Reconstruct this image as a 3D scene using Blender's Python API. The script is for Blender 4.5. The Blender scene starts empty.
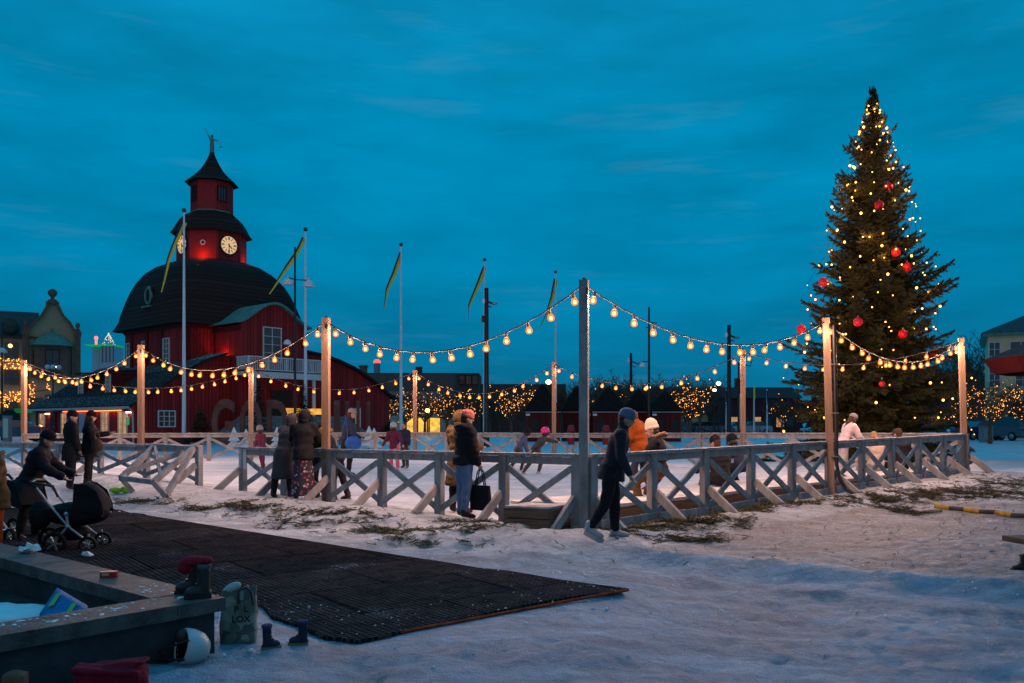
import bpy, math, random
from mathutils import Vector, Matrix, noise
random.seed(7)
R = math.radians
sc = bpy.context.scene
col = sc.collection
# ------------------------------------------------------------------ camera
F, CX, CY, HZ, EYE = 850.0, 512.0, 341.5, 424.0, 1.5
PITCH = 0.0      # level camera with a vertical lens shift (verticals stay vertical)
cd = bpy.data.cameras.new('camera'); cam = bpy.data.objects.new('camera', cd); col.objects.link(cam)
cam.location = (0, 0, EYE); cam.rotation_euler = (R(90), 0, 0); cd.shift_y = (HZ - CY) / 1024
cd.sensor_width = 36; cd.lens = 36 * F / 1024; cd.clip_start = .05; cd.clip_end = 3000
sc.camera = cam
def ray(px, py):
    return Vector(((px - CX) / F, 1, (HZ - py) / F))
def at(px, py, Y):
    d = ray(px, py); t = Y / d.y
    return Vector((d.x * t, Y, EYE + d.z * t))
def gz(px, py, z=0.0):
    d = ray(px, py); t = (z - EYE) / d.z
    return Vector((d.x * t, d.y * t, z))
def sstep(a, b, x):
    t = max(0, min(1, (x - a) / (b - a))); return t * t * (3 - 2 * t)
def lerp(a, b, t): return a + (b - a) * t
# ------------------------------------------------------------------ ground height
PA, PB = gz(560, 548), gz(1024, 584)          # edge of the trodden path
P6 = Vector((.99, 11.6, 0))
def seg_d(x, y, a, b):
    d = (b - a).xy; n = Vector((-d.y, d.x)).normalized()
    return (Vector((x, y)) - a.xy).dot(n)
def hbase(x, y):
    return .29 * sstep(10.5, 20.5, y)
MATP = [gz(100, 513).xy, gz(628, 591).xy, gz(545, 603).xy, gz(352, 645).xy, gz(318, 640).xy, gz(205, 600, .0).xy + Vector((.35, 0)), Vector((-4.6, 7.5)), Vector((-9.5, 10.5)), Vector((-10.5, 13.8))]
def inpoly(x, y, P):
    c = False; j = len(P) - 1
    for i in range(len(P)):
        if (P[i].y > y) != (P[j].y > y) and x < (P[j].x - P[i].x) * (y - P[i].y) / (P[j].y - P[i].y) + P[i].x: c = not c
        j = i
    return c
def polyd(x, y, P):
    p = Vector((x, y)); m = 1e9
    for i in range(len(P)):
        a = P[i]; b = P[(i + 1) % len(P)]; ab = b - a
        t = max(0, min(1, (p - a).dot(ab) / ab.length_squared)); m = min(m, (p - a - ab * t).length)
    return m
PRINTS = {}
_r = random.Random(99)
for _ in range(42):      # trails of boot prints
    px_, py_ = _r.uniform(-2, 9), _r.uniform(5, 13.5); an = _r.uniform(0, 6.3); 
    for s_ in range(_r.randint(4, 12)):
        px_ += .33 * math.cos(an); py_ += .33 * math.sin(an); an += _r.uniform(-.25, .25); o_ = .1 * (1 if s_ % 2 else -1)
        q_ = (px_ - o_ * math.sin(an), py_ + o_ * math.cos(an), an + _r.uniform(-.25, .25), _r.uniform(.6, 1.2))
        PRINTS.setdefault((int(q_[0] // .5), int(q_[1] // .5)), []).append(q_)
def dents(x, y):
    d = 0; i, j = int(x // .5), int(y // .5)
    for a in (-1, 0, 1):
        for b in (-1, 0, 1):
            for q in PRINTS.get((i + a, j + b), ()):
                c, s = math.cos(q[2]), math.sin(q[2]); u = ((x - q[0]) * c + (y - q[1]) * s) / .15; v = (-(x - q[0]) * s + (y - q[1]) * c) / .07; r = u * u + v * v
                if r < 4: d += q[3] * (-.018 * math.exp(-r * r) + .009 * math.exp(-((r - 1.7) / .6) ** 2))
    return d
def h(x, y):
    z = hbase(x, y)
    if y < 40 and abs(x) < 25:
        # drift banked against the front of the fences
        dl = (Vector((x, y)) - P6.xy)
        dR = seg_d(x, y, P6, Vector((10.6, 20, 0)))       # + is inside
        dL = seg_d(x, y, Vector((-5.1, 16.3, 0)), P6)
        n = noise.fractal(Vector((x * .9, y * .9, .3)), 1, 2, 4)
        bank = 0
        if dR < .3 and x > 0: bank = .10 * math.exp(-((dR + .7) / .7) ** 2)
        elif dL < .3: bank = .13 * math.exp(-((dL + .9) / .8) ** 2)
        if inpoly(x, y, MATP): k = 0
        else: k = sstep(0, .5, polyd(x, y, MATP))
        inside = sstep(-.2, .4, dR) * sstep(-.2, .4, dL)
        amp = .05 * (1 - inside) * k
        # path edge steps (right foreground): path up, two low steps down to the viewer
        e1 = seg_d(x, y, PA, PB)
        step = -.09 * sstep(.0, -.5, e1 + .08 * n) * sstep(.3, 1.8, x) + .035 * math.exp(-((e1 - .02) / .12) ** 2) * sstep(.3, 1.8, x) - .03 * sstep(-.85, -1.05, e1 + .12 * n) * sstep(1, 2.5, x)
        mn = .16 * math.exp(-(((x - .25) / .75) ** 2 + ((y - 10.6) / .45) ** 2)) + .10 * math.exp(-(((x + 1.2) / .6) ** 2 + ((y - 10.9) / .4) ** 2)); step += mn * (1 + .5 * n)
        path = sstep(.0, .25, e1) * sstep(1.2, 2.2, x) * sstep(1.6, 1.0, bank * 0 + e1 * .5)
        if e1 > 0 and x > 1.8 and dR < -1.4: amp *= .35
        z += bank * k + amp * n + step + (.03 if y < 14 else .015) * k * (1 - inside) * noise.fractal(Vector((x * 5, y * 5, 1)), 1, 2, 3)
        z += dents(x, y) * k * (1 - inside)
        if k == 0: z = hbase(x, y) - .01
    return z
# ------------------------------------------------------------------ materials
def newmat(name):
    m = bpy.data.materials.new(name); m.use_nodes = True
    nt = m.node_tree; b = nt.nodes['Principled BSDF']
    return m, nt, b
def N(nt, t, **kw):
    n = nt.nodes.new(t)
    for k, v in kw.items():
        if k in n.inputs: n.inputs[k].default_value = v
        else: setattr(n, k, v)
    return n
def M(name, c, rough=.7, var=.25, scale=6, bump=0, bscale=40, metal=0, stretch=None, c2=None, spec=None, snow=0):
    """principled with noise-mottled colour and optional bump"""
    m, nt, b = newmat(name); L = nt.links.new
    tc = N(nt, 'ShaderNodeTexCoord'); src = tc.outputs['Object']
    if stretch:
        mp = N(nt, 'ShaderNodeMapping'); mp.inputs['Scale'].default_value = stretch; L(src, mp.inputs[0]); src = mp.outputs[0]
    n = N(nt, 'ShaderNodeTexNoise', Scale=scale, Detail=5.0, Roughness=.6); L(src, n.inputs['Vector'])
    r = N(nt, 'ShaderNodeValToRGB'); L(n.outputs['Fac'], r.inputs[0])
    a = [max(0, x * (1 - var)) for x in c]; d = c2 or [min(1, x * (1 + var)) for x in c]
    r.color_ramp.elements[0].position = .3; r.color_ramp.elements[1].position = .7
    r.color_ramp.elements[0].color = (*a, 1); r.color_ramp.elements[1].color = (*d, 1)
    out = r.outputs[0]
    if snow:   # snow lying on upward faces
        g = N(nt, 'ShaderNodeNewGeometry'); sx = N(nt, 'ShaderNodeSeparateXYZ'); L(g.outputs['Normal'], sx.inputs[0])
        n2 = N(nt, 'ShaderNodeTexNoise', Scale=14.0, Detail=6.0); L(tc.outputs['Object'], n2.inputs['Vector'])
        ad = N(nt, 'ShaderNodeMath', operation='ADD'); L(sx.outputs[2], ad.inputs[0]); L(n2.outputs['Fac'], ad.inputs[1])
        mr = N(nt, 'ShaderNodeMapRange'); mr.inputs[1].default_value = 1.62 - snow; mr.inputs[2].default_value = 1.72 - snow; L(ad.outputs[0], mr.inputs[0])
        mx = N(nt, 'ShaderNodeMix', data_type='RGBA'); L(mr.outputs[0], mx.inputs[0]); L(out, mx.inputs[6]); mx.inputs[7].default_value = (.75, .77, .8, 1); out = mx.outputs[2]
    L(out, b.inputs['Base Color'])
    b.inputs['Roughness'].default_value = rough; b.inputs['Metallic'].default_value = metal
    b.inputs['Specular IOR Level'].default_value = spec if spec is not None else (.15 if rough > .55 else .4)
    if bump:
        n3 = N(nt, 'ShaderNodeTexNoise', Scale=bscale, Detail=4.0); L(src, n3.inputs['Vector'])
        bp = N(nt, 'ShaderNodeBump', Strength=bump, Distance=.02); L(n3.outputs['Fac'], bp.inputs['Height']); L(bp.outputs[0], b.inputs['Normal'])
    return m
def board_mat(name, c, period=.28, axis='xy', dark=.35, rough=.75):
    """vertical boards: grooves repeat along x+y (or along z for horizontal planks)"""
    m, nt, b = newmat(name); L = nt.links.new
    tc = N(nt, 'ShaderNodeTexCoord'); sx = N(nt, 'ShaderNodeSeparateXYZ'); L(tc.outputs['Object'], sx.inputs[0])
    if axis == 'xy':
        s = N(nt, 'ShaderNodeMath', operation='ADD'); L(sx.outputs[0], s.inputs[0]); L(sx.outputs[1], s.inputs[1]); v = s.outputs[0]
    else: v = sx.outputs[2]
    dv = N(nt, 'ShaderNodeMath', operation='DIVIDE'); L(v, dv.inputs[0]); dv.inputs[1].default_value = period
    fr = N(nt, 'ShaderNodeMath', operation='FRACT'); L(dv.outputs[0], fr.inputs[0])
    pp = N(nt, 'ShaderNodeMath', operation='PINGPONG'); L(fr.outputs[0], pp.inputs[0]); pp.inputs[1].default_value = .5
    mr = N(nt, 'ShaderNodeMapRange'); L(pp.outputs[0], mr.inputs[0]); mr.inputs[1].default_value = .02; mr.inputs[2].default_value = .12
    fl = N(nt, 'ShaderNodeMath', operation='FLOOR'); L(dv.outputs[0], fl.inputs[0])
    wn = N(nt, 'ShaderNodeTexWhiteNoise', noise_dimensions='1D'); L(fl.outputs[0], wn.inputs['W'])
    ns = N(nt, 'ShaderNodeTexNoise', Scale=3.0, Detail=6.0); L(tc.outputs['Object'], ns.inputs['Vector'])
    mm = N(nt, 'ShaderNodeMath', operation='ADD'); L(wn.outputs[0], mm.inputs[0]); L(ns.outputs['Fac'], mm.inputs[1])
    r = N(nt, 'ShaderNodeValToRGB'); 
    m2 = N(nt, 'ShaderNodeMath', operation='MULTIPLY'); L(mm.outputs[0], m2.inputs[0]); m2.inputs[1].default_value = .5; L(m2.outputs[0], r.inputs[0])
    r.color_ramp.elements[0].position = .15; r.color_ramp.elements[1].position = .85
    r.color_ramp.elements[0].color = (*[x * .65 for x in c], 1); r.color_ramp.elements[1].color = (*[x * 1.3 for x in c], 1)
    mx = N(nt, 'ShaderNodeMix', data_type='RGBA'); L(mr.outputs[0], mx.inputs[0]); mx.inputs[6].default_value = (*[x * dark for x in c], 1); L(r.outputs[0], mx.inputs[7])
    L(mx.outputs[2], b.inputs['Base Color']); b.inputs['Roughness'].default_value = rough; b.inputs['Specular IOR Level'].default_value = .12
    bp = N(nt, 'ShaderNodeBump', Strength=.8, Distance=.03); L(mr.outputs[0], bp.inputs['Height']); L(bp.outputs[0], b.inputs['Normal'])
    return m
def brick_mat(name, c1, c2, mortar, scale=1.0, bw=.5, rh=.16, rot=None):
    m, nt, b = newmat(name); L = nt.links.new
    tc = N(nt, 'ShaderNodeTexCoord'); sx = N(nt, 'ShaderNodeSeparateXYZ'); L(tc.outputs['Object'], sx.inputs[0])
    s = N(nt, 'ShaderNodeMath', operation='ADD'); L(sx.outputs[0], s.inputs[0]); L(sx.outputs[1], s.inputs[1])
    cb = N(nt, 'ShaderNodeCombineXYZ'); L(s.outputs[0], cb.inputs[0]); L(sx.outputs[2], cb.inputs[1])
    br = N(nt, 'ShaderNodeTexBrick'); L(cb.outputs[0], br.inputs['Vector'])
    br.inputs['Color1'].default_value = (*c1, 1); br.inputs['Color2'].default_value = (*c2, 1); br.inputs['Mortar'].default_value = (*mortar, 1)
    br.inputs['Scale'].default_value = scale; br.inputs['Brick Width'].default_value = bw; br.inputs['Row Height'].default_value = rh; br.inputs['Mortar Size'].default_value = .012
    L(br.outputs[0], b.inputs['Base Color']); b.inputs['Roughness'].default_value = .85
    bp = N(nt, 'ShaderNodeBump', Strength=.4, Distance=.02); L(br.outputs['Fac'], bp.inputs['Height']); bp.invert = True; L(bp.outputs[0], b.inputs['Normal'])
    return m
def E(name, c, s, sample=True):
    m, nt, b = newmat(name); nt.nodes.remove(b)
    e = N(nt, 'ShaderNodeEmission', Strength=s); e.inputs[0].default_value = (*c, 1)
    nt.links.new(e.outputs[0], nt.nodes['Material Output'].inputs[0])
    if not sample: m.cycles.emission_sampling = 'NONE'
    return m
def window_mat(name, c, s):
    """lit room behind a pane: warm light with uneven brightness"""
    m, nt, b = newmat(name); L = nt.links.new
    tc = N(nt, 'ShaderNodeTexCoord'); n = N(nt, 'ShaderNodeTexNoise', Scale=1.7, Detail=3.0); L(tc.outputs['Object'], n.inputs['Vector'])
    r = N(nt, 'ShaderNodeValToRGB'); L(n.outputs['Fac'], r.inputs[0])
    r.color_ramp.elements[0].position = .25; r.color_ramp.elements[1].position = .75
    r.color_ramp.elements[0].color = (*[x * .25 for x in c], 1); r.color_ramp.elements[1].color = (*c, 1)
    L(r.outputs[0], b.inputs['Emission Color']); b.inputs['Emission Strength'].default_value = s
    b.inputs['Base Color'].default_value = (.05, .05, .05, 1); b.inputs['Roughness'].default_value = .08
    m.cycles.emission_sampling = 'NONE'
    return m
# ------------------------------------------------------------------ mesh builder
class MB:
    def __init__(s): s.v = []; s.f = []; s.sm = []
    def add(s, vs, fs, smooth=False):
        o = len(s.v); s.v += [Vector(v) for v in vs]; s.f += [[i + o for i in f] for f in fs]; s.sm += [smooth] * len(fs); return s
    def box(s, c, d, rz=0, rot=None):
        c = Vector(c); hx, hy, hz = d[0] / 2, d[1] / 2, d[2] / 2
        m = rot or Matrix.Rotation(rz, 3, 'Z')
        vs = [c + m @ Vector((x * hx, y * hy, z * hz)) for x in (-1, 1) for y in (-1, 1) for z in (-1, 1)]
        return s.add(vs, [(0, 1, 3, 2), (4, 6, 7, 5), (0, 4, 5, 1), (2, 3, 7, 6), (0, 2, 6, 4), (1, 5, 7, 3)])
    def bar(s, a, b, w, t, up=(0, 0, 1)):
        """rectangular beam a->b; w across, t along up"""
        a, b = Vector(a), Vector(b); d = (b - a).normalized(); up = Vector(up)
        if abs(d.dot(up)) > .98: up = Vector((0, 1, 0))
        x = d.cross(up).normalized(); z = x.cross(d)
        vs = [p + x * sx * w / 2 + z * sz * t / 2 for p in (a, b) for sx, sz in ((-1, -1), (1, -1), (1, 1), (-1, 1))]
        return s.add(vs, [(3, 2, 1, 0), (4, 5, 6, 7), (0, 1, 5, 4), (1, 2, 6, 5), (2, 3, 7, 6), (3, 0, 4, 7)])
    def tube(s, pts, rad, seg=8, cap=True, smooth=True):
        pts = [Vector(p) for p in pts]; n = len(pts)
        if not hasattr(rad, '__len__'): rad = [rad] * n
        ref = None; vs = []
        for i, p in enumerate(pts):
            d = (pts[min(i + 1, n - 1)] - pts[max(i - 1, 0)])
            d = d.normalized() if d.length > 1e-9 else Vector((0, 0, 1))
            if ref is None: ref = Vector((1, 0, 0)) if abs(d.x) < .9 else Vector((0, 1, 0))
            x = (ref - d * ref.dot(d)).normalized(); y = d.cross(x); ref = x
            for k in range(seg):
                a = 2 * math.pi * k / seg; vs.append(p + (x * math.cos(a) + y * math.sin(a)) * rad[i])
        fs = [(i * seg + k, i * seg + (k + 1) % seg, (i + 1) * seg + (k + 1) % seg, (i + 1) * seg + k) for i in range(n - 1) for k in range(seg)]
        s.add(vs, fs, smooth)
        if cap: s.add(vs[:seg], [tuple(range(seg - 1, -1, -1))]); s.add(vs[-seg:], [tuple(range(seg))])
        return s
    def lathe(s, prof, c=(0, 0, 0), seg=16, mat=None, smooth=True, closed=True, ph=0):
        c = Vector(c); vs = []
        for r, z in prof:
            for k in range(seg):
                a = 2 * math.pi * k / seg + ph; p = Vector((r * math.cos(a), r * math.sin(a), z))
                vs.append(c + (mat @ p if mat else p))
        n = len(prof)
        fs = [(i * seg + k, i * seg + (k + 1) % seg, (i + 1) * seg + (k + 1) % seg, (i + 1) * seg + k) for i in range(n - 1) for k in range(seg)]
        s.add(vs, fs, smooth)
        if closed: s.add(vs[:seg], [tuple(range(seg - 1, -1, -1))]); s.add(vs[-seg:], [tuple(range(seg))])
        return s
    def ball(s, c, r, seg=12, rings=8, mat=None):
        if not hasattr(r, '__len__'): r = (r, r, r)
        c = Vector(c); vs = []; 
        for i in range(1, rings):
            t = math.pi * i / rings
            for k in range(seg):
                a = 2 * math.pi * k / seg; p = Vector((r[0] * math.sin(t) * math.cos(a), r[1] * math.sin(t) * math.sin(a), r[2] * math.cos(t))); vs.append(c + (mat @ p if mat else p))
        top = Vector((0, 0, r[2])); vs.append(c + (mat @ top if mat else top)); vs.append(c - (mat @ top if mat else top))
        nt = len(vs) - 2; fs = []
        for i in range(rings - 2):
            for k in range(seg): fs.append((i * seg + k, (i + 1) * seg + k, (i + 1) * seg + (k + 1) % seg, i * seg + (k + 1) % seg))
        for k in range(seg):
            fs.append((nt, k, (k + 1) % seg)); b = (rings - 2) * seg; fs.append((nt + 1, b + (k + 1) % seg, b + k))
        return s.add(vs, fs, True)
    def octa(s, c, r):
        c = Vector(c); vs = [c + Vector(d) * r for d in ((1, 0, 0), (-1, 0, 0), (0, 1, 0), (0, -1, 0), (0, 0, 1), (0, 0, -1))]
        return s.add(vs, [(0, 2, 4), (2, 1, 4), (1, 3, 4), (3, 0, 4), (2, 0, 5), (1, 2, 5), (3, 1, 5), (0, 3, 5)], True)
    def cap(s, a, b, ra, rb, seg=10):
        a, b = Vector(a), Vector(b)
        s.ball(a, ra, seg, 6); s.ball(b, rb, seg, 6)
        if (b - a).length > 1e-6: s.tube([a, b], [ra, rb], seg)
        return s
    def prism(s, poly, z0, z1, tf=None):
        """2-D polygon (x,y) extruded z0..z1, optional transform of each point"""
        n = len(poly); vs = [Vector((p[0], p[1], z)) for z in (z0, z1) for p in poly]
        if tf: vs = [tf(v) for v in vs]
        return s.add(vs, [tuple(range(n - 1, -1, -1)), tuple(range(n, 2 * n))] + [(i, (i + 1) % n, n + (i + 1) % n, n + i) for i in range(n)])
    def build(s, name, mat, parent=None, off=None, link=True):
        me = bpy.data.meshes.new(name); o = Vector(off) if off is not None else None
        me.from_pydata([(v - o)[:] if o is not None else v[:] for v in s.v], [], s.f)
        me.polygons.foreach_set('use_smooth', s.sm); me.update()
        me.materials.append(mat)
        ob = bpy.data.objects.new(name, me)
        if o is not None and parent is None: ob.location = o
        col.objects.link(ob)
        if parent is not None: ob.parent = parent
        return ob
def tag(o, label=None, cat=None, group=None, kind=None):
    if label: o['label'] = label
    if cat: o['category'] = cat
    if group: o['group'] = group
    if kind: o['kind'] = kind
    return o
def empty(name, loc, label, cat, group=None, rz=0):
    o = bpy.data.objects.new(name, None); col.objects.link(o); o.location = loc; o.rotation_euler = (0, 0, rz)
    o.empty_display_size = .2
    return tag(o, label, cat, group)
def copy_tree(o, parent=None, label=None):
    c = o.copy(); col.objects.link(c)
    if parent: c.parent = parent
    if label: c['label'] = label
    for ch in list(o.children): copy_tree(ch, c)
    return c
REMESH = []
def remesh(o, vox, smooth=3, fac=.5):
    m = o.modifiers.new('r', 'REMESH'); m.mode = 'VOXEL'; m.voxel_size = vox; m.use_smooth_shade = True
    if smooth: k = o.modifiers.new('s', 'SMOOTH'); k.iterations = smooth; k.factor = fac
    REMESH.append(o); return o
def apply_remesh():
    dg = bpy.context.evaluated_depsgraph_get()
    new = [(o, bpy.data.meshes.new_from_object(o.evaluated_get(dg))) for o in REMESH]
    for o, me in new:
        if o.name.split('.')[0] in ('jacket', 'trousers', 'cloth_bag'):      # folds; puffers get quilted ridges
            puffer = any(s in o.data.materials[0].name for s in ('puffer', 'parka')); sd_ = random.random() * 50; nl = [v.normal.copy() for v in me.vertices]
            for v, n_ in zip(me.vertices, nl):
                c = v.co; f = noise.fractal(Vector((c.x * 7, c.y * 7, c.z * 11 + sd_)), 1, 2, 3) * .010
                if puffer: f += abs(math.sin(c.z * 34 + 1.5 * noise.noise(c * 4))) * .010 - .004
                v.co = c + n_ * f
        o.modifiers.clear(); old = o.data; o.data = me; bpy.data.meshes.remove(old)
    REMESH.clear()
# ------------------------------------------------------------------ shared materials
fence_w = M('grey_painted_wood', (.27, .265, .27), .8, .38, 7, .25, 60, stretch=(1, 1, .3), snow=.05)
post_w = M('raw_post_wood', (.26, .165, .115), .8, .25, 4, .3, 40, stretch=(3, 3, .25))
plank_w = M('brown_planks', (.17, .10, .065), .85, .55, 4, .5, 30, stretch=(.6, .6, 7))
snow_m = M('packed_snow', (.74, .76, .79), .6, .08, 9, .5, 30)
black_metal = M('black_metal', (.02, .021, .023), .45, .3, 8, metal=.3)
white_metal = M('white_paint_metal', (.72, .74, .76), .4, .08, 4)
grey_metal = M('galvanised_metal', (.3, .31, .32), .45, .2, 9, metal=.6)
dark_wood = M('dark_timber', (.035, .03, .028), .8, .3, 5)
bulb_core = E('bulb_filament', (1, .46, .10), 32, False)
socket_m = M('socket_plastic', (.02, .02, .02), .5)
def globe_mat():
    m, nt, b = newmat('amber_bulb_glass'); nt.nodes.remove(b); L = nt.links.new
    t = N(nt, 'ShaderNodeBsdfTransparent'); e = N(nt, 'ShaderNodeEmission', Strength=2.2); e.inputs[0].default_value = (1, .175, .006, 1)
    mx = N(nt, 'ShaderNodeMixShader'); mx.inputs[0].default_value = .70; L(t.outputs[0], mx.inputs[1]); L(e.outputs[0], mx.inputs[2]); L(mx.outputs[0], nt.nodes['Material Output'].inputs[0])
    m.cycles.emission_sampling = 'NONE'; return m
globe_m = globe_mat()
fairy_m = E('fairy_light', (1, .38, .06), 4.5)
fairy_big = E('tree_light', (1, .40, .07), 9, False)
# ================================================================== GROUND
def coords(lo, hi, step, far0, far1, grow=1.22):
    c = []; x = lo
    while x < hi: c.append(x); x += step
    s = step; 
    while x < far1: c.append(x); s *= grow; x += s
    c.append(far1)
    s = step; x = lo; pre = []
    while x > far0: s *= grow; x -= s; pre.append(max(x, far0))
    return pre[::-1] + c
def ground_mat():
    m, nt, b = newmat('trodden_snow'); L = nt.links.new
    tc = N(nt, 'ShaderNodeTexCoord'); at_ = N(nt, 'ShaderNodeAttribute'); at_.attribute_name = 'wear_shade'
    sx = N(nt, 'ShaderNodeSeparateColor'); L(at_.outputs['Color'], sx.inputs[0])
    mp = N(nt, 'ShaderNodeMapping'); mp.inputs['Scale'].default_value = (.45, 1.3, 1); L(tc.outputs['Object'], mp.inputs[0])
    n1 = N(nt, 'ShaderNodeTexNoise', Scale=1.6, Detail=9.0, Roughness=.68); L(mp.outputs[0], n1.inputs['Vector'])
    n2 = N(nt, 'ShaderNodeTexNoise', Scale=22.0, Detail=6.0, Roughness=.7); L(tc.outputs['Object'], n2.inputs['Vector'])
    n3 = N(nt, 'ShaderNodeTexNoise', Scale=70.0, Detail=3.0, Roughness=.6); L(tc.outputs['Object'], n3.inputs['Vector'])
    # clean to grey snow
    r = N(nt, 'ShaderNodeValToRGB'); L(n1.outputs['Fac'], r.inputs[0]); r.color_ramp.elements[0].position = .3; r.color_ramp.elements[1].position = .72
    r.color_ramp.elements[0].color = (.36, .42, .48, 1); r.color_ramp.elements[1].color = (.90, .90, .92, 1)
    # grit
    r2 = N(nt, 'ShaderNodeValToRGB'); L(n2.outputs['Fac'], r2.inputs[0]); r2.color_ramp.elements[0].position = .35; r2.color_ramp.elements[1].position = .7
    r2.color_ramp.elements[0].color = (.17, .13, .115, 1); r2.color_ramp.elements[1].color = (.50, .43, .41, 1)
    ad = N(nt, 'ShaderNodeMath', operation='ADD'); L(sx.outputs[0], ad.inputs[0])
    ms = N(nt, 'ShaderNodeMapRange'); L(n1.outputs['Fac'], ms.inputs[0]); ms.inputs[1].default_value = .3; ms.inputs[2].default_value = .75; ms.inputs[3].default_value = .3; ms.inputs[4].default_value = -.35; L(ms.outputs[0], ad.inputs[1])
    ad.use_clamp = True
    mx = N(nt, 'ShaderNodeMix', data_type='RGBA'); L(ad.outputs[0], mx.inputs[0]); L(r.outputs[0], mx.inputs[6]); L(r2.outputs[0], mx.inputs[7])
    # specks
    sp = N(nt, 'ShaderNodeMapRange'); L(n3.outputs['Fac'], sp.inputs[0]); sp.inputs[1].default_value = .33; sp.inputs[2].default_value = .38; sp.inputs[3].default_value = .55; sp.inputs[4].default_value = 0
    mx2 = N(nt, 'ShaderNodeMix', data_type='RGBA'); L(sp.outputs[0], mx2.inputs[0]); L(mx.outputs[2], mx2.inputs[6]); mx2.inputs[7].default_value = (.09, .07, .06, 1)
    n4 = N(nt, 'ShaderNodeTexNoise', Scale=9.0, Detail=8.0, Roughness=.75); L(mp.outputs[0], n4.inputs['Vector'])
    m4 = N(nt, 'ShaderNodeMapRange'); L(n4.outputs['Fac'], m4.inputs[0]); m4.inputs[1].default_value = .3; m4.inputs[2].default_value = .7; m4.inputs[3].default_value = .62; m4.inputs[4].default_value = 1.12
    mx4 = N(nt, 'ShaderNodeMix', data_type='RGBA', blend_type='MULTIPLY'); mx4.inputs[0].default_value = 1; L(mx2.outputs[2], mx4.inputs[6]); L(m4.outputs[0], mx4.inputs[7]); mx2 = mx4
    # trodden ice-snow in front, bluish dimming painted in as bulb light falls off
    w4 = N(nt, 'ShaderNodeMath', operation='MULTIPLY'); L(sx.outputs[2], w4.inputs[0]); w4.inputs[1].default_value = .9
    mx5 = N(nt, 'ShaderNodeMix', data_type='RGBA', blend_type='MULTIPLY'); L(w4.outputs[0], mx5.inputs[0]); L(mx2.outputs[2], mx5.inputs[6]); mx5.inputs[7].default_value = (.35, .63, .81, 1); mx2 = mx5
    # ice
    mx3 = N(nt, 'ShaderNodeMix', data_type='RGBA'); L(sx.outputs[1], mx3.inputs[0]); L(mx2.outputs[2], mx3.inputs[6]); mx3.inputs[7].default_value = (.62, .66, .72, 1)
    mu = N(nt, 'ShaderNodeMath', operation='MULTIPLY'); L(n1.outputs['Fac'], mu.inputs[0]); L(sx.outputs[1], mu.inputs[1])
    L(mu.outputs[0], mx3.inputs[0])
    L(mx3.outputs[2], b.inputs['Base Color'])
    ro = N(nt, 'ShaderNodeMapRange'); L(mu.outputs[0], ro.inputs[0]); ro.inputs[1].default_value = .1; ro.inputs[2].default_value = .6; ro.inputs[3].default_value = .62; ro.inputs[4].default_value = .26; L(ro.outputs[0], b.inputs['Roughness'])
    # trampled prints: distorted cells
    wv = N(nt, 'ShaderNodeMix', data_type='VECTOR'); wv.inputs[0].default_value = .10; L(tc.outputs['Object'], wv.inputs[4]); L(n2.outputs['Color'], wv.inputs[5])
    v1 = N(nt, 'ShaderNodeTexVoronoi', Scale=5.5, feature='SMOOTH_F1'); L(wv.outputs[1], v1.inputs['Vector'])
    v2 = N(nt, 'ShaderNodeTexVoronoi', Scale=13.0, feature='SMOOTH_F1'); L(wv.outputs[1], v2.inputs['Vector'])
    va = N(nt, 'ShaderNodeMath', operation='MULTIPLY_ADD'); L(v1.outputs['Distance'], va.inputs[0]); va.inputs[1].default_value = 1.6; L(v2.outputs['Distance'], va.inputs[2])
    vb = N(nt, 'ShaderNodeMath', operation='ADD'); L(va.outputs[0], vb.inputs[0]); L(n2.outputs['Fac'], vb.inputs[1])
    sm = N(nt, 'ShaderNodeMath', operation='ADD'); L(vb.outputs[0], sm.inputs[0]); L(n3.outputs['Fac'], sm.inputs[1])
    iv = N(nt, 'ShaderNodeMath', operation='SUBTRACT'); iv.inputs[0].default_value = 1.0; L(sx.outputs[1], iv.inputs[1])
    bs = N(nt, 'ShaderNodeMath', operation='MULTIPLY'); L(iv.outputs[0], bs.inputs[0]); bs.inputs[1].default_value = .75
    bp = N(nt, 'ShaderNodeBump', Distance=.08); L(bs.outputs[0], bp.inputs['Strength']); L(sm.outputs[0], bp.inputs['Height']); L(bp.outputs[0], b.inputs['Normal'])
    return m
xs = coords(-12, 14, .08, -900, 900); ys = coords(3.6, 22, .07, -60, 1800)
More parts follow.
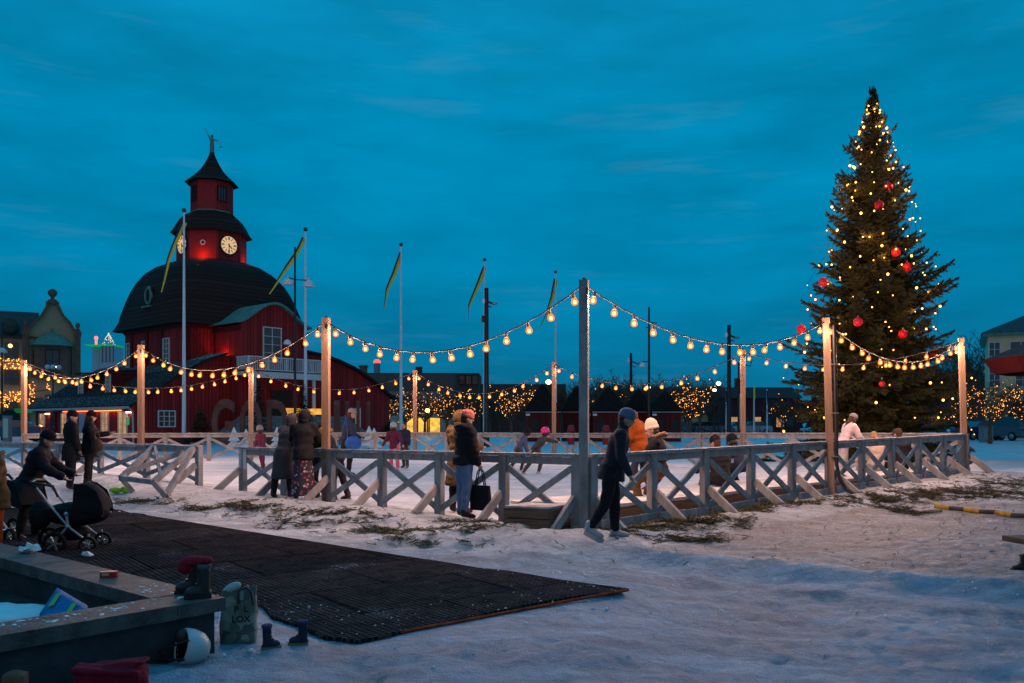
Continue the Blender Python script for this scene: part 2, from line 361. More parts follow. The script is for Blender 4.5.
# rink outline (world xy) : corner, right end, far side, left end
def dep(px, depth): p = at(px, HZ, depth); return Vector((p.x, p.y, 0))
PX = {1: (24, 25.9, 360), 2: (141, 21, 345), 3: (251, 28.5, 367), 4: (326, 14.85, 318), 5: (415, 30, 370), 6: (584, 11.6, 280), 7: (554, 26.7, 362), 8: (743, 22.6, 350), 9: (826, 15.75, 318), 10: (961, 20, 338)}
POST = {}
for k, (px, D, ty) in PX.items():
    p = at(px, HZ, D); POST[k] = Vector((p.x, p.y, at(px, ty, D).z))
RINK = [POST[k].xy for k in (6, 10, 8, 7, 5, 3, 1, 4)]
verts = []; wear_shade = []
for y in ys:
    for x in xs:
        z = h(x, y); verts.append((x, y, z))
        dirt = .12; ice = 0
        if 3 < y < 40 and abs(x) < 25:
            e1 = seg_d(x, y, PA, PB)
            if x > .5: dirt = lerp(.12, .8, sstep(-.03, .15, e1) * sstep(1.0, 3.4, x) * (1 - sstep(13, 17, y) * .6))
            if x > .5 and e1 < 0: dirt = lerp(dirt, -.12, sstep(0, -.1, e1) * sstep(-.8, -.5, e1) * sstep(.5, 2, x)); dirt = lerp(dirt, .5, math.exp(-((e1 + .95) / .16) ** 2) * sstep(1, 3, x)); dirt = lerp(dirt, .16, sstep(-1.0, -1.6, e1) * sstep(.5, 2.5, x))
            dR = seg_d(x, y, P6, Vector((10.6, 20, 0))); dL = seg_d(x, y, Vector((-5.1, 16.3, 0)), P6)
            if dR > -1.4 and dL > -1.9: dirt = 0 if dirt < .2 else dirt * .5
            if dR > .5 and dL > .5 and y < 34: ice = .35; dirt = -.15
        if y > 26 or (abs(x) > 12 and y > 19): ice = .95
        falloff_tint = 0  # share of painted light falloff on the front snow
        if 3 < y < 16 and abs(x) < 25: falloff_tint = sstep(10.9, 9.2, y + .25 * x if x < 0 else y) * (1 if y < 16 else 0) if e1 < 0 or x < 1 else .25
        elif y <= 3: falloff_tint = 1
        wear_shade.append((max(dirt, -.3) , ice, falloff_tint, 1))
nx = len(xs); faces = [(j * nx + i, j * nx + i + 1, (j + 1) * nx + i + 1, (j + 1) * nx + i) for j in range(len(ys) - 1) for i in range(nx - 1)]
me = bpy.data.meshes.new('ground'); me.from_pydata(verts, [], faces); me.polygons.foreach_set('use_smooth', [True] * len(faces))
ca = me.color_attributes.new('wear_shade', 'FLOAT_COLOR', 'POINT'); ca.data.foreach_set('color', [c for w in wear_shade for c in w])
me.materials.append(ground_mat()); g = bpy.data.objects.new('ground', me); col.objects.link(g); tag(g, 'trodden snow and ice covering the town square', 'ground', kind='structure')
# ------------------------------------------------------------------ rubber mat
def mat_mat():
    m, nt, b = newmat('rubber_grid'); L = nt.links.new
    tc = N(nt, 'ShaderNodeTexCoord'); mp = N(nt, 'ShaderNodeMapping'); mp.inputs['Rotation'].default_value = (0, 0, R(-38)); mp.inputs['Scale'].default_value = (1, 1, 1); L(tc.outputs['Object'], mp.inputs[0])
    br = N(nt, 'ShaderNodeTexBrick'); br.offset = 0; L(mp.outputs[0], br.inputs['Vector'])
    br.inputs['Scale'].default_value = 1; br.inputs['Brick Width'].default_value = .052; br.inputs['Row Height'].default_value = .052; br.inputs['Mortar Size'].default_value = .008; br.inputs['Mortar Smooth'].default_value = .3
    br.inputs['Color1'].default_value = (.010, .010, .011, 1); br.inputs['Color2'].default_value = (.022, .020, .021, 1); br.inputs['Mortar'].default_value = (.055, .046, .047, 1); rm = N(nt, 'ShaderNodeValToRGB'); nm_ = N(nt, 'ShaderNodeTexNoise', Scale=5.0, Detail=6.0, Roughness=.8); L(tc.outputs['Object'], nm_.inputs['Vector']); L(nm_.outputs['Fac'], rm.inputs[0]); rm.color_ramp.elements[0].position = .38; rm.color_ramp.elements[0].color = (.03, .027, .03, 1); rm.color_ramp.elements[1].position = .74; rm.color_ramp.elements[1].color = (.19, .06, .03, 1); e_ = rm.color_ramp.elements.new(.58); e_.color = (.085, .066, .062, 1); L(rm.outputs[0], br.inputs['Mortar'])  # orange glints painted into the grid lines by noise
    n = N(nt, 'ShaderNodeTexNoise', Scale=38.0, Detail=5.0, Roughness=.75); L(tc.outputs['Object'], n.inputs['Vector'])
    n1 = N(nt, 'ShaderNodeTexNoise', Scale=1.1, Detail=4.0); L(tc.outputs['Object'], n1.inputs['Vector'])
    ad = N(nt, 'ShaderNodeMath', operation='ADD'); L(n.outputs['Fac'], ad.inputs[0]); L(n1.outputs['Fac'], ad.inputs[1])
    mr = N(nt, 'ShaderNodeMapRange'); L(ad.outputs[0], mr.inputs[0]); mr.inputs[1].default_value = 1.20; mr.inputs[2].default_value = 1.36; mr.inputs[4].default_value = .8
    mx = N(nt, 'ShaderNodeMix', data_type='RGBA'); L(mr.outputs[0], mx.inputs[0]); L(br.outputs[0], mx.inputs[6]); mx.inputs[7].default_value = (.4, .42, .44, 1)
    tb = N(nt, 'ShaderNodeTexBrick'); tb.offset = .5; L(mp.outputs[0], tb.inputs['Vector']); tb.inputs['Scale'].default_value = 1; tb.inputs['Brick Width'].default_value = 1.5; tb.inputs['Row Height'].default_value = 1.0; tb.inputs['Mortar Size'].default_value = .012
    tb.inputs['Color1'].default_value = (.75, .75, .78, 1); tb.inputs['Color2'].default_value = (1.25, 1.2, 1.15, 1); tb.inputs['Mortar'].default_value = (.25, .25, .25, 1)
    mt2 = N(nt, 'ShaderNodeMix', data_type='RGBA', blend_type='MULTIPLY'); mt2.inputs[0].default_value = 1; L(mx.outputs[2], mt2.inputs[6]); L(tb.outputs[0], mt2.inputs[7]); mx = mt2
    L(mx.outputs[2], b.inputs['Base Color']); b.inputs['Roughness'].default_value = .9; b.inputs['Specular IOR Level'].default_value = 0
    bp = N(nt, 'ShaderNodeBump', Strength=.9, Distance=.012); L(br.outputs['Fac'], bp.inputs['Height']); L(bp.outputs[0], b.inputs['Normal'])
    return m
mb = MB(); mp_ = [Vector((p.x, p.y)) for p in MATP]
edge = []
for i in range(len(mp_)):      # slightly ragged outline
    a, b_ = mp_[i], mp_[(i + 1) % len(mp_)]; n_ = max(2, int((b_ - a).length / .35))
    for k in range(n_):
        q = a.lerp(b_, k / n_); w = .07 * noise.noise(Vector((q.x * 3, q.y * 3, 2))); edge.append((q.x + w, q.y + w))
mb.prism(edge, -.004, .022, tf=lambda v: Vector((v.x, v.y, v.z + hbase(v.x, v.y))))
o = mb.build('rubber_mat', mat_mat(), off=(-3, 9, 0)); tag(o, 'large black rubber grid mat laid on the snow beside the planter', 'mat')
# frayed orange edge of the mat
m = MB(); ea, eb = gz(628, 591), gz(400, 634); m.tube([ea.lerp(eb, k / 30) + Vector((.02 * noise.noise(Vector((k * .7, 0, 0))), .0, .012 + hbase(*ea.lerp(eb, k / 30).xy))) for k in range(31)], .014, 5); m.build('edge_cord', M('orange_cord', (.45, .06, .02), .8, .6, 9), o, Vector((-3, 9, 0)))
# snow crumbs scattered over the mat
mb = MB(); rr = random.Random(3)
while len(mb.v) < 6 * 1700:
    x = rr.uniform(-9, 1.2); y = rr.uniform(5.6, 14)
    if not inpoly(x, y, mp_): continue
    if rr.random() > .5 + 1.1 * noise.noise(Vector((x * 1.1, y * 1.1, 5))) + .3 * (y < 7.5): continue
    s = rr.choice((.004, .006, .008, .012, .018)) * rr.uniform(.7, 1.2) * (-.25 + y * .14); mb.octa((x, y, .024 + hbase(x, y)), (s)); 
    for k in range(6): mb.v[-6 + k].z = .022 + hbase(x, y) + (mb.v[-6 + k].z - .024 - hbase(x, y)) * .45
tag(mb.build('snow_crumbs', snow_m, off=(-3, 9, 0)), 'crumbs of snow scattered across the black rubber mat', 'snow', kind='stuff')
# lumps of crusted snow kicked about in front of the fence
mb = MB(); rr = random.Random(41)
while len(mb.v) < 6 * 1700:
    x = rr.uniform(-7, 9); y = rr.uniform(5.2, 16)
    if inpoly(x, y, mp_) or noise.noise(Vector((x * .9, y * .9, 3))) < rr.uniform(-.25, .35): continue
    if seg_d(x, y, P6, Vector((10.6, 20, 0))) > -.1 and x > .9: continue
    if seg_d(x, y, Vector((-5.1, 16.3, 0)), P6) > -.1 and x <= .9: continue
    s = rr.choice((.005, .007, .010, .016)) * rr.uniform(.6, 1.2); mb.octa((x, y, h(x, y) + s * .2), s)
    for k in range(6): mb.v[-6 + k] += Vector((rr.uniform(-1, 1), rr.uniform(-1, 1), rr.uniform(-.6, .3))) * s * .5
tag(mb.build('snow_lumps', snow_m, off=(0, 10, 0)), 'small lumps of crusted snow scattered before the rink fence', 'snow', kind='stuff')
# ------------------------------------------------------------------ spruce litter
needle_m = M('spruce_needles', (.05, .055, .02), .7, .5, 8, c2=(.11, .10, .045))
mb = MB(); rr = random.Random(11)
def sprig(x, y, a, ln):
    z = h(x, y) + .012; d = Vector((math.cos(a), math.sin(a), 0)); n = Vector((-d.y, d.x, 0)); p = Vector((x, y, z)); sag = rr.uniform(-.02, .05)
    k = int(ln / .022)
    mb.tube([p, p + d * ln + Vector((0, 0, sag))], [.004, .002], 3, False)
    for i in range(k):
        q = p + d * (ln * i / k) + Vector((0, 0, sag * i / k)); 
        for s in (-1, 1):
            l = rr.uniform(.02, .05) * (1.2 - .6 * i / k); e = q + n * s * l * .8 + d * l * .7 + Vector((0, 0, rr.uniform(-.004, .022)))
            w = d * .010; mb.add([q - w, q + w, e], [(0, 1, 2)])
def patch(c, rx, ry, rot, n):
    n = int(n * 3.2); rx *= 1.15; ry *= 1.3
    for _ in range(n):
        u, v = rr.gauss(0, .5), rr.gauss(0, .5); x = c.x + rx * u * math.cos(rot) - ry * v * math.sin(rot); y = c.y + rx * u * math.sin(rot) + ry * v * math.cos(rot)
        if inpoly(x, y, mp_) or noise.noise(Vector((x * 3.2, y * 3.2, 7))) < -.05: continue
        sprig(x, y, rr.uniform(0, 6.3), rr.choice((rr.uniform(.03, .1), rr.uniform(.06, .16), rr.uniform(.08, .24))))
for px, py, rx, ry, n in [(250, 513, .7, .35, 150), (205, 511, .5, .25, 60), (330, 522, .9, .3, 190), (290, 527, .5, .2, 60), (385, 533, .5, .25, 90), (440, 538, .9, .25, 150), (470, 530, .4, .2, 60), (425, 545, .6, .2, 60), (140, 503, .8, .3, 70),
                          (650, 533, .7, .3, 200), (700, 530, .7, .35, 260), (735, 517, .7, .4, 200), (775, 510, .7, .35, 200), (690, 542, .5, .2, 110), (830, 510, .6, .25, 90), (880, 503, .7, .4, 220), (905, 512, .3, .35, 120), (950, 492, 1.2, .5, 260), (990, 490, 1.0, .6, 260), (1015, 482, 1.2, .6, 200), (920, 495, .6, .35, 120), (625, 540, .35, .2, 60)]:
    patch(gz(px, py, hbase(*gz(px, py, .1).xy)), rx, ry, .5 if px > 600 else -.35, n)
for _ in range(420):      # strays
    x = rr.uniform(-6, 9); y = rr.uniform(9, 15)
    if seg_d(x, y, P6, Vector((10.6, 20, 0))) < -.2 and not inpoly(x, y, mp_): sprig(x, y, rr.uniform(0, 6), rr.uniform(.015, .07))
tag(mb.build('spruce_twigs', needle_m, off=(0, 11, 0)), 'cut spruce twigs strewn on the snow along the rink fence', 'twigs', kind='stuff')
# ================================================================== FENCES
def fence(a, b, za, zb, bays, label, braces=True, tall=None, inward=(0, 0), sill=False, bottom=None, skip_first=False, name='rink_fence'):
    """a,b xy; za,zb rail-top heights"""
    a = Vector((a[0], a[1], 0)); b = Vector((b[0], b[1], 0)); d = (b - a); ln = d.length; d.normalize(); n = Vector((d.y, -d.x, 0))
    if n.dot(Vector((0, -1, 0))) < 0: n = -n      # towards viewer
    mid = (a + b) / 2; root = empty(name, (mid.x, mid.y, h(mid.x, mid.y)), label, 'fence', 'white timber cross fences round the rink')
    off = root.location
    P = lambda t: a + d * (ln * t)
    zt = lambda t: lerp(za, zb, t)
    for i in range(0 if not skip_first else 1, bays + 1):
        t = i / bays; p = P(t); m = MB(); zb_ = h(p.x, p.y) - .12
        m.box((p.x, p.y, (zb_ + zt(t) - .04) / 2), (.13, .1, zt(t) - .04 - zb_), rot=Matrix.Rotation(math.atan2(d.y, d.x), 3, 'Z'))
        m.build('post', fence_w, root, off)
        if braces and i % 1 == 0:
            m = MB(); q = p + n * .62; m.bar((p.x + n.x * .07, p.y + n.y * .07, h(p.x, p.y) + .42), (q.x, q.y, h(q.x, q.y) - .06), .055, .12); m.build('brace', fence_w, root, off)
    m = MB(); pa, pb = P(0) - d * .03, P(1) + d * .03
    m.bar((pa.x, pa.y, za - .02), (pb.x, pb.y, zb - .02), .15, .04)
    m.build('handrail', fence_w, root, off)
    m = MB(); m.bar((pa.x, pa.y, za - .1), (pb.x, pb.y, zb - .1), .05, .1); m.build('top_board', fence_w, root, off)
    for i in range(bays):
        t0, t1 = i / bays, (i + 1) / bays; p, q = P(t0) + d * .06, P(t1) - d * .06
        hb = lambda v: h(v.x, v.y) + .1
        m = MB(); m.bar((p.x, p.y, hb(p)), (q.x, q.y, zt(t1) - .2), .04, .085); m.build('cross_bar', fence_w, root, off)
        m = MB(); o2 = n * .045; m.bar((p.x + o2.x, p.y + o2.y, zt(t0) - .2), (q.x + o2.x, q.y + o2.y, hb(q)), .04, .085); m.build('cross_bar', fence_w, root, off)
        if sill:
            m = MB(); o2 = n * .1; m.bar((p.x + o2.x, p.y + o2.y, h(p.x, p.y) + .07), (q.x + o2.x, q.y + o2.y, h(q.x, q.y) + .07), .04, .12); m.build('sill_board', fence_w, root, off)
    return root
# rail heights are read off the photo
rail = lambda px, py, D: at(px, py, D).z
A = at(592, HZ, 11.66); B = at(966, HZ, 20.1)
fence(A.xy, B.xy, rail(592, 454, 11.66), rail(966, 433.5, 20.1), 10, 'near grey timber cross fence from the corner post to the right, before the plank deck', sill=True)
C_ = at(577, HZ, 11.65); D_ = at(243, HZ, 16.3)
fence(C_.xy, D_.xy, rail(577, 454, 11.65), rail(243, 447, 16.3), 6, 'near grey timber cross fence beside the woman in the pink beanie')
E_ = at(199, HZ, 17.2); F_ = at(60, HZ, 20.8); G_ = at(24, HZ, 25.9)
fence(E_.xy, F_.xy, rail(199, 445, 17.2), rail(60, 443, 20.8), 3, 'grey timber cross fence at the left behind the dark couple and the toppled gate')
fence(F_.xy, G_.xy + Vector((-3, .6)), rail(60, 443, 20.8), rail(0, 441, 25.9), 4, 'timber cross fence at the left edge of the photo behind the pram', braces=False, skip_first=True)
far = [(1, 441), (3, 435.5), (5, 432.5), (7, 433), (8, 432.5), (10, 433)]
names = ['far rink fence below the red town hall, between the leftmost and third tall posts', 'far rink fence below the great rust letters', 'far rink fence behind the pink-trousered skater, before the lit storefront trees', 'far rink fence in front of the red market huts', 'far rink fence at the foot of the big Christmas tree']
for i in range(5):
    k0, y0 = far[i]; k1, y1 = far[i + 1]; p, q = POST[k0], POST[k1]
    L_ = (q - p).length
    fence(p.xy, q.xy, max(rail(PX[k0][0], y0, p.y), hbase(*p.xy) + .92), max(rail(PX[k1][0], y1, q.y), hbase(*q.xy) + .92), max(2, round(L_ / 1.35)), names[i], braces=False, skip_first=i > 0)
# ------------------------------------------------------------------ tall posts
pl = {1: 'tall timber light post at the far left edge, before the gabled brick building', 2: 'tall timber light post left of the flagpole, before the low red wing', 3: 'far timber light post in front of the rust letter O', 4: 'tall timber light post in the near fence beside the woman in the floral skirt',
      5: 'far timber light post before the lit storefront', 6: 'tallest and nearest timber light post, at the corner of the rink', 7: 'far timber light post just left of the corner post, before the red huts', 8: 'timber light post between the huts and the Christmas tree', 9: 'timber light post with a black cable pipe, left in front of the Christmas tree', 10: 'timber light post at the right end of the near fence'}
for k, p in POST.items():
    zb = h(p.x, p.y) - .2; root = empty('light_post', (p.x, p.y, h(p.x, p.y)), pl[k], 'post', 'timber posts carrying the string lights')
    m = MB(); w = .12; ang = .25 if k in (6, 9, 10) else .15
    m.bar((p.x + (.1 if k in (9, 10) else 0), p.y, zb), (p.x, p.y, p.z), w, w, up=(math.sin(ang), math.cos(ang), 0)); m.build('shaft', fence_w if k == 6 else post_w, root, root.location)
    m = MB(); m.tube([(p.x + w * .3, p.y - w * .62, p.z - .12), (p.x + w * .3, p.y - w * .62, p.z - .2)], .012, 6); m.lathe([(.0, 0), (.02, 0), (.02, .03), (0, .03)], (p.x, p.y, p.z), 8); m.build('hook', black_metal, root, root.location)
# black pipe on post 9
p = POST[9]; root = empty('cable_pipe', (p.x + .12, p.y - .12, h(p.x, p.y)), 'black cable pipe climbing the timber post and bending onto the snow', 'pipe')
m = MB(); b0 = p + Vector((.14, -.1, 0)); zg = h(b0.x, b0.y)
m.tube([(b0.x - .03, b0.y, p.z - .15), (b0.x, b0.y, 2), (b0.x + .02, b0.y, .75), (b0.x + .05, b0.y - .05, .5), (b0.x + .15, b0.y - .12, .3), (b0.x + .3, b0.y - .25, .2), (b0.x + .55, b0.y - .5, zg + .03)], .036, 8)
m.build('pipe', black_metal, root, root.location)
m = MB(); [m.box((b0.x - .02, b0.y + .01, z), (.13, .1, .02)) for z in (.9, 1.7, 2.6)]; m.build('clip', grey_metal, root, root.location)
# batten along its left
# ------------------------------------------------------------------ paper notice
q = D_; o = MB().box((q.x + .02, q.y - .07, rail(243, 458, 16.3)), (.2, .006, .42), rz=-.6).build('notice', M('paper', (.7, .7, .7), .8, .05), off=(q.x + .02, q.y - .07, .9)); tag(o, 'small white paper notice fixed to the end post of the near fence', 'notice')
# ------------------------------------------------------------------ deck and step
d = (B - A); d.z = 0; ln = d.length; d.normalize(); n = Vector((-d.y, d.x, 0))
root = empty('plank_deck', (A + d * ln / 2 + n).xyz * 1, 'long low plank deck behind the right fence with snow on top', 'deck'); root.location.z = .2
def deckz(t): return lerp(.30, .44, t)
DW = 1.7
for j, (z0, z1) in enumerate(((-.14, 0), (-.30, -.16))):
    m = MB(); p, q = A + n * .22, B + n * .22
    m.bar((p.x, p.y, deckz(0) + (z0 + z1) / 2 - .02), (q.x, q.y, deckz(1) + (z0 + z1) / 2 - .02), .05, .135); m.build('side_plank', plank_w, root, root.location)
m = MB(); pts = [(0, .2), (ln, .2), (ln, DW), (0, DW)]
vs = [A + d * s + n * w for s, w in pts]
m.add([(v.x, v.y, deckz(pts[i][0] / ln) + dz) for dz in (-.01, .035) for i, v in enumerate(vs)], [(3, 2, 1, 0), (4, 5, 6, 7), (0, 1, 5, 4), (1, 2, 6, 5), (2, 3, 7, 6), (3, 0, 4, 7)])
m.build('top_planks', M('snowy_planks', (.5, .46, .45), .75, .3, 3, .4, 25, c2=(.72, .70, .70)), root, root.location)
m = MB()
for i in range(11):
    p = A + d * (ln * i / 10) + n * .28; m.box((p.x, p.y, deckz(i / 10) - .2), (.1, .1, .38), rz=math.atan2(d.y, d.x))
m.build('joist', plank_w, root, root.location)
# wooden step box, outside of the near fence beside the corner post
c0 = gz(550, 531, .0); u = (D_ - C_); u.z = 0; u.normalize(); v = Vector((u.y, -u.x, 0)); v = v if v.y > 0 else -v
lw, lr = .62, .62; top = .29
root = empty('step_box', (.5, 11.3, .05), 'snow-topped box step of brown planks beside the corner post', 'step')
fl = c0; cA = fl; cL = fl + u * .78; cR = fl + v * .95; cB = cL + v * .95
cA = Vector((.50, 11.26, 0)); cL = Vector((-.10, 11.5, 0)); cR = Vector((.90, 11.92, 0)); cB = cL + (cR - cA)
for z0 in (.03, .165, .30):
    for p, q in ((cA, cL), (cA, cR), (cL, cB), (cB, cR)):
        m = MB(); m.bar((p.x, p.y, z0), (q.x, q.y, z0), .035, .122); m.build('side_plank', plank_w, root, root.location)
m = MB(); m.prism([(p.x, p.y) for p in (cA, cR, cB, cL)], .368, .395); m.build('lid', M('snowy_lid', (.25, .2, .18), .8, .3, 3.2, .4, 30, c2=(.62, .61, .62)), root, root.location)
# ------------------------------------------------------------------ toppled gate
root = empty('toppled_gate', (gz(160, 494, .12)), 'broken timber gate frame lying tilted on the snow in the gap of the fence', 'gate')
def g3(x, y, D): return at(x, y, D)
T = {'a': g3(121, 478, 15.2), 'b': g3(155, 446, 16.3), 'c': g3(193, 448.5, 15.6), 'd': g3(153.5, 482, 14.6), 'e': g3(166, 496, 14.6), 'f': g3(133, 492, 15.3), 'g': g3(171, 448, 16)}
for p, q in (('a', 'b'), ('b', 'c'), ('c', 'd'), ('a', 'd'), ('d', 'e'), ('a', 'f'), ('c', 'e')):
    m = MB(); m.bar(T[p], T[q], .085, .085); m.build('frame_bar', fence_w, root, root.location)
m = MB(); m.bar(g3(124, 473, 15.3), g3(184, 452, 15.9), .05, .09); m.build('diagonal', fence_w, root, root.location)
m = MB(); m.bar(g3(155, 447, 16.2), g3(160, 474, 15.3), .05, .08); m.build('diagonal', fence_w, root, root.location)
# ------------------------------------------------------------------ boom
root = empty('barrier_bar', gz(985, 517, 0), 'black and yellow striped bar lying on the trodden snow at the right', 'barrier bar')
yel = M('yellow_band', (.48, .26, .03), .7, .45, 14); blk = M('dark_band', (.05, .045, .045), .6, .3)
p0, p1 = gz(935, 513, .03), gz(1062, 523, .03); nb = 8
for i in range(nb):
    m = MB(); p, q = p0.lerp(p1, i / nb), p0.lerp(p1, (i + 1) / nb); p.z = h(p.x, p.y) + .05; q.z = h(q.x, q.y) + .05
    m.tube([p, q], .037, 10); m.build('yellow_band' if i % 2 == 0 else 'dark_band', yel if i % 2 == 0 else blk, root, root.location)
# ------------------------------------------------------------------ bench end at the right edge
root = empty('plank_bench', gz(1060, 572, 0), 'end of a plank bench at the right edge of the photo', 'bench')
e0 = gz(1013, 540, .42); 
m = MB(); m.bar(e0, e0 + Vector((1.5, .25, 0)), .28, .05); m.build('seat', plank_w, root, root.location)
for t in (.45, 1.2):
    m = MB(); q = e0 + Vector((t, .25 * t / 1.5, 0)); m.box((q.x, q.y, .19), (.06, .22, .4)); m.build('leg', plank_w, root, root.location)
# ================================================================== PLANTER
stone_d = M('dark_concrete', (.042, .045, .05), .62, .4, 5, .35, 35)
stone_top = M('worn_concrete_cap', (.07, .062, .06), .6, .4, 6, .5, 45, c2=(.15, .125, .115))
Q = Vector((-1.87, 5.55)); f1 = Vector((-2.99, 2.52)).normalized(); f2 = Vector((-.84, -1.0)).normalized()
f2 = Vector((-f1.y, f1.x)); f2 = f2 if f2.y < 0 else -f2; f2 = (f2 * .9 + Vector((-.91, -.93)).normalized() * .1).normalized()
L1, L2, WT, CT = 6.5, 2.6, .33, .37
root = empty('planter', (Q.x, Q.y, 0), 'low dark concrete planter wall with a broad worn cap', 'planter')
def P2(a, b): q = Q + f1 * a + f2 * b; return q
def slab(name, a0, a1, b0, b1, z0, z1, mt):
    m = MB(); m.prism([(P2(a, b).x, P2(a, b).y) for a, b in ((a0, b0), (a1, b0), (a1, b1), (a0, b1))], z0, z1); return m.build(name, mt, root, root.location)
slab('wall', .05, L1, .05, WT - .04, -.1, CT - .09, stone_d); slab('wall', .05, WT - .04, WT - .04, L2, -.1, CT - .09, stone_d); slab('wall', L1 - .3, L1, WT, L2, -.1, CT - .09, stone_d); slab('wall', WT, L1 - .3, L2 - .3, L2, -.1, CT - .09, stone_d)
k = 0
for a0, a1 in ((WT, 2.3), (2.306, 4.4), (4.406, L1)): slab('cap_stone', a0 + .003, a1, 0, WT, CT - .09, CT, stone_top)
slab('cap_stone', 0, WT, 0, WT, CT - .088, CT - .002, stone_top)
for b0, b1 in ((WT, 1.6), (1.606, L2)): slab('cap_stone', 0, WT, b0 + .003, b1, CT - .09, CT, stone_top)
slab('cap_stone', L1 - WT, L1, WT, L2, CT - .09, CT, stone_top); slab('cap_stone', WT, L1 - WT, L2 - WT, L2, CT - .091, CT - .001, stone_top)
m = MB(); nn = 24
gv = []
for i in range(nn + 1):
    for j in range(nn + 1):
        q = P2(lerp(WT - .02, L1 - WT, i / nn), lerp(WT - .02, L2 - WT, j / nn)); gv.append((q.x, q.y, .1 + .05 * noise.noise(Vector((q.x * 2, q.y * 2, 0)))))
m.add(gv, [(i * (nn + 1) + j, (i + 1) * (nn + 1) + j, (i + 1) * (nn + 1) + j + 1, i * (nn + 1) + j + 1) for i in range(nn) for j in range(nn)], True); m.build('soil_fill', M('dark_soil', (.035, .032, .03), .9, .5, 9, .8, 25), root, root.location); m = MB(); sq = gz(-2, 614, .12); m.ball((sq.x, sq.y, .11), (.45, .3, .06), 18, 8); m.v = [v + Vector((0, 0, .03 * noise.noise(v * 9))) for v in m.v]; m.build('snow_patch', snow_m, root, root.location)
m = MB(); rr = random.Random(5)      # thin crusts of snow on the caps
for _ in range(75):
    if rr.random() < .6: q = P2(rr.uniform(.06, .3), rr.uniform(.3, 1.5))
    else: q = P2(rr.uniform(.05, .8), rr.uniform(.04, .28))
    r_ = rr.uniform(.003, .015); m.ball((q.x, q.y, CT), (r_ * rr.uniform(.8, 2.2), r_ * 1.0, .004), 7, 4, Matrix.Rotation(rr.uniform(0, 3), 3, 'Z'))
tag(m.build('snow_crust', snow_m, off=(Q.x, Q.y, CT)), 'thin crusts of snow on the planter cap', 'snow', kind='stuff')
# --- blue padded mat leaning inside
blue = M('blue_quilt', (.008, .13, .33), .6, .2, 10, .4, 20); lime = M('lime_tape', (.15, .42, .08), .6, .1)
root = empty('blue_mat', gz(64, 612, .12), 'blue padded mat with lime tape leaning inside the planter', 'mat')
a = at(40, 617, 5.55); b_ = at(58, 590, 6.0); c_ = at(88, 608, 5.55); e_ = c_ + (a - b_) + Vector((0, 0, .0))
m = MB(); w = (c_ - b_); u_ = (a - b_); nn_ = w.cross(u_).normalized() * .02; nn_ = nn_ if nn_.dot(Vector((0, 0, EYE)) - b_) > 0 else -nn_; G = 6
gv = [b_ + w * (i / G) + u_ * (j / G) + nn_ * (1 + .6 * math.sin(i * 3.1) * math.sin(j * 3.1)) for i in range(G + 1) for j in range(G + 1)]; gv += [v_ - nn_ * 2.2 for v_ in gv]; K = (G + 1) ** 2
fs = [(i * 7 + j, (i + 1) * 7 + j, (i + 1) * 7 + j + 1, i * 7 + j + 1) for i in range(G) for j in range(G)]; fs += [tuple(K + x for x in reversed(f)) for f in fs]
rim = [j for j in range(7)] + [i * 7 + 6 for i in range(1, 7)] + [42 + j for j in range(5, -1, -1)] + [i * 7 for i in range(5, 0, -1)]
fs += [(rim[i], rim[(i + 1) % len(rim)], K + rim[(i + 1) % len(rim)], K + rim[i]) for i in range(len(rim))]
m.add(gv, fs, True); m.build('pad', blue, root, root.location)
for t0 in (.2, .72):
    m = MB(); m.bar(b_ + w * t0 + nn_ * 1.9 + u_ * .2, b_ + w * t0 + nn_ * 1.9 + u_ * .65, .03, .004, up=nn_); m.build('tape', lime, root, root.location)
# --- red packet
red = M('red_card', (.4, .02, .03), .4, .15, 20); root = empty('snack_packet', gz(109, 579, CT), 'small red snack packet lying on the planter cap', 'packet')
c = gz(109, 577, CT); m = MB(); m.box((c.x, c.y, CT + .022), (.115, .06, .04), rz=.25); m.build('carton', red, root, root.location)
m = MB(); m.box((c.x - .012, c.y - .031, CT + .024), (.05, .006, .018), rz=.25); m.build('print', M('pale_print', (.5, .4, .2), .5, .3, 60), root, root.location)
# --- paper scraps
paper = bpy.data.materials['paper']
for i, (px, py, s, lb, mt) in enumerate([(88, 560, .06, 'crumpled black and white card standing on the mat behind the planter', paper), (30, 553, .09, 'crumpled white paper lying on the planter cap below the pram', paper)]):
    q = gz(px, py, 0 if i == 0 else CT); m = MB(); r_ = random.Random(i)
    z0 = q.z + (.02 if i == 0 else .0)
    m.ball((q.x, q.y, z0 + s * .4), (s, s * .6, s * .75 if i == 0 else s * .3), 12, 8); m.v = [v + Vector((noise.noise(v * 22), noise.noise(v * 22 + Vector((5, 0, 0))), noise.noise(v * 22 + Vector((0, 7, 0))))) * s * .7 for v in m.v]; m.sm = [False] * len(m.f); tag(m.build('paper_scrap', mt, off=(q.x, q.y, z0)), lb, 'paper')
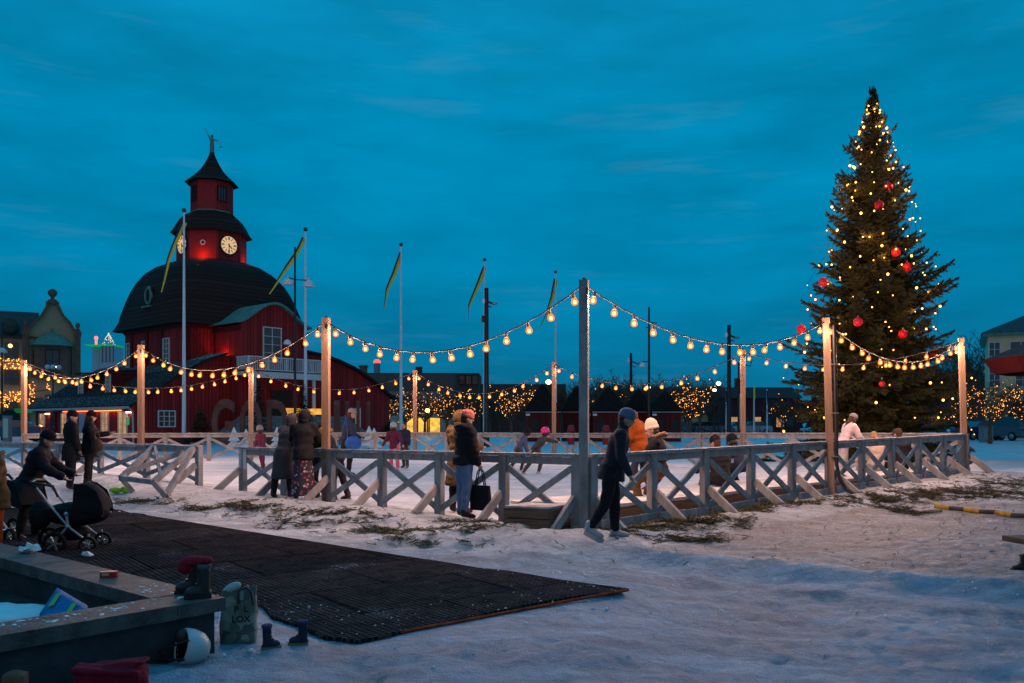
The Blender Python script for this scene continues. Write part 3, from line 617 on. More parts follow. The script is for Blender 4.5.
# ------------------------------------------------------------------ boots
def boot(loc, rz, hh, ln, mat, sole_m, label, group, collar_m=None, lean=0):
    root = empty('winter_boot', loc, label, 'boot', group, rz)
    m = MB(); w = ln * .38
    # shaft + foot as one skin: loft of ellipses
    rings = [(0, ln * .02, ln * .5, w * .5, .02), (0, ln * .05, ln * .52, w * .52, .3 * hh), ]
    m.ball((0, ln * .28, hh * .17), (w * .52, ln * .33, hh * .19), 12, 8); m.cap((0, 0, hh * .2), (0, lean * hh, hh * .82), w * .5, w * .54, 12)
    m.ball((0, ln * .02, hh * .12), (w * .5, ln * .28, hh * .16), 12, 8); m.cap((0, ln * .1, hh * .3), (0, ln * .34, hh * .16), w * .42, w * .36, 10)
    o = m.build('upper', mat, root); remesh(o, .009, 3)
    m = MB(); pr = [(-.42 * w, -ln * .22), (.42 * w, -ln * .22), (.5 * w, 0), (.46 * w, ln * .25), (.52 * w, ln * .45), (.3 * w, ln * .62), (-.3 * w, ln * .62), (-.52 * w, ln * .45), (-.46 * w, ln * .25), (-.5 * w, 0)]
    m.prism(pr, 0, hh * .1); m.build('sole', sole_m, root)
    m = MB(); m.lathe([(w * .50, hh * .86), (w * .60, hh * .87), (w * .62, hh * .97), (w * .56, hh), (w * .42, hh * .99), (w * .42, hh * .9)], (0, lean * hh, 0), 14); m.build('collar', collar_m or mat, root)
    m = MB(); [m.bar((-w * .3, ln * (.17 + .07 * k), hh * (.5 - .1 * k)), (w * .3, ln * (.17 + .07 * k), hh * (.5 - .1 * k)), .012, .01) for k in range(3)]; m.build('laces', socket_m, root)
    return root
navy = M('navy_boot', (.02, .03, .05), .6, .3, 12, .2); gum = M('gum_sole', (.2, .15, .09), .8, .2); felt = M('felt_collar', (.03, .06, .14), .9, .2)
blackboot = M('black_rubber', (.02, .02, .02), .5, .3, 8); rub = M('rubber_sole', (.025, .025, .025), .7, .2); greycuff = M('grey_cuff', (.11, .11, .12), .8, .2)
q = gz(267, 649); boot((q.x, q.y, h(q.x, q.y)), R(-60), .165, .15, navy, gum, 'small navy boot standing left of its mate on the snow beside the bag', 'pair of small navy boots', felt)
q = gz(300, 644); boot((q.x + .02, q.y, h(q.x, q.y)), R(100), .165, .16, navy, gum, 'small navy boot standing right of its mate at the edge of the mat', 'pair of small navy boots', felt)
q = gz(203, 598, CT); boot((q.x, q.y + .02, CT), R(115), .22, .20, blackboot, rub, 'tall black winter boot on the planter cap, the right one of the pair', 'pair of tall black boots', greycuff)
q = gz(193, 593, CT); boot((q.x, q.y + .02, CT), R(110), .22, .20, blackboot, rub, 'tall black winter boot on the planter cap, the left one of the pair', 'pair of tall black boots', greycuff)
knit_red = M('red_knit', (.28, .012, .03), .95, .25, 30, .6, 90)
q = gz(200, 597, CT); m = MB(); m.ball((q.x - .035, q.y - .0, CT + .235), (.085, .06, .035), 14, 8); m.ball((q.x - .095, q.y, CT + .2), (.05, .05, .055), 12, 8, Matrix.Rotation(.4, 3, 'Y')); m.ball((q.x + .04, q.y, CT + .24), (.045, .05, .025), 12, 8)
o = m.build('woollen_hat', knit_red, off=(q.x, q.y, CT + .2)); remesh(o, .008, 4); tag(o, 'red woollen hat slumped over the tops of the black boots', 'hat')
# ------------------------------------------------------------------ bag
def camo_mat():
    m, nt, b = newmat('camouflage_print'); L = nt.links.new
    tc = N(nt, 'ShaderNodeTexCoord'); v = N(nt, 'ShaderNodeTexVoronoi', Scale=14.0); n = N(nt, 'ShaderNodeTexNoise', Scale=9.0, Detail=5.0)
    mxv = N(nt, 'ShaderNodeMix', data_type='VECTOR'); mxv.inputs[0].default_value = .12; L(tc.outputs['Object'], mxv.inputs[4]); L(n.outputs['Color'], mxv.inputs[5]); L(tc.outputs['Object'], n.inputs['Vector'])
    L(mxv.outputs[1], v.inputs['Vector']); r = N(nt, 'ShaderNodeValToRGB'); sx = N(nt, 'ShaderNodeSeparateColor'); L(v.outputs['Color'], sx.inputs[0]); L(sx.outputs[0], r.inputs[0])
    r.color_ramp.interpolation = 'CONSTANT'; r.color_ramp.elements[0].color = (.10, .13, .10, 1); r.color_ramp.elements[1].position = .35; r.color_ramp.elements[1].color = (.19, .22, .17, 1)
    for p, c in ((.6, (.055, .08, .075, 1)), (.8, (.26, .28, .23, 1))): e = r.color_ramp.elements.new(p); e.color = c
    L(r.outputs[0], b.inputs['Base Color']); b.inputs['Roughness'].default_value = .6
    bp = N(nt, 'ShaderNodeBump', Strength=.6, Distance=.03); L(n.outputs['Fac'], bp.inputs['Height']); L(bp.outputs[0], b.inputs['Normal']); return m
q = gz(236, 644); BW, BH, BD = .245, .36, .16
root = empty('shopping_bag', (q.x, q.y + .06, h(q.x, q.y)), 'tall camouflage print carrier bag with dark lettering leaning by the planter end', 'bag', rz=R(14))
m = MB(); G = 9; rr = random.Random(2); gv = []
for k in range(7):
    z = BH * k / 6; s = 1 - .07 * math.sin(math.pi * k / 6) * 0 - .1 * (k / 6) ** 2; dd = BD * (1 - .55 * (k / 6) ** 1.5)
    for i in range(28):
        t = 2 * math.pi * i / 28; cx, sx_ = math.cos(t), math.sin(t); e = .45
        x = BW / 2 * s * math.copysign(abs(cx) ** e, cx); y = dd / 2 * math.copysign(abs(sx_) ** e, sx_)
        w = noise.noise(Vector((x * 14, y * 14, z * 12))) * .014
        gv.append((x + w, y + w + .03 * (k / 6), z + (w * 2 if k == 6 else 0)))
m.add(gv, [(k * 28 + i, k * 28 + (i + 1) % 28, (k + 1) * 28 + (i + 1) % 28, (k + 1) * 28 + i) for k in range(6) for i in range(28)], True); m.add(gv[:28], [tuple(range(27, -1, -1))])
m.build('sack', camo_mat(), root)
for s in (0, 1):
    m = MB(); m.tube([(.0 + .03 * s, -.06 + .07 * s, BH * .74), (.0 + .03 * s, -.04 + .07 * s, BH * .98), (.05, -.03 + .07 * s, BH * 1.03), (.085, -.04 + .05 * s, BH * .95), (.1, -.06 + .05 * s, BH * .7)], .009, 6); m.build('handle', socket_m, root)
m = MB(); m.ball((-.05, .03, BH * .99), (.07, .045, .035), 12, 8, Matrix.Rotation(-.5, 3, 'Y')); m.build('cloth_inside', M('pale_cloth', (.4, .42, .4), .8, .2), root)
def text(body, size, ext, mat, loc, rot, parent=None, name='lettering', sx=1, bold=0, mesh=True):
    cu = bpy.data.curves.new(name, 'FONT'); cu.body = body; cu.size = size; cu.extrude = ext; cu.align_x = 'CENTER'; cu.align_y = 'BOTTOM_BASELINE' if False else 'BOTTOM'; cu.offset = bold; cu.resolution_u = 4
    ob = bpy.data.objects.new(name, cu); col.objects.link(ob); dg = bpy.context.evaluated_depsgraph_get()
    me = bpy.data.meshes.new_from_object(ob.evaluated_get(dg)); bpy.data.objects.remove(ob); bpy.data.curves.remove(cu)
    me.transform(Matrix.Diagonal((sx, 1, 1, 1))); me.materials.clear(); me.materials.append(mat)
    o2 = bpy.data.objects.new(name, me); col.objects.link(o2); o2.location = loc; o2.rotation_euler = rot
    if parent: o2.parent = parent
    return o2
ink = M('brown_ink', (.055, .03, .02), .7, .2)
text('P  L', .06, .002, ink, (.02, -.078, .20), (R(88), 0, 0), root, 'print', 1.0, .002); text('LOX', .06, .002, ink, (.02, -.086, .135), (R(88), 0, 0), root, 'print', 1.0, .002)
# ------------------------------------------------------------------ helmet on the snow
root = empty('skating_helmet', gz(186, 668), 'white skating helmet with black lining lying against the planter wall', 'helmet')
hc = gz(186, 668) + Vector((0, .05, .115)); ax = Vector((-.75, -.62, .25)).normalized(); zq = ax.to_track_quat('Z', 'Y').to_matrix()
shell = [(.002, -.125), (.06, -.112), (.095, -.075), (.112, -.02), (.115, .03), (.11, .05)]
m = MB(); m.lathe(shell + [(.1, .05), (.1, .03)] , hc, 22, zq, closed=False); m.build('shell', M('white_shell', (.45, .47, .49), .35, .06), root, root.location)
m = MB(); m.lathe([(r_ * .88, z_ * .88) for r_, z_ in shell], hc, 18, zq, closed=False); m.build('lining', M('black_foam', (.012, .012, .013), .9, .3), root, root.location)
m = MB(); e1 = hc + zq @ Vector((.1, 0, .05)); e2 = hc + zq @ Vector((-.1, 0, .05)); md = hc + ax * .15 + Vector((-.02, 0, -.09))
for k_ in (0, 1): m.tube([e1 + zq @ Vector((0, .06 * (1 if k_ else -1), 0)), md + Vector((-.02, 0, .05 * k_)), gz(166, 668) + Vector((0, .03, .03)), gz(163, 676) + Vector((0, 0, .01))], .008, 6)
m.ball(hc + zq @ Vector((0, .06, .06)), (.05, .04, .05), 10, 6); m.build('strap', socket_m, root, root.location)
# red cloth bag and brown pouch at the bottom edge
redc = M('dark_red_cloth', (.20, .008, .02), .85, .3, 8, .5, 25)
q = gz(112, 706); m = MB()
for k_, (dx, dz, rx_, rz_) in enumerate(((.0, .1, .18, .06), (.12, .12, .07, .1))): m.ball((q.x + dx, q.y, q.z + dz), (rx_, .09, rz_), 16, 8)
m.box((q.x, q.y, .1), (.34, .15, .2)); m.box((q.x - .02, q.y - .03, .205), (.33, .12, .025), rot=Matrix.Rotation(.06, 3, 'Y')); m.box((q.x + .03, q.y + .02, .225), (.3, .1, .02), rot=Matrix.Rotation(-.07, 3, 'Y')); o = m.build('cloth_bag', redc, off=q); remesh(o, .009, 4); tag(o, 'folded dark red cloth bag in front of the planter', 'bag')
q = gz(15, 712); m = MB(); m.box((q.x, q.y, .1), (.11, .09, .2), rz=.2); m.ball((q.x, q.y, .19), (.055, .045, .03)); o = m.build('leather_pouch', M('tan_leather', (.16, .09, .05), .7, .25), off=q); remesh(o, .01, 3); tag(o, 'small tan pouch at the bottom left corner', 'pouch')
# litter on the mat
for i, (px, py, lb) in enumerate([(163, 552, 'tangle of red string lying on the mat nearest the planter'), (230, 543, 'smaller tangle of red string further out on the mat')]):
    q = gz(px, py); rr = random.Random(i); m = MB()
    for _ in range(16): a = rr.uniform(0, 6.3); r_ = rr.uniform(.05, .16); m.tube([(q.x, q.y, .03), (q.x + r_ * .5 * math.cos(a), q.y + r_ * .5 * math.sin(a), .05), (q.x + r_ * math.cos(a + .3), q.y + r_ * math.sin(a + .3), .03)], .003, 3)
    tag(m.build('string_tangle', M('red_string%d' % i, (.4, .02, .02), .8), off=(q.x, q.y, .03)), lb, 'string')
rr = random.Random(8)
q = gz(297, 552); tag(MB().prism([(q.x + .05 * math.cos(t), q.y + .03 * math.sin(t)) for t in (0, 1, 2.2, 3.4, 4.9)], .024, .03).build('leaf', M('yellow_leaf', (.5, .25, .02), .7), off=(q.x, q.y, .024)), 'yellow fallen leaf lying on the black mat', 'leaf')
q = gz(122, 502, .05); m = MB(); z_ = h(q.x, q.y); m.ball((q.x - .12, q.y, z_ + .05), (.13, .07, .06), 10, 6); m.ball((q.x + .1, q.y, z_ + .05), (.1, .08, .07), 10, 6); m.cap((q.x, q.y, z_ + .06), (q.x + .05, q.y - .06, z_ + .1), .04, .03)
o = m.build('mitten', M('neon_yellow', (.35, .6, .04), .7, .3, 10), off=(q.x, q.y, z_)); remesh(o, .012, 3); tag(o, 'neon yellow mitten dropped on the snow beyond the pram', 'mitten')
# ================================================================== TOWN HALL
GZ = .29
redb = board_mat('red_boards', (.33, .026, .026), .26)
shing = board_mat('black_shingles', (.043, .022, .019), .30, 'z', .45, .9)
roofd = M('dark_tar_roof', (.035, .024, .022), .85, .5, 4, .5, 18, snow=.17, spec=.05)
copper = M('green_copper', (.10, .23, .19), .65, .3, 3)
trimw = M('white_trim', (.6, .6, .58), .6, .08)
trimr = M('dark_red_trim', (.10, .012, .014), .7, .2)
pane_dark = M('dark_pane', (.03, .04, .05), .06, .2, 3, spec=.8)
pane_warm = window_mat('warm_pane', (1, .5, .16), .75)
pane_dim = window_mat('dim_pane', (.9, .62, .4), .015); pane_dim.node_tree.nodes['Principled BSDF'].inputs['Base Color'].default_value = (.03, .04, .05, 1)
HC = Vector((-22.94, 65, GZ)); HR = math.atan2(.753, .657)
hall = empty('town_hall', HC, 'dark red timber town hall with black domed roof and clock tower', 'town hall', rz=HR)
def ring(m, s, z, ch):      # square with chamfered corners (8 points)
    c = s * ch
    return [(s, -s + c), (s, s - c), (s - c, s), (-s + c, s), (-s, s - c), (-s, -s + c), (-s + c, -s), (s - c, -s)]
def loft(rings, zs, mat, name, parent, smooth=False, cap=True):
    m = MB(); n = len(rings[0]); vs = [(p[0], p[1], z) for r_, z in zip(rings, zs) for p in r_]
    m.add(vs, [(k * n + i, k * n + (i + 1) % n, (k + 1) * n + (i + 1) % n, (k + 1) * n + i) for k in range(len(rings) - 1) for i in range(n)], smooth)
    if cap: m.add(vs[:n], [tuple(range(n - 1, -1, -1))]); m.add(vs[-n:], [tuple(range(n))])
    return m.build(name, mat, parent)
S = 4.75
loft([ring(0, S, 0, .12)] * 2, [0, 8.35], redb, 'hall_wall', hall)
prof = [(1.15, 8.15, .12), (1.13, 8.3, .12), (1.085, 8.8, .14), (1.06, 9.5, .16), (1.025, 10.3, .2), (.98, 11.1, .24), (.915, 11.85, .28), (.83, 12.5, .34), (.72, 12.98, .42), (.56, 13.35, .52)]
pp_ = []
for i in range(len(prof) - 1):
    for k in range(3): t = k / 3; pp_.append(tuple(lerp(prof[i][j], prof[i + 1][j], t) for j in range(3)))
pp_.append(prof[-1])
loft([ring(0, S * a, 0, c) for a, z, c in pp_], [z for a, z, c in pp_], shing, 'dome_roof', hall, True)
m = MB(); 
for s in (1, -1): m.box((0, s * S * 1.0, 8.0), (2 * S * .9, .16, .22)); m.box((s * S * 1.0, 0, 8.0), (.16, 2 * S * .9, .22))
m.build('cornice', trimr, hall)
def octa_ring(r): return [(r * math.cos(R(22.5 + 45 * k)), r * math.sin(R(22.5 + 45 * k))) for k in range(8)]
drum = loft([octa_ring(2.56)] * 2, [13.0, 15.75], redb, 'clock_drum', hall)
loft([octa_ring(r_) for r_ in (2.9, 3.02, 2.78, 2.55, 2.25, 1.85, 1.5)], [15.5, 15.55, 15.85, 16.3, 16.75, 17.1, 17.25], shing, 'drum_roof', hall)
loft([octa_ring(1.58)] * 2, [17.2, 17.3], copper, 'copper_band', hall)
lant = loft([octa_ring(1.56)] * 2, [17.3, 19.7], redb, 'lantern', hall)
loft([octa_ring(r_) for r_ in (1.75, 2.0, 1.6, 1.2, .8, .5, .26, .16)], [19.5, 19.5, 19.85, 20.2, 20.65, 21.15, 21.65, 21.95], shing, 'spire_roof', hall)
def face_tf(ang, dist, z):      # local frame on a wall whose outward normal is at `ang` in hall coordinates
    n = Vector((math.cos(ang), math.sin(ang), 0)); x = Vector((-n.y, n.x, 0))
    return lambda u, w, o=0: n * (dist + o) + x * u + Vector((0, 0, z + w))
def window(parent, tf, w, hgt, pane, frame=trimw, nx_=2, ny_=4, name='window', d=.06):
    m = MB(); fw = .07
    q = lambda u0, u1, w0, w1, o0, o1: m.add([tf(u, w_, o) for o in (o0, o1) for u, w_ in ((u0, w0), (u1, w0), (u1, w1), (u0, w1))], [(3, 2, 1, 0), (4, 5, 6, 7), (0, 1, 5, 4), (1, 2, 6, 5), (2, 3, 7, 6), (3, 0, 4, 7)])
    a, b_ = w / 2, hgt / 2
    q(-a - fw, -a, -b_ - fw, b_ + fw, -.02, d + .03); q(a, a + fw, -b_ - fw, b_ + fw, -.02, d + .03); q(-a, a, b_, b_ + fw, -.02, d + .03); q(-a, a, -b_ - fw, -b_, -.02, d + .05)
    for i in range(1, nx_): u = -a + w * i / nx_; q(u - .025, u + .025, -b_, b_, .01, d)
    for j in range(1, ny_): v_ = -b_ + hgt * j / ny_; q(-a, a, v_ - .018, v_ + .018, .012, d - .008)
    f = m.build(name, frame, parent)
    m = MB(); q(-a, a, -b_, b_, -.015, .015); m.build('pane', pane, f)
    return f
FR, LE = R(-90), R(180)
clock_m = E('clock_face', (1, .66, .36), .72, False); blackp = M('black_paint', (.01, .01, .01), .5, .1)
for ang in (FR, LE, 0, R(90)):
    tf = face_tf(ang, 2.56 * math.cos(R(22.5)), 14.55); m = MB(); m.add([tf(.66 * math.cos(t), .66 * math.sin(t), .06) for t in [2 * math.pi * k / 28 for k in range(28)]] + [tf(.66 * math.cos(t), .66 * math.sin(t), -.02) for t in [2 * math.pi * k / 28 for k in range(28)]], [tuple(range(28))] + [(i, 28 + i, 28 + (i + 1) % 28, (i + 1) % 28) for i in range(28)])
    cf = m.build('clock', clock_m, hall)
    m = MB()
    for k in range(28):
        t0, t1 = 2 * math.pi * k / 28, 2 * math.pi * (k + 1) / 28; P4 = [tf(r_ * math.cos(t), r_ * math.sin(t), o) for o in (.0, .1) for r_, t in ((.66, t0), (.76, t0), (.76, t1), (.66, t1))]
        m.add(P4, [(3, 2, 1, 0), (4, 5, 6, 7), (1, 2, 6, 5), (0, 4, 7, 3)])
    m.build('rim', blackp, cf)
    m = MB()
    for k in range(12):
        t = math.pi * 2 * k / 12
        for off_ in ((-.035, .035) if k % 3 == 0 else (0,)): 
            s_ = Vector((-math.sin(t), math.cos(t))) * off_; r0, r1 = .38, .61
            m.bar(tf(r0 * math.cos(t) + s_.x, r0 * math.sin(t) + s_.y, .07), tf(r1 * math.cos(t) + s_.x, r1 * math.sin(t) + s_.y, .07), .045, .02, up=tf(0, 0, 1) - tf(0, 0, 0))
    m.build('numerals', blackp, cf)
    for ln_, cw, w_ in ((.34, 135, .075), (.5, 180, .055)):
        t = R(90 - cw); m = MB(); m.bar(tf(-.1 * math.cos(t), -.1 * math.sin(t), .085), tf(ln_ * math.cos(t), ln_ * math.sin(t), .085), w_, .02, up=tf(0, 0, 1) - tf(0, 0, 0)); m.build('hand', blackp, cf)
tf = face_tf(R(-135), 2.56 * math.cos(R(22.5)), 14.6); m = MB()
for k in range(16):
    t0, t1 = 2 * math.pi * k / 16, 2 * math.pi * (k + 1) / 16; m.add([tf(r_ * math.cos(t), r_ * math.sin(t), o) for o in (0, .06) for r_, t in ((.12, t0), (.2, t0), (.2, t1), (.12, t1))], [(3, 2, 1, 0), (4, 5, 6, 7), (1, 2, 6, 5), (0, 4, 7, 3)])
m.build('round_vent', trimw, hall)
for ang in (FR, LE, 0): window(hall, face_tf(ang, 1.56 * math.cos(R(22.5)), 18.55), .62, 1.0, pane_dark, trimr, 3, 1, 'lantern_window')
# figure on the spire
fg = M('gilded_grey_metal', (.20, .19, .18), .5, .3, metal=.5); m = MB()
m.lathe([(.22, 22.25), (.24, 22.35), (.17, 22.4), (.2, 22.5), (.19, 22.9), (.17, 23.2), (.2, 23.35), (.13, 23.5), (.06, 23.56)], (0, 0, 0), 10); m.ball((0, 0, 23.68), .13, 10, 8)
lx = Vector((.943, .332, 0)); lx = Matrix.Rotation(-HR, 3, 'Z') @ lx
m.cap(lx * -.15 + Vector((0, 0, 23.4)), lx * -.32 + Vector((0, 0, 23.75)), .06, .05, 6); m.bar(lx * -.3 + Vector((0, 0, 23.7)), lx * -.62 + Vector((0, 0, 24.3)), .05, .05)
m.cap(lx * .15 + Vector((0, 0, 23.4)), lx * .5 + Vector((0, 0, 23.35)), .06, .05, 6); m.bar(lx * .3 + Vector((0, 0, 23.15)), lx * .75 + Vector((0, 0, 23.2)), .03, .03); m.tube([lx * .72 + Vector((0, 0, 23.2)), lx * .74 + Vector((0, 0, 22.85))], .015, 4); m.lathe([(0, 22.8), (.1, 22.85), (.1, 22.87), (0, 22.88)], lx * .74, 8)
m.v = [Vector((v.x * .85, v.y * .85, 21.93 + (v.z - 22.25) * .9)) for v in m.v]; m.build('justice_figure', fg, hall)
# oval dormer in the dome (left face)
m = MB(); dx = -4.95; dz = 10.45
m.lathe([(.46, -.15), (.52, .0), (.44, .12), (.36, .1), (.36, -.1)], (dx, 0, dz), 18, Matrix.Rotation(R(-90), 3, 'Y') @ Matrix.Diagonal((1.35, 1, 1)), closed=False); f = m.build('oval_window', copper, hall)
m = MB(); m.lathe([(0, .02), (.37, .02), (.37, -.1), (0, -.1)], (dx, 0, dz), 18, Matrix.Rotation(R(-90), 3, 'Y') @ Matrix.Diagonal((1.35, 1, 1))); m.build('pane', M('pale_glass', (.3, .38, .42), .3, .1), f)
m = MB(); m.box((dx + .35, 0, dz - .05), (.75, .96, 1.2)); m.build('oval_window_cheek', shing, hall); m = MB(); m.box((dx - .12, 0, dz - .8), (.3, 1.15, .1)); m.build('copper_sill', copper, hall)
# hall windows left face and front face
for v_ in (2.3, -.9, -3.4): window(hall, face_tf(LE, S, 6.1), .0 + .78, 1.75, pane_dim, trimw, 2, 5) if v_ is None else window(hall, (lambda v_: (lambda u, w, o=0: Vector((-S - o, -v_ * 1.0 + -u, 6.35 + w))))(v_), .8, 1.7, pane_dim, trimw, 2, 5)
for (x, y) in ((-S + .25, -S + .06), (-S * .1 - 1.9, -S - .02)): m = MB(); m.box((x, y - .06, 5), (.35, .12, 6.3)); m.build('pilaster', trimr, hall)
for y in (-1.6, .6, 3): m = MB(); m.box((-S - .06, y, 5), (.12, .35, 6.3)); m.build('pilaster', trimr, hall)
# front bay with arched copper roof
BY, BX = -8.3, 2.55
m = MB(); m.prism([(-BX, BY), (BX, BY), (BX, -S + .2), (-BX, -S + .2)], 0, 8.0); m.build('bay_wall', redb, hall)
def arch(u): return 8.0 + 1.45 * (math.cos(u * math.pi / 2.0) ** 1.3 if abs(u) < 1 else 0) + .12
US = [-1.16, -1.0, -.9, -.75, -.55, -.3, 0, .3, .55, .75, .9, 1.0, 1.16]
m = MB(); vs = []; AR = lambda u: 8.05 + 1.5 * max(0, .5 + .5 * math.cos(u * math.pi / 1.16)) ** .85
US = [-1.16 + 2.32 * i / 24 for i in range(25)]
for y in (BY - .35, -S + 2.4):
    for u in US: vs.append((u * BX, y, AR(u)))
    for u in US: vs.append((u * BX, y, AR(u) + .16))
n_ = 25
fs = []
for i in range(n_ - 1): fs += [(25 + i, 26 + i, 76 + i, 75 + i), (i + 1, i, 50 + i, 51 + i), (i, i + 1, 26 + i, 25 + i), (51 + i, 50 + i, 75 + i, 76 + i)]
fs += [(0, 25, 75, 50), (24, 74, 99, 49)]
m.add(vs, fs); m.build('copper_arch_roof', copper, hall)
m = MB(); pts = [(u * BX, AR(u) - .002) for u in US if abs(u) <= 1.0]; pts = [(-BX, 7.9)] + pts + [(BX, 7.9)]
m.prism(pts, 0, .3, tf=lambda v: Vector((v.x, BY + v.z - .004, v.y))); m.build('gable_wall', redb, hall)
window(hall, lambda u, w, o=0: Vector((u - .15, BY - o, 6.75 + w)), 1.35, 2.3, pane_dim, trimw, 2, 4)
m = MB(); m.box((0, BY - .05, 7.97), (2 * BX + .1, .1, .1)) if False else m.box((-BX - .06, (BY - S) / 2, 7.75), (.12, abs(BY + S), .25)); m.build('cornice', trimr, hall)
# balcony
bal = MB(); bal.box((0, BY - .75, 4.62), (5.9, 1.6, .22)); bal.box((0, BY - 1.5, 4.42), (5.9, .12, .2)); bp_ = bal.build('balcony', trimw, hall)
m = MB(); m.bar((-2.95, BY - 1.5, 5.72), (2.95, BY - 1.5, 5.72), .1, .08); m.bar((-2.95, BY - 1.5, 4.86), (2.95, BY - 1.5, 4.86), .06, .06)
for i in range(37): x = -2.9 + 5.8 * i / 36; m.box((x, BY - 1.5, 5.28), (.05 if i % 9 else .12, .05 if i % 9 else .12, .82))
for s in (-1, 1):
    m.bar((s * 2.9, BY - 1.5, 5.72), (s * 2.9, BY, 5.72), .1, .08)
    for i in range(8): m.box((s * 2.9, BY - .1 - i * .18, 5.28), (.05, .05, .82))
m.build('railing', trimw, bp_)
for s in (-.92, .92): m = MB(); m.tube([(s * 2.6, BY - 1.35, 0), (s * 2.6, BY - 1.35, 4.52)], .13, 10); m.build('pillar', trimw, bp_)
m = MB(); m.box((.6, BY - .03, 1.9), (1.7, .06, 3.4)); m.build('door', dark_wood, hall)
# low aisles wrapped round the hall
PR = [(-9.7, 2.3), (-8.4, 3.05), (-7.2, 3.9), (-6, 4.7), (-4.5, 5.5), (-3, 6.0), (3.3, 6.6), (5, 6.4), (6.5, 6.05), (8, 5.55), (9.2, 5.0), (10.4, 4.3), (11.4, 3.65), (12.2, 3.3)]
YF, YB = -7.0, 9.0
m = MB(); poly = [(-9.3, 0)] + [(-9.3, 2.45)] + [(x, z - .12) for x, z in PR[1:-1]] + [(11.7, 3.4), (11.7, 0)]
m.prism(poly, YF, YB, tf=lambda v: Vector((v.x, v.z, v.y))); m.build('aisle_wall', redb, hall)
for nm, seg in (('aisle_roof', PR[:6]), ('aisle_roof', PR[6:])):
    m = MB(); pl_ = [(x, z + .1) for x, z in seg] + [(x, z - .1) for x, z in reversed(seg)]
    m.prism(pl_, YF - .35, YB + .3, tf=lambda v: Vector((v.x, v.z, v.y))); m.build(nm, roofd, hall)
m = MB(); m.box((-9.75, (YF + YB) / 2, 2.25), (.14, YB - YF + .6, .14)); m.tube([(-9.6, YF - .1, 2.2), (-9.4, YF - .12, 1.9), (-9.36, YF - .12, 0)], .06, 6); m.build('gutter', M('gutter_white', (.4, .4, .41), .5, .1), hall)
for y in (-.5, 4.0):
    m = MB(); x0 = -8.0
    m.prism([(x0, 3.0), (x0, 4.75), (x0 + 1.9, 4.85), (x0 + 1.9, 4.2)], y - .5, y + .5, tf=lambda v: Vector((v.x, v.z, v.y))); dm = m.build('dormer', trimr, hall)
    m = MB(); m.bar((x0 - .25, y, 4.85), (x0 + 2.2, y, 4.98), 1.3, .1); m.build('dormer_roof', roofd, dm)
    window(dm, (lambda y: (lambda u, w, o=0: Vector((x0 - o, y - u, 3.95 + w))))(y), .6, 1.25, pane_dim, trimw, 2, 4)
# side wall: lit windows, doors, lamps
WX = -9.3
lw_ = lambda y, zc: (lambda u, w, o=0: Vector((WX - o, y - u, zc + w)))
for y, w_ in ((-5.6, 1.15), (-3.0, .95), (1.9, .75), (3.6, .85), (7.6, .85)): window(hall, lw_(y, 1.2), w_, 1.5, pane_warm, trimw, 2, 4)
for y in (-1.1, .5, 5.5): 
    m = MB(); m.box((WX - .04, y, 1.0), (.1, .95, 2.0)); dd_ = m.build('door', trimr if y != .5 else M('pale_door', (.25, .33, .42), .5, .1), hall); m = MB(); m.ball((WX - .11, y - .35, 1.0), .05, 8, 6); m.build('handle', grey_metal, dd_)
for y in (-6.6, 6.4):
    m = MB(); m.box((WX - .1, y, 2.02), (.2, .16, .08)); lp = m.build('wall_lamp', black_metal, hall); m = MB(); m.box((WX - .12, y, 1.95), (.22, .3, .07)); m.build('lamp_glass', E('lamp_glass_%d' % (y > 0), (1, .6, .25), 10), lp)
m = MB(); m.box((WX - .12, -1.0, 2.08), (.12, 9.0, .05)); m.build('light_strip', E('eave_strip', (1, .2, .04), 4), hall)
m = MB(); m.box((WX - .05, -6.3, 1.4), (.06, .35, .5)); m.build('green_sign', E('green_glow', (.1, .7, .3), .4, False), hall)
# front lower windows
window(hall, lambda u, w, o=0: Vector((-7.15 + u, YF - o, 1.55 + w)), 1.05, .95, pane_dim, trimw, 3, 3)
window(hall, lambda u, w, o=0: Vector((8.4 + u, YF - o, 1.55 + w)), .42, 1.7, pane_warm, trimw, 1, 3)
m = MB(); m.box((-8.95, YF - .06, 1.3), (.3, .1, .55)); m.build('green_sign', M('green_board', (.03, .2, .08), .6), hall)
# stone terrace under the balcony, with ramp shoulders
stonew = brick_mat('grey_stone_blocks', (.22, .21, .2), (.15, .145, .14), (.07, .065, .06), 1, .6, .22)
m = MB(); m.prism([(-5.2, 0), (-2.6, 1.75), (4.4, 1.75), (7.6, 0)], BY - 2.3, YF + .1 - 1.3, tf=lambda v: Vector((v.x, v.z, v.y))); m.build('stone_terrace', stonew, hall)
m = MB(); m.box((1.0, BY - 2.1, 2.08), (3.4, .1, .42)); m.build('lit_panel', window_mat('terrace_light', (1, .42, .05), 1.6), hall)
for i, (x, y, z, e_) in enumerate([(-2.0, -2.05, 13.6, 5), (2.05, -2.0, 13.6, 5), (-2.9, -6.3, 5.9, 9)]):
    m = MB(); m.box((x, y, z - .42 if i < 2 else z - .35), (.35, .35, .1)); f = m.build('flood_lamp', black_metal, hall)
    ld = bpy.data.lights.new('flood_light', 'POINT'); ld.color = (1, .12, .03); ld.energy = e_ * 4.5; ld.shadow_soft_size = .08; lo = bpy.data.objects.new('flood_light', ld); col.objects.link(lo); lo.parent = hall; lo.location = (x, y, z)
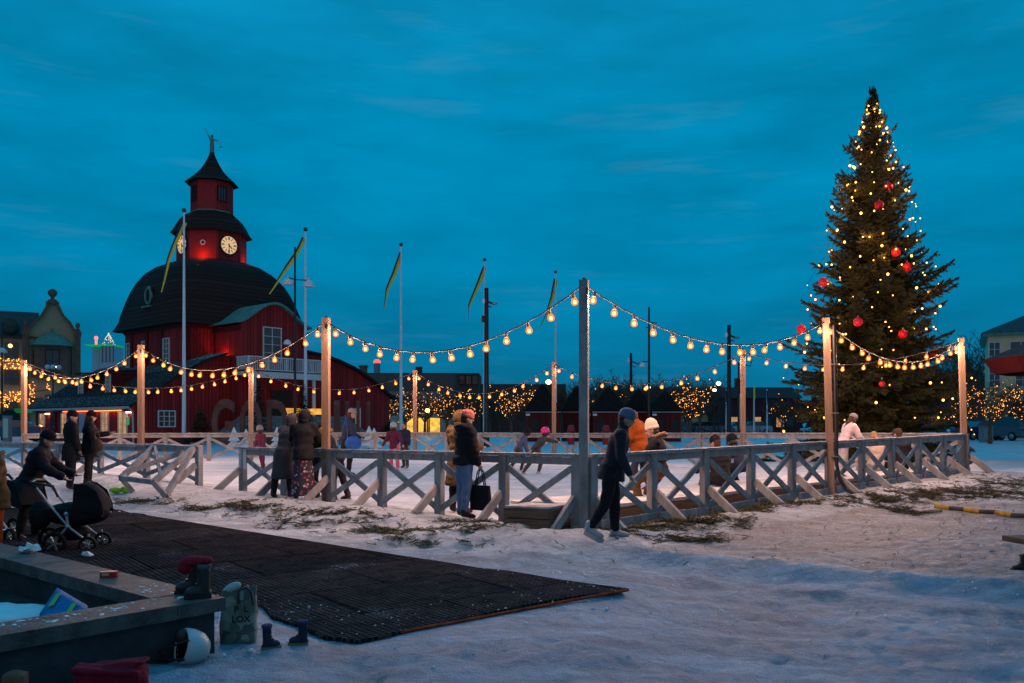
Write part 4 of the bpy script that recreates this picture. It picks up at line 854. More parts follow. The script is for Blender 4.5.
# ================================================================== GABLED BRICK BUILDING (left)
D1 = 95.0; K = D1 / F
brk = brick_mat('yellow_brick', (.52, .34, .19), (.43, .28, .15), (.28, .21, .15), 1.0, .3, .1)
sandst = M('brown_sandstone', (.2, .10, .07), .85, .3, 3)
slate = M('dark_slate', (.05, .055, .055), .6, .3, 4, .3, 12)
bo = at(53, HZ, D1); gb = empty('brick_gable_house', (bo.x, D1, GZ), 'yellow brick building with curved Dutch gable and ball finials at left', 'building', rz=R(28))
def U(px, py): return ((px - 53) * K * .88, (HZ - py) * K + EYE - GZ)
gp = [(26, 460), (80, 460), (80, 338), (76, 332), (70, 322), (63, 315), (58.5, 306), (57, 303), (48, 303), (47, 307), (42, 316), (35, 323), (29, 330), (26, 338)]
gp2 = [U(*p) for p in gp]; gp2[0] = (gp2[0][0], 0); gp2[1] = (gp2[1][0], 0)
m = MB(); m.prism(gp2, 0, 14, tf=lambda v: Vector((v.x, v.z, v.y))); m.build('gable_wall', brk, gb)
m = MB()
for i in range(2, len(gp2)):
    a_, b_ = gp2[i], gp2[(i + 1) % len(gp2)]
    if i == len(gp2) - 1: continue
    m.bar((a_[0], -.05, a_[1]), (b_[0], -.05, b_[1]), .7, .25, up=(0, 0, 1))
x0, z0 = U(52.5, 303)
m.box((x0, .3, z0), (1.35, 1, .3)); m.build('coping', sandst, gb)
m = MB(); m.lathe([(.45, 0), (.5, .25), (.2, .4), (.2, .6), (.35, .75), (.5, 1.0), (.45, 1.3), (.2, 1.5), (0, 1.52)], (x0, .4, z0 + .1), 12); m.build('ball_finial', sandst, gb)
for px, py in ((78, 333), (26, 334)):
    x, z = U(px, py); m = MB(); m.box((x, -.05, z), (.75, .75, .5)); m.lathe([(.25, 0), (.3, .3), (.12, .4), (.25, .7), (.2, 1.0), (0, 1.1)], (x, 0, z + .2), 10); m.box((x, -.06, z / 2), (.6, .5, z)); m.build('corner_pinnacle', sandst, gb)
x0, z0 = U(52, 344); m = MB(); hz_ = U(0, 378)[1]
m.prism([(x0 - 2.0, 0), (x0 - 1.5, -1), (x0 + 1.5, -1), (x0 + 2.0, 0)], hz_, z0 - .2); bw = m.build('bay', sandst, gb)
m = MB(); m.lathe([(2.3, z0 - .25), (2.2, z0 - .15), (1.5, z0 + .6), (.8, z0 + 1.05), (.2, z0 + 1.3), (.12, z0 + 1.6), (0, z0 + 1.9)], (x0, 0, 0), 10); m.build('bay_roof', copper, bw)
for dx, w_ in ((-1.5, .55), (.05, 1.25), (1.62, .5)): window(gb, (lambda dx: (lambda u, w, o=0: Vector((x0 + dx + u, -1 - o + (.55 if abs(dx) > 1 else 0), z0 - 2.0 + w))))(dx), w_, 2.4, pane_dark, trimr, 2 if w_ > 1 else 1, 2)
m = MB(); [m.ball((x0 + s * .4, -.93, z0 - 2.6), .12, 8, 6) for s in (-1, 1)]; m.build('window_lamp', E('window_lamp', (1, .7, .35), 6, False), gb)
# wing on the left
xl, zl = U(-60, 339); xr = U(26, 0)[0]
m = MB(); m.box(((xl + xr) / 2, 6.5, zl / 2), (xr - xl, 12, zl)); m.build('wing_wall', brk, gb)
zt_ = U(0, 310)[1]; m = MB(); m.prism([(-.2, zl), (12.5, zl), (10, zt_), (3.4, zt_)], xl, U(38, 0)[0], tf=lambda v: Vector((v.z, v.x, v.y))); m.build('slate_roof', slate, gb)
m = MB(); m.box(((xl + xr) / 2, .35, zl), (xr - xl, .6, .3)); m.build('cornice', sandst, gb)
x, z = U(12, 352); window(gb, lambda u, w, o=0: Vector((x + u, .5 - o, z + w)), 1.2, 1.8, pane_dark, sandst, 2, 2); m = MB(); m.ball((x - .1, .42, z + .55), .2, 8, 6); m.build('window_lamp', E('window_lamp2', (1, .45, .1), 8, False), gb)
x, z = U(11, 327); m = MB(); m.lathe([(.8, 0), (.8, 1.5), (0, 1.5)], (x, 1.1, z - .1), 12, Matrix.Rotation(R(90), 3, 'X')); m.build('roof_dormer', slate, gb)
for i, (px, py) in enumerate(((12, 378), (12, 408), (52, 402), (36, 405), (70, 402))):
    x, z = U(px, py); window(gb, (lambda x, z: (lambda u, w, o=0: Vector((x + u, (.5 if px < 26 else 0) - o, z + w))))(x, z), 1.2, 1.5, pane_dim, sandst, 2, 2)
x, z = U(10, 426); m = MB(); m.prism([(x - 1.1, z), (x - 1.1, z + .7), (x - .8, z + 1.3), (x - .2, z + 1.75), (x + .4, z + 1.75), (x + .9, z + 1.3), (x + 1.1, z + .7), (x + 1.1, z)], -1.5, .4, tf=lambda v: Vector((v.x, v.z, v.y))); m.build('green_awning', M('green_canvas', (.008, .035, .028), .8, .2), gb)
m = MB(); m.box((x, .3, z - .75), (2.2, .3, 1.4)); m.build('shop_window', window_mat('shop_glow', (1, .62, .2), 1.6), gb)
x, z = U(24, 411); m = MB(); m.box((x, -.5, z), (1.7, .25, .5)); m.build('green_sign', E('green_sign_glow', (.02, .35, .10), .35, False), gb)
gl = MB(); rr = random.Random(4)
for px0, px1, py0, py1, n_ in ((-2, 22, 359, 370, 70), (-2, 24, 392, 402, 70), (-4, 10, 402, 408, 20), (29, 35, 382, 405, 26), (47, 51, 384, 398, 10)):
    for _ in range(n_): px, py = rr.uniform(px0, px1), rr.uniform(py0, py1); x, z = U(px, py); gl.octa((x, -.35 - .3 * rr.random() if px > 25 else .1 + .25 * rr.random(), z), .055)
groot = empty('light_garland', (bo.x, D1, GZ), 'warm light garlands hanging on balconies of the yellow brick building', 'light garland', rz=R(28)); tag(gl.build('bulbs', fairy_m, groot), kind='stuff')
m = MB(); [m.tube([(U(a, 0)[0], -.2, U(0, y)[1]), (U(b_, 0)[0], -.2, U(0, y2)[1])], .03, 4) for a, b_, y, y2 in ((-2, 22, 364, 364), (22, 24, 364, 396), (24, -2, 396, 396), (-2, 10, 396, 405), (22, 32, 364, 392), (32, 49, 392, 390))]; m.build('wire', M('garland_wire', (.03, .03, .02), .8), groot)
# ------------------------------------------------------------------ silo
D2 = 260.0; K2 = D2 / F; so = at(104, HZ, D2); silo = empty('grain_silo', (so.x, D2, 0), 'pale blue silo tower with green-lit rim far behind the houses', 'tower')
V = lambda py: (HZ - py) * K2 + EYE
pale = M('pale_concrete', (.42, .45, .5), .8, .1, .3)
m = MB(); m.tube([(-1.2, 2, 0), (-1.2, 2, V(347))], 3.2, 20, smooth=True); m.box((2.4, 0, V(347) / 2), (4.2, 6, V(347))); m.build('tower_shaft', pale, silo)
m = MB(); m.box((.3, -.2, V(346)), (8.6, 7, .35)); m.build('green_rim_light', E('green_rim', (.02, .9, .25), .35, False), silo)
m = MB(); [m.box((1.0 + 1.1 * k, -3.1, V(355)), (.3, .2, 5)) for k in range(4)]; m.build('pier', M('dusty_red', (.3, .14, .13), .8), silo)
m = MB(); m.tube([(-2.4, 0, V(346)), (-2.4, 0, V(338))], .35, 6); m.ball((-2.4, 0, V(338)), .6, 8, 6); m.build('beacon', E('pink_beacon', (1, .15, .15), 2.5, False), silo)
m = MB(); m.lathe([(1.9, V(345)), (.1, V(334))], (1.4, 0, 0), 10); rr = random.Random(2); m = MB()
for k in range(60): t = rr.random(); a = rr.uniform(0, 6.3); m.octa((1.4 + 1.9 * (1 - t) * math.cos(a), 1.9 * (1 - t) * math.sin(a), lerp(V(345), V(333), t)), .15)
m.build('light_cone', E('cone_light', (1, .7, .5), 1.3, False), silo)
m = MB(); m.box((-3, 8, V(372) / 2), (32, 12, V(372))); m.build('annex', pale, silo); m = MB(); m.box((-4, 1.8, V(379.5)), (22, .4, .7)); m.build('green_rim_light', bpy.data.materials['green_rim'], silo)
# ================================================================== LOW BUILDINGS BEHIND THE RINK
D3 = 105.0; K3 = D3 / F
def W3(px, py, D): p = at(px, py, D); return p
def block(name, px0, px1, pyt, D, depth, mat, label, parent_extra=None, rz=0, roof=None, pyr=None, roofmat=None):
    a_, b_ = at(px0, HZ, D), at(px1, HZ, D); zt = at(px0, pyt, D).z
    root = empty(name, ((a_.x + b_.x) / 2, D, GZ), label, 'building'); w = b_.x - a_.x
    m = MB(); m.box((0, depth / 2, (zt - GZ) / 2), (w, depth, zt - GZ)); m.build('wall', mat, root)
    if pyr:
        zr = at(px0, pyr, D).z - GZ; m = MB(); m.prism([(-.4, zt - GZ), (depth + .4, zt - GZ), (depth * .6, zr), (depth * .4, zr)], -w / 2 - .3, w / 2 + .3, tf=lambda v: Vector((v.z, v.x, v.y))); m.build('roof', roofmat, root)
    return root, w, zt - GZ
tiler = M('red_brown_tiles', (.13, .045, .035), .8, .25, 2, .4, 8)
brickr = brick_mat('dark_red_brick', (.13, .045, .035), (.10, .035, .03), (.08, .06, .055), 1, .3, .1)
plast = M('pale_plaster', (.42, .40, .34), .85, .12, 1.5)
b1, w1, z1 = block('shop_house', 352, 452, 391, 105, 9, plast, 'long house with red-brown roof behind the lit trees, with three lit shop windows', pyr=371, roofmat=tiler)
for px in (412, 423.5, 435):
    p = at(px, 425, 105); window(b1, (lambda dx: (lambda u, w, o=0: Vector((dx + u, -o, p.z - GZ + w))))(p.x - b1.location.x), 1.25, 1.75, window_mat('shop_pane_%d' % px, (1, .55, .08), 1.7), dark_wood, 1, 1, 'shop_window')
for px in (372, 386, 400, 414, 428, 442): p = at(px, 405, 105); window(b1, (lambda dx: (lambda u, w, o=0: Vector((dx + u, -o, p.z - GZ + w))))(p.x - b1.location.x), .8, 1.2, pane_dark, trimw, 2, 2)
p = at(357, 371, 105); m = MB(); m.box((p.x - b1.location.x, 4.5, p.z - GZ), (.9, .9, 1.8)); m.box((p.x - b1.location.x, 4.5, p.z - GZ + .9), (1.1, 1.1, .2)); m.build('chimney', sandst, b1)
p = at(415, 370, 105); m = MB(); m.box((p.x - b1.location.x, 4.5, p.z - GZ + .1), (.8, .8, 1.2)); m.build('chimney', brickr, b1)
b2, w2, z2 = block('brick_block', 444, 479, 373, 118, 10, brickr, 'flat-roofed dark red brick block behind the black camera pole')
for px in (462, 468.5, 475): p = at(px, 380, 118); window(b2, (lambda dx: (lambda u, w, o=0: Vector((dx + u, -o, p.z - GZ + w))))(p.x - b2.location.x), .7, 1.2, pane_dim, trimr, 1, 2)
b3, w3, z3 = block('brick_hall', 478, 566, 384, 125, 12, brickr, 'long low brown brick hall half hidden by the market huts and trees')
for px in range(488, 560, 12): p = at(px, 400, 125); window(b3, (lambda dx: (lambda u, w, o=0: Vector((dx + u, -o, p.z - GZ + w))))(p.x - b3.location.x), .9, 1.4, pane_dark, trimr, 2, 2)
yel_p = M('yellow_plaster', (.52, .40, .2), .85, .1, 1.5)
b4, w4, z4 = block('yellow_house', 660, 722, 399, 120, 10, yel_p, 'small yellow house with a lit doorway behind the parked cars', pyr=386, roofmat=slate)
for px, ls in ((671, 0), (684, 0), (696, 1), (709, 0)): p = at(px, 410, 120); window(b4, (lambda dx: (lambda u, w, o=0: Vector((dx + u, -o, p.z - GZ + w))))(p.x - b4.location.x), .9, 1.5, pane_warm if ls else pane_dark, trimw, 2, 2)
p = at(716, 420, 120); m = MB(); m.box((p.x - b4.location.x, -.05, 1.4), (1.2, .1, 2.6)); m.build('door', window_mat('door_glow', (1, .4, .03), 2.2), b4)
b5, w5, z5 = block('red_shop_row', 722, 800, 398, 112, 10, M('dark_maroon_panel', (.07, .022, .028), .8, .2), 'dark maroon shop row with pitched roof behind the thin flag poles', pyr=386, roofmat=M('dark_brown_roof', (.05, .03, .03), .8, .3))
for px in (735, 745, 757, 768, 780, 790): p = at(px, 422, 112); window(b5, (lambda dx: (lambda u, w, o=0: Vector((dx + u, -o, p.z - GZ + w))))(p.x - b5.location.x), 1.0, 1.3, pane_warm if px in (735, 757, 780) else pane_dark, dark_wood, 1, 1)
m = MB(); p = at(748, 382, 112); m.box((p.x - b5.location.x, 5, p.z - GZ), (.8, .8, 1.5)); m.build('chimney', brickr, b5)
# mast with red light
p = at(377, 424, 190); root = empty('beacon_mast', (p.x, 190, 0), 'thin far mast with a red light above the red-brown roof', 'mast'); zt = at(377, 362, 190).z
m = MB(); m.tube([(0, 0, 0), (0, 0, zt)], [.9, .7], 8); m.build('mast', M('mast_grey', (.2, .2, .22), .6), root); m = MB(); m.ball((0, 0, zt), (.8, .8, .6), 8, 6); m.build('red_light', E('mast_red', (1, .1, .08), 2, False), root)
# ================================================================== RIGHT: yellow house, parasol
D6 = 72.0; p0 = at(988, HZ, D6); root = empty('corner_house', (p0.x, D6, GZ), 'cream yellow house with dark hipped roof at the right edge', 'house', rz=R(-28))
Z6 = lambda py: at(990, py, D6).z - GZ
cream = M('cream_plaster', (.80, .50, .27), .85, .1, 1.2)
m = MB(); m.box((6.5, 6, Z6(336) / 2), (13, 12, Z6(336))); m.build('wall', cream, root)
m = MB(); m.box((6.5, 6, Z6(334.5)), (13.8, 12.8, .35)); m.build('cornice', copper, root)
m = MB(); zz = Z6(333); zr = Z6(296); m.add([(-.5, -.5, zz), (13.5, -.5, zz), (13.5, 12.5, zz), (-.5, 12.5, zz), (6, 5, zr), (7.5, 5, zr)], [(0, 1, 5, 4), (1, 2, 5), (2, 3, 4, 5), (3, 0, 4), (3, 2, 1, 0)]); m.build('roof', slate, root)
for px, py, w_, hg in ((994.5, 353, .75, 1.7), (1020, 353, 1.5, 1.7), (994.5, 377, .75, 1.7), (1022, 377, 1.0, 1.7)):
    p = at(px, py, D6); window(root, (lambda p: (lambda u, w, o=0: Vector(((p.x - p0.x) * .88 + u, -o, p.z - GZ + w))))(p), w_, hg, pane_dim if px > 1000 else pane_dark, trimw, 2, 3)
m = MB(); p = at(1017, 420, D6); m.box((p.x - p0.x + 1.5, -.06, 1.6), (5, .12, 3)); m.build('shopfront', dark_wood, root); m = MB(); m.box((p.x - p0.x + 1.4, -.13, 2.1), (1.2, .05, .3)); m.build('lit_sign', E('shop_sign', (1, .5, .05), 2.2, False), root)
b7, w7, z7 = block('brown_block', 955, 992, 379, 120, 10, M('brown_plaster', (.09, .06, .055), .85, .2), 'low dark brown block between the Christmas tree and the cream house', pyr=371, roofmat=slate)
D7 = 27.0; pc = at(1067, HZ, D7); root = empty('market_parasol', (pc.x, D7, GZ), 'dark red market parasol with snow on top at the right edge', 'parasol')
zt, ze, zv = at(1067, 320, D7).z - GZ, at(1000, 358, D7).z - GZ, at(1000, 373, D7).z - GZ; rw = pc.x - at(993, HZ, D7).x
redcv = M('dark_red_canvas', (.12, .015, .02), .85, .2, 5)
n8 = [(math.cos(R(45 * k + 22)), math.sin(R(45 * k + 22))) for k in range(8)]
m = MB(); m.lathe([(.1, zt), (rw * .5, lerp(ze, zt, .42)), (rw, ze), (rw * .985, ze - .03), (rw * .5, lerp(ze, zt, .40)), (.1, zt - .05)], (0, 0, 0), 8, closed=False, smooth=False, ph=R(22)); m.build('canopy', M('dark_canvas_top', (.06, .045, .05), .85, .4, 3), root)
m = MB(); m.lathe([(rw, ze), (rw * .86, zv), (rw * .85, zv), (rw * .985, ze)], (0, 0, 0), 8, closed=False, smooth=False, ph=R(22)); m.build('valance', redcv, root)
m = MB(); m.tube([(0, 0, 0), (0, 0, zt)], .05, 8); m.box((0, 0, .1), (.8, .8, .2)); m.build('pole', grey_metal, root)
# ================================================================== MARKET HUTS
D8 = 58.0; hutroof = M('black_hut_roof', (.017, .014, .014), .9, .4, 6, .5, 14, spec=.03); hut_red = board_mat('hut_red_boards', (.12, .018, .016), .14)
hl = ['leftmost red market hut with black tent roof, left of the flagpole', 'second red market hut from the left, partly behind the corner post', 'middle red market hut with black tent roof, right of the corner post', 'second red market hut from the right, behind the white beanie', 'rightmost red market hut beside the lit tree']
for i, (pl_, pr_, pa, ya) in enumerate([(525, 561, 543, 383), (562, 594, 577, 385), (592, 628, 610, 386), (625, 655, 640, 388), (652, 682, 666, 390)]):
    D = D8 + (i % 2) * 2; a_, b_ = at(pl_, HZ, D), at(pr_, HZ, D); w = b_.x - a_.x; root = empty('market_hut', ((a_.x + b_.x) / 2, D, GZ), hl[i], 'hut', 'red market huts')
    ze = at(pl_, 411.5, D).z - GZ; za = at(pa, ya, D).z - GZ
    m = MB(); m.box((0, w * .45, ze / 2), (w * .94, w * .9, ze)); m.build('wall', hut_red, root)
    m = MB(); s = w / 2 + .05; cy = w * .45
    vs = []; 
    for f_, z in ((1, ze - .02), (1.0, ze + .06), (.62, lerp(ze, za, .42)), (.3, lerp(ze, za, .76)), (.03, za)): vs += [(-s * f_, cy - s * f_, z), (s * f_, cy - s * f_, z), (s * f_, cy + s * f_, z), (-s * f_, cy + s * f_, z)]
    m.add(vs, [(k * 4 + j, k * 4 + (j + 1) % 4, k * 4 + 4 + (j + 1) % 4, k * 4 + 4 + j) for k in range(4) for j in range(4)] + [(3, 2, 1, 0), (16, 17, 18, 19)]); m.build('tent_roof', hutroof, root)
    m = MB(); m.box((0, -.04, ze - .03), (w, .06, .06)); m.build('eave_trim', white_metal, root)
    for dx in (-.25, .25): m = MB(); m.box((dx * w, -.03 + .02, ze * .52), (w * .26, .06, ze * .4)); m.build('hatch', dark_wood, root)
    m = MB(); m.box((w * .42 if i % 2 else -w * .42, -.06, ze - .22), (.28, .05, .13)); m.build('number_plate', white_metal, root)
for px, lb in ((571, 'red barrel bin left of the corner post before the huts'), (606, 'red barrel bin right of the corner post before the huts')):
    p = at(px, HZ, 50); root = empty('red_bin', (p.x, 50, GZ), lb, 'bin'); m = MB(); m.lathe([(.2, 0), (.24, .5), (.23, .9), (.2, .95), (.17, 1.1), (.1, 1.15), (0, 1.15)], (0, 0, 0), 12); m.build('barrel', M('bin_red', (.35, .01, .02), .5, .2), root); m = MB(); m.lathe([(.24, .7), (.255, .72), (.255, .78), (.23, .8)], (0, 0, 0), 12); m.build('band', black_metal, root)
# ================================================================== LETTERS
rust = M('rust_brown_steel', (.14, .062, .048), .85, .35, 2, .3, 20)
for ch, px, D, sx, wd in (('G', 224, 47, 1, 1.22), ('O', 251, 48, 1, 1.2), ('D', 277, 49, 1, 1.16), ('J', 337, 50, 1, .66), ('U', 352.5, 51, 1, .84), ('L', 371, 52, 1, .6)):
    p = at(px, HZ, D); zb = h(p.x, p.y); o = text(ch, 3.55, .2, rust, (p.x, D, zb), (R(90), 0, R(8)), None, 'steel_letter', sx * .86, .09)
    mn = min(v.co.y for v in o.data.vertices); o.data.transform(Matrix.Translation((0, -mn, 0))); mx_ = max(v.co.y for v in o.data.vertices); wd0 = max(v.co.x for v in o.data.vertices) - min(v.co.x for v in o.data.vertices); o.data.transform(Matrix.Diagonal((wd / wd0, 2.6 / mx_, 1, 1)))
    tag(o, 'standing rust-brown letter %s of the GOD JUL greeting below the town hall' % ch, 'letter', 'standing letters of the greeting')
whitec = M('white_canvas', (.7, .73, .76), .7, .06)
for i, (px, ht, lb) in enumerate([(234, 1.0, 'small white cone tree left of the third timber post'), (246, .9, 'small white cone tree close against the third timber post'), (277, 1.0, 'small white cone tree left of the woman in the hijab'), (369, 1.05, 'small white cone tree below the letter L'), (374, .95, 'small white cone tree right of the letter L')]):
    p = at(px, HZ, 42); zb = .35; root = empty('cone_tree', (p.x, 42, GZ), lb, 'decoration', 'small white cone trees'); m = MB()
    for k in range(3): m.lathe([(.4 - .1 * k, .1 + .28 * k), (.02, .5 + .28 * k)], (0, 0, ht - 1), 5, smooth=False)
    m.build('cone', whitec, root); m = MB(); m.tube([(0, 0, 0), (0, 0, .3)], .04, 6); m.build('stem', dark_wood, root)
# ================================================================== STRING LIGHTS
cable_m = M('brown_cable', (.018, .012, .01), .6, .1)
bulb_proto = None
def bulb_meshes():
    m = MB(); m.ball((0, 0, -.128), (.022, .022, .026), 10, 7); a = m.build('filament', bulb_core); 
    m = MB(); m.lathe([(0, -.174), (.029, -.169), (.046, -.148), (.048, -.122), (.036, -.09), (.021, -.06)], (0, 0, 0), 12, closed=False); b = m.build('bulb', globe_m)
    m = MB(); m.tube([(0, 0, 0), (0, 0, -.07)], [.02, .026], 8); c = m.build('socket', socket_m)
    r = (a.data, b.data, c.data); [bpy.data.objects.remove(o) for o in (a, b, c)]; return r
BM = bulb_meshes()
BULB_L = bpy.data.lights.new('bulb_light', 'POINT'); BULB_L.energy = 68; BULB_L.color = (1, .54, .35); BULB_L.shadow_soft_size = .06
def string(k0, k1, sag, nb, label, dz0=0, dz1=0, tm=.5):
    a, b = POST[k0] + Vector((0, 0, -.06 + dz0)), POST[k1] + Vector((0, 0, -.06 + dz1)); rr = random.Random(k0 * 17 + k1)
    f = lambda t: a.lerp(b, t) + Vector((0, 0, -4 * sag * t * (1 - t)))
    mid = f(.5); root = empty('string_light', mid, label, 'string light', 'strings of warm bulbs between the posts')
    m = MB(); m.tube([f(t / 40) + Vector((0, 0, .004 * math.sin(t * 2.3))) for t in range(41)], .011, 5); m.build('cable', cable_m, root, mid)
    for i in range(nb):
        p = f((i + .45 + rr.uniform(-.08, .08)) / nb) - mid
        s = bpy.data.objects.new('socket', BM[2]); col.objects.link(s); s.parent = root; s.location = p; s.rotation_euler = (rr.uniform(-.25, .25), rr.uniform(-.25, .25), 0)
        if k0 in (3, 5, 7, 1) or k1 in (3, 5): s.scale = (1.12,) * 3
        for nm, d in (('bulb', BM[1]), ('filament', BM[0])):
            o = bpy.data.objects.new(nm, d); col.objects.link(o); o.parent = s
        lo = bpy.data.objects.new('bulb_light', BULB_L); col.objects.link(lo); lo.parent = s; lo.location = (0, 0, -.125)
    return root
string(6, 4, .72, 14, 'near string of warm bulbs sagging left from the tall corner post')
string(4, 2, .70, 16, 'string of warm bulbs between the floral skirt post and the flagpole post')
string(2, 1, .62, 14, 'string of warm bulbs over the low red wing, to the far left post')
string(1, 3, .72, 20, 'lower far string of warm bulbs across the front of the red town hall')
string(3, 5, .66, 12, 'far string of warm bulbs over the GOD JUL letters')
string(5, 7, .85, 13, 'far string of warm bulbs in front of the lit trees and the black camera pole')
string(7, 8, .75, 12, 'far string of warm bulbs above the red market huts')
string(6, 9, .62, 15, 'near string of warm bulbs sagging right from the tall corner post')
string(8, 10, .45, 11, 'far string of warm bulbs crossing behind the cable-pipe post, before the Christmas tree')
string(9, 10, .62, 16, 'string of warm bulbs crossing the front of the Christmas tree at the right')
# ================================================================== CHRISTMAS TREE
TD = 28.0; tp = at(873, HZ, TD); TX = tp.x; tz = h(TX, TD); TH = at(873, 92, TD).z - tz
fir = M('fir_needles', (.03, .038, .017), .75, .5, 5, c2=(.066, .066, .028))
bark = M('bark', (.06, .04, .03), .9, .4, 8, .5, 30)
ct = empty('christmas_tree', (TX, TD, tz), 'tall dark spruce hung with lights and red balls on the square', 'tree')
m = MB(); m.tube([(0, 0, -.1), (.03, 0, TH * .3), (-.03, .02, TH * .6), (0, 0, TH * .97)], [.19, .15, .08, .012], 10); m.build('trunk', bark, ct)
rr = random.Random(21); V_ = []; Fc = []
def rad(t): return 3.2 * (1 - t) ** .80 * (1 - .38 * sstep(.72, 1, t)) * (1 + .16 * math.sin(t * 31) * (1 - t)) * (1 if t > .06 else .85 + 2.5 * t) + .03
def tri(a, b, c): o = len(V_); V_.extend((a, b, c)); Fc.append((o, o + 1, o + 2))
tips = []
def twig(p, d, ln, w):
    """needled twig: thin spine with a brush of small blades on all sides"""
    d = d.normalized(); x = d.cross(Vector((0, 0, 1))); x = x.normalized() if x.length > .01 else Vector((1, 0, 0)); y = x.cross(d)
    k = max(4, int(ln / .04))
    for i in range(k):
        q = p + d * (ln * i / k); a0 = rr.uniform(0, 6.3)
        for j in range(3):
            a = a0 + j * 2.1; r_ = w * (1.1 - .6 * i / k) * rr.uniform(.7, 1.25); s = (x * math.cos(a) + y * math.sin(a)); tri(q - d * .02, q + d * .03, q + s * r_ + d * r_ * .9)
t = .03; lvl = 0
while t < .985:
    z = TH * t; nb = int(lerp(20, 7, t)); ph = rr.uniform(0, 6.3); dens = rr.uniform(.75, 1.12)
    for i in range(nb):
        if rr.random() < .06: continue
        a = ph + 2 * math.pi * (i + rr.uniform(-.3, .3)) / nb; out = Vector((math.cos(a), math.sin(a), 0)); side = Vector((-out.y, out.x, 0))
        Lb = rad(t) * (1 + .30 * noise.noise(Vector((out.x * 1.6, out.y * 1.6, t * 9)))) * rr.choice((rr.uniform(.45, .8), rr.uniform(.8, 1.08), rr.uniform(.85, 1.12))) * dens; Lb = min(Lb, rad(t) * 1.14); z0 = z + rr.uniform(-.2, .2); lift = lerp(-.22, .85, t ** 1.2) + rr.uniform(-.22, .22)
        f = lambda s: Vector((0, 0, z0)) + out * (Lb * s) + Vector((0, 0, Lb * (lift * s - .42 * (1 - t * .7) * s * s + .34 * s ** 3)))
        n = max(3, int(Lb / .13))
        for k in range(n):
            s0 = (k + .4) / n
            if s0 < .12 and Lb > 1: continue
            p = f(s0); dd = (f(min(1, s0 + .05)) - f(s0 - .05)).normalized(); tl = min(.62, Lb * .42) * (1.08 - s0) ** .7 * rr.uniform(.7, 1.2) + .07
            twig(p, dd, Lb / n * 1.3, .06)
            for sgn in (-1, 1):
                d2 = (dd * .75 + side * sgn * rr.uniform(.6, 1.0) + Vector((0, 0, rr.uniform(-.75, .45)))).normalized(); twig(p, d2, tl, .07)
        twig(f(.97), (f(1) - f(.93)) + Vector((0, 0, .05)), .16, .045); tips.append((t, a, f(1.0)))
    t += lerp(.22, .18, t) / TH * rr.uniform(.8, 1.2); lvl += 1
twig(Vector((0, 0, TH * .955)), Vector((0, 0, 1)), .6, .05)
m = MB(); m.v = V_; m.f = Fc; m.sm = [False] * len(Fc); m.build('crown', fir, ct)
print('tree faces', len(Fc))
# light chains hang down the crown
def surf(t, a, k=1.0): return Vector((math.cos(a) * rad(t) * .93 * k, math.sin(a) * rad(t) * .93 * k, TH * t + .05))
oct_d = MB(); oct_d.ball((0, 0, 0), .025, 8, 6); ob_ = oct_d.build('tree_bulb', fairy_big); TB = ob_.data; bpy.data.objects.remove(ob_)
TREE_L = bpy.data.lights.new('tree_bulb_light', 'POINT'); TREE_L.energy = 7; TREE_L.color = (1, .42, .12); TREE_L.shadow_soft_size = .05
sides = ['left edge', 'left flank', 'left front', 'middle front', 'centre', 'right front', 'right flank', 'right edge', 'far right edge', 'outer left edge']
angs = [178, 205, 228, 250, 268, 287, 308, 330, 352, 192]
for i, deg in enumerate(angs):
    r_ = random.Random(i + 50); a = R(deg); root = empty('light_chain', (TX, TD, tz), 'chain of small warm lights hanging down the %s of the Christmas tree' % sides[i], 'light chain', 'light chains on the Christmas tree')
    pts = []; t = .965 - .03 * r_.random()
    while t > .06: pts.append(surf(t, a + r_.uniform(-.2, .2) + .25 * (1 - t) * (1 if i % 2 else -1) * .5, 1.0 + r_.uniform(-.1, .1))); t -= r_.uniform(.022, .066) * (1.0 if t > .35 else 1.4)
    m = MB(); m.tube(pts, .006, 3, False); m.build('cable', cable_m, root)
    for p in pts:
        o = bpy.data.objects.new('tree_bulb', TB); col.objects.link(o); o.parent = root; o.location = p + Vector((0, 0, -.03)); sc_ = r_.choice((.55, .75, .9, 1.1, 1.5)); o.scale = (sc_,) * 3
        if r_.random() < .5: lo = bpy.data.objects.new('bulb_light', TREE_L); col.objects.link(lo); lo.parent = root; lo.location = o.location
ballm = M('red_glitter', (.85, .012, .025), .3, .1, 14); _b = ballm.node_tree.nodes['Principled BSDF']; 
bl = [(888, 187, 'topmost red ball on the right of the Christmas tree'), (879, 205, 'red ball near the middle of the upper Christmas tree'), (896, 252, 'red ball right of centre above the half height of the tree'), (907, 267, 'red ball on the right flank at half height of the tree'), (823, 282, 'red ball on the left edge of the tree at half height'), (801, 329, 'red ball at the left edge of the tree above the string lights'), (858, 322, 'red ball left of centre just above the sagging string'), (903, 334, 'red ball right of centre just above the sagging string'), (935, 353, 'red ball behind the string at the right of the tree'), (882, 384, 'small dark red ball low in the middle of the tree')]
for px, py, lb in bl:
    z = at(px, py, TD).z - tz; t = z / TH; rmax = rad(t); x = at(px, py, TD).x - TX; x = max(-rmax, min(rmax, x)); y = -math.sqrt(max(0, rmax * rmax - x * x)) * .97
    Y = TD + y; p = at(px, py, Y); root = empty('bauble', p, lb, 'bauble', 'red balls on the Christmas tree'); m = MB(); m.ball((0, 0, 0), .145 if py < 380 else .09, 16, 12); m.build('ball', ballm, root); m = MB(); m.tube([(0, 0, .14), (0, 0, .2)], [.03, .02], 6); m.build('cap', grey_metal, root)
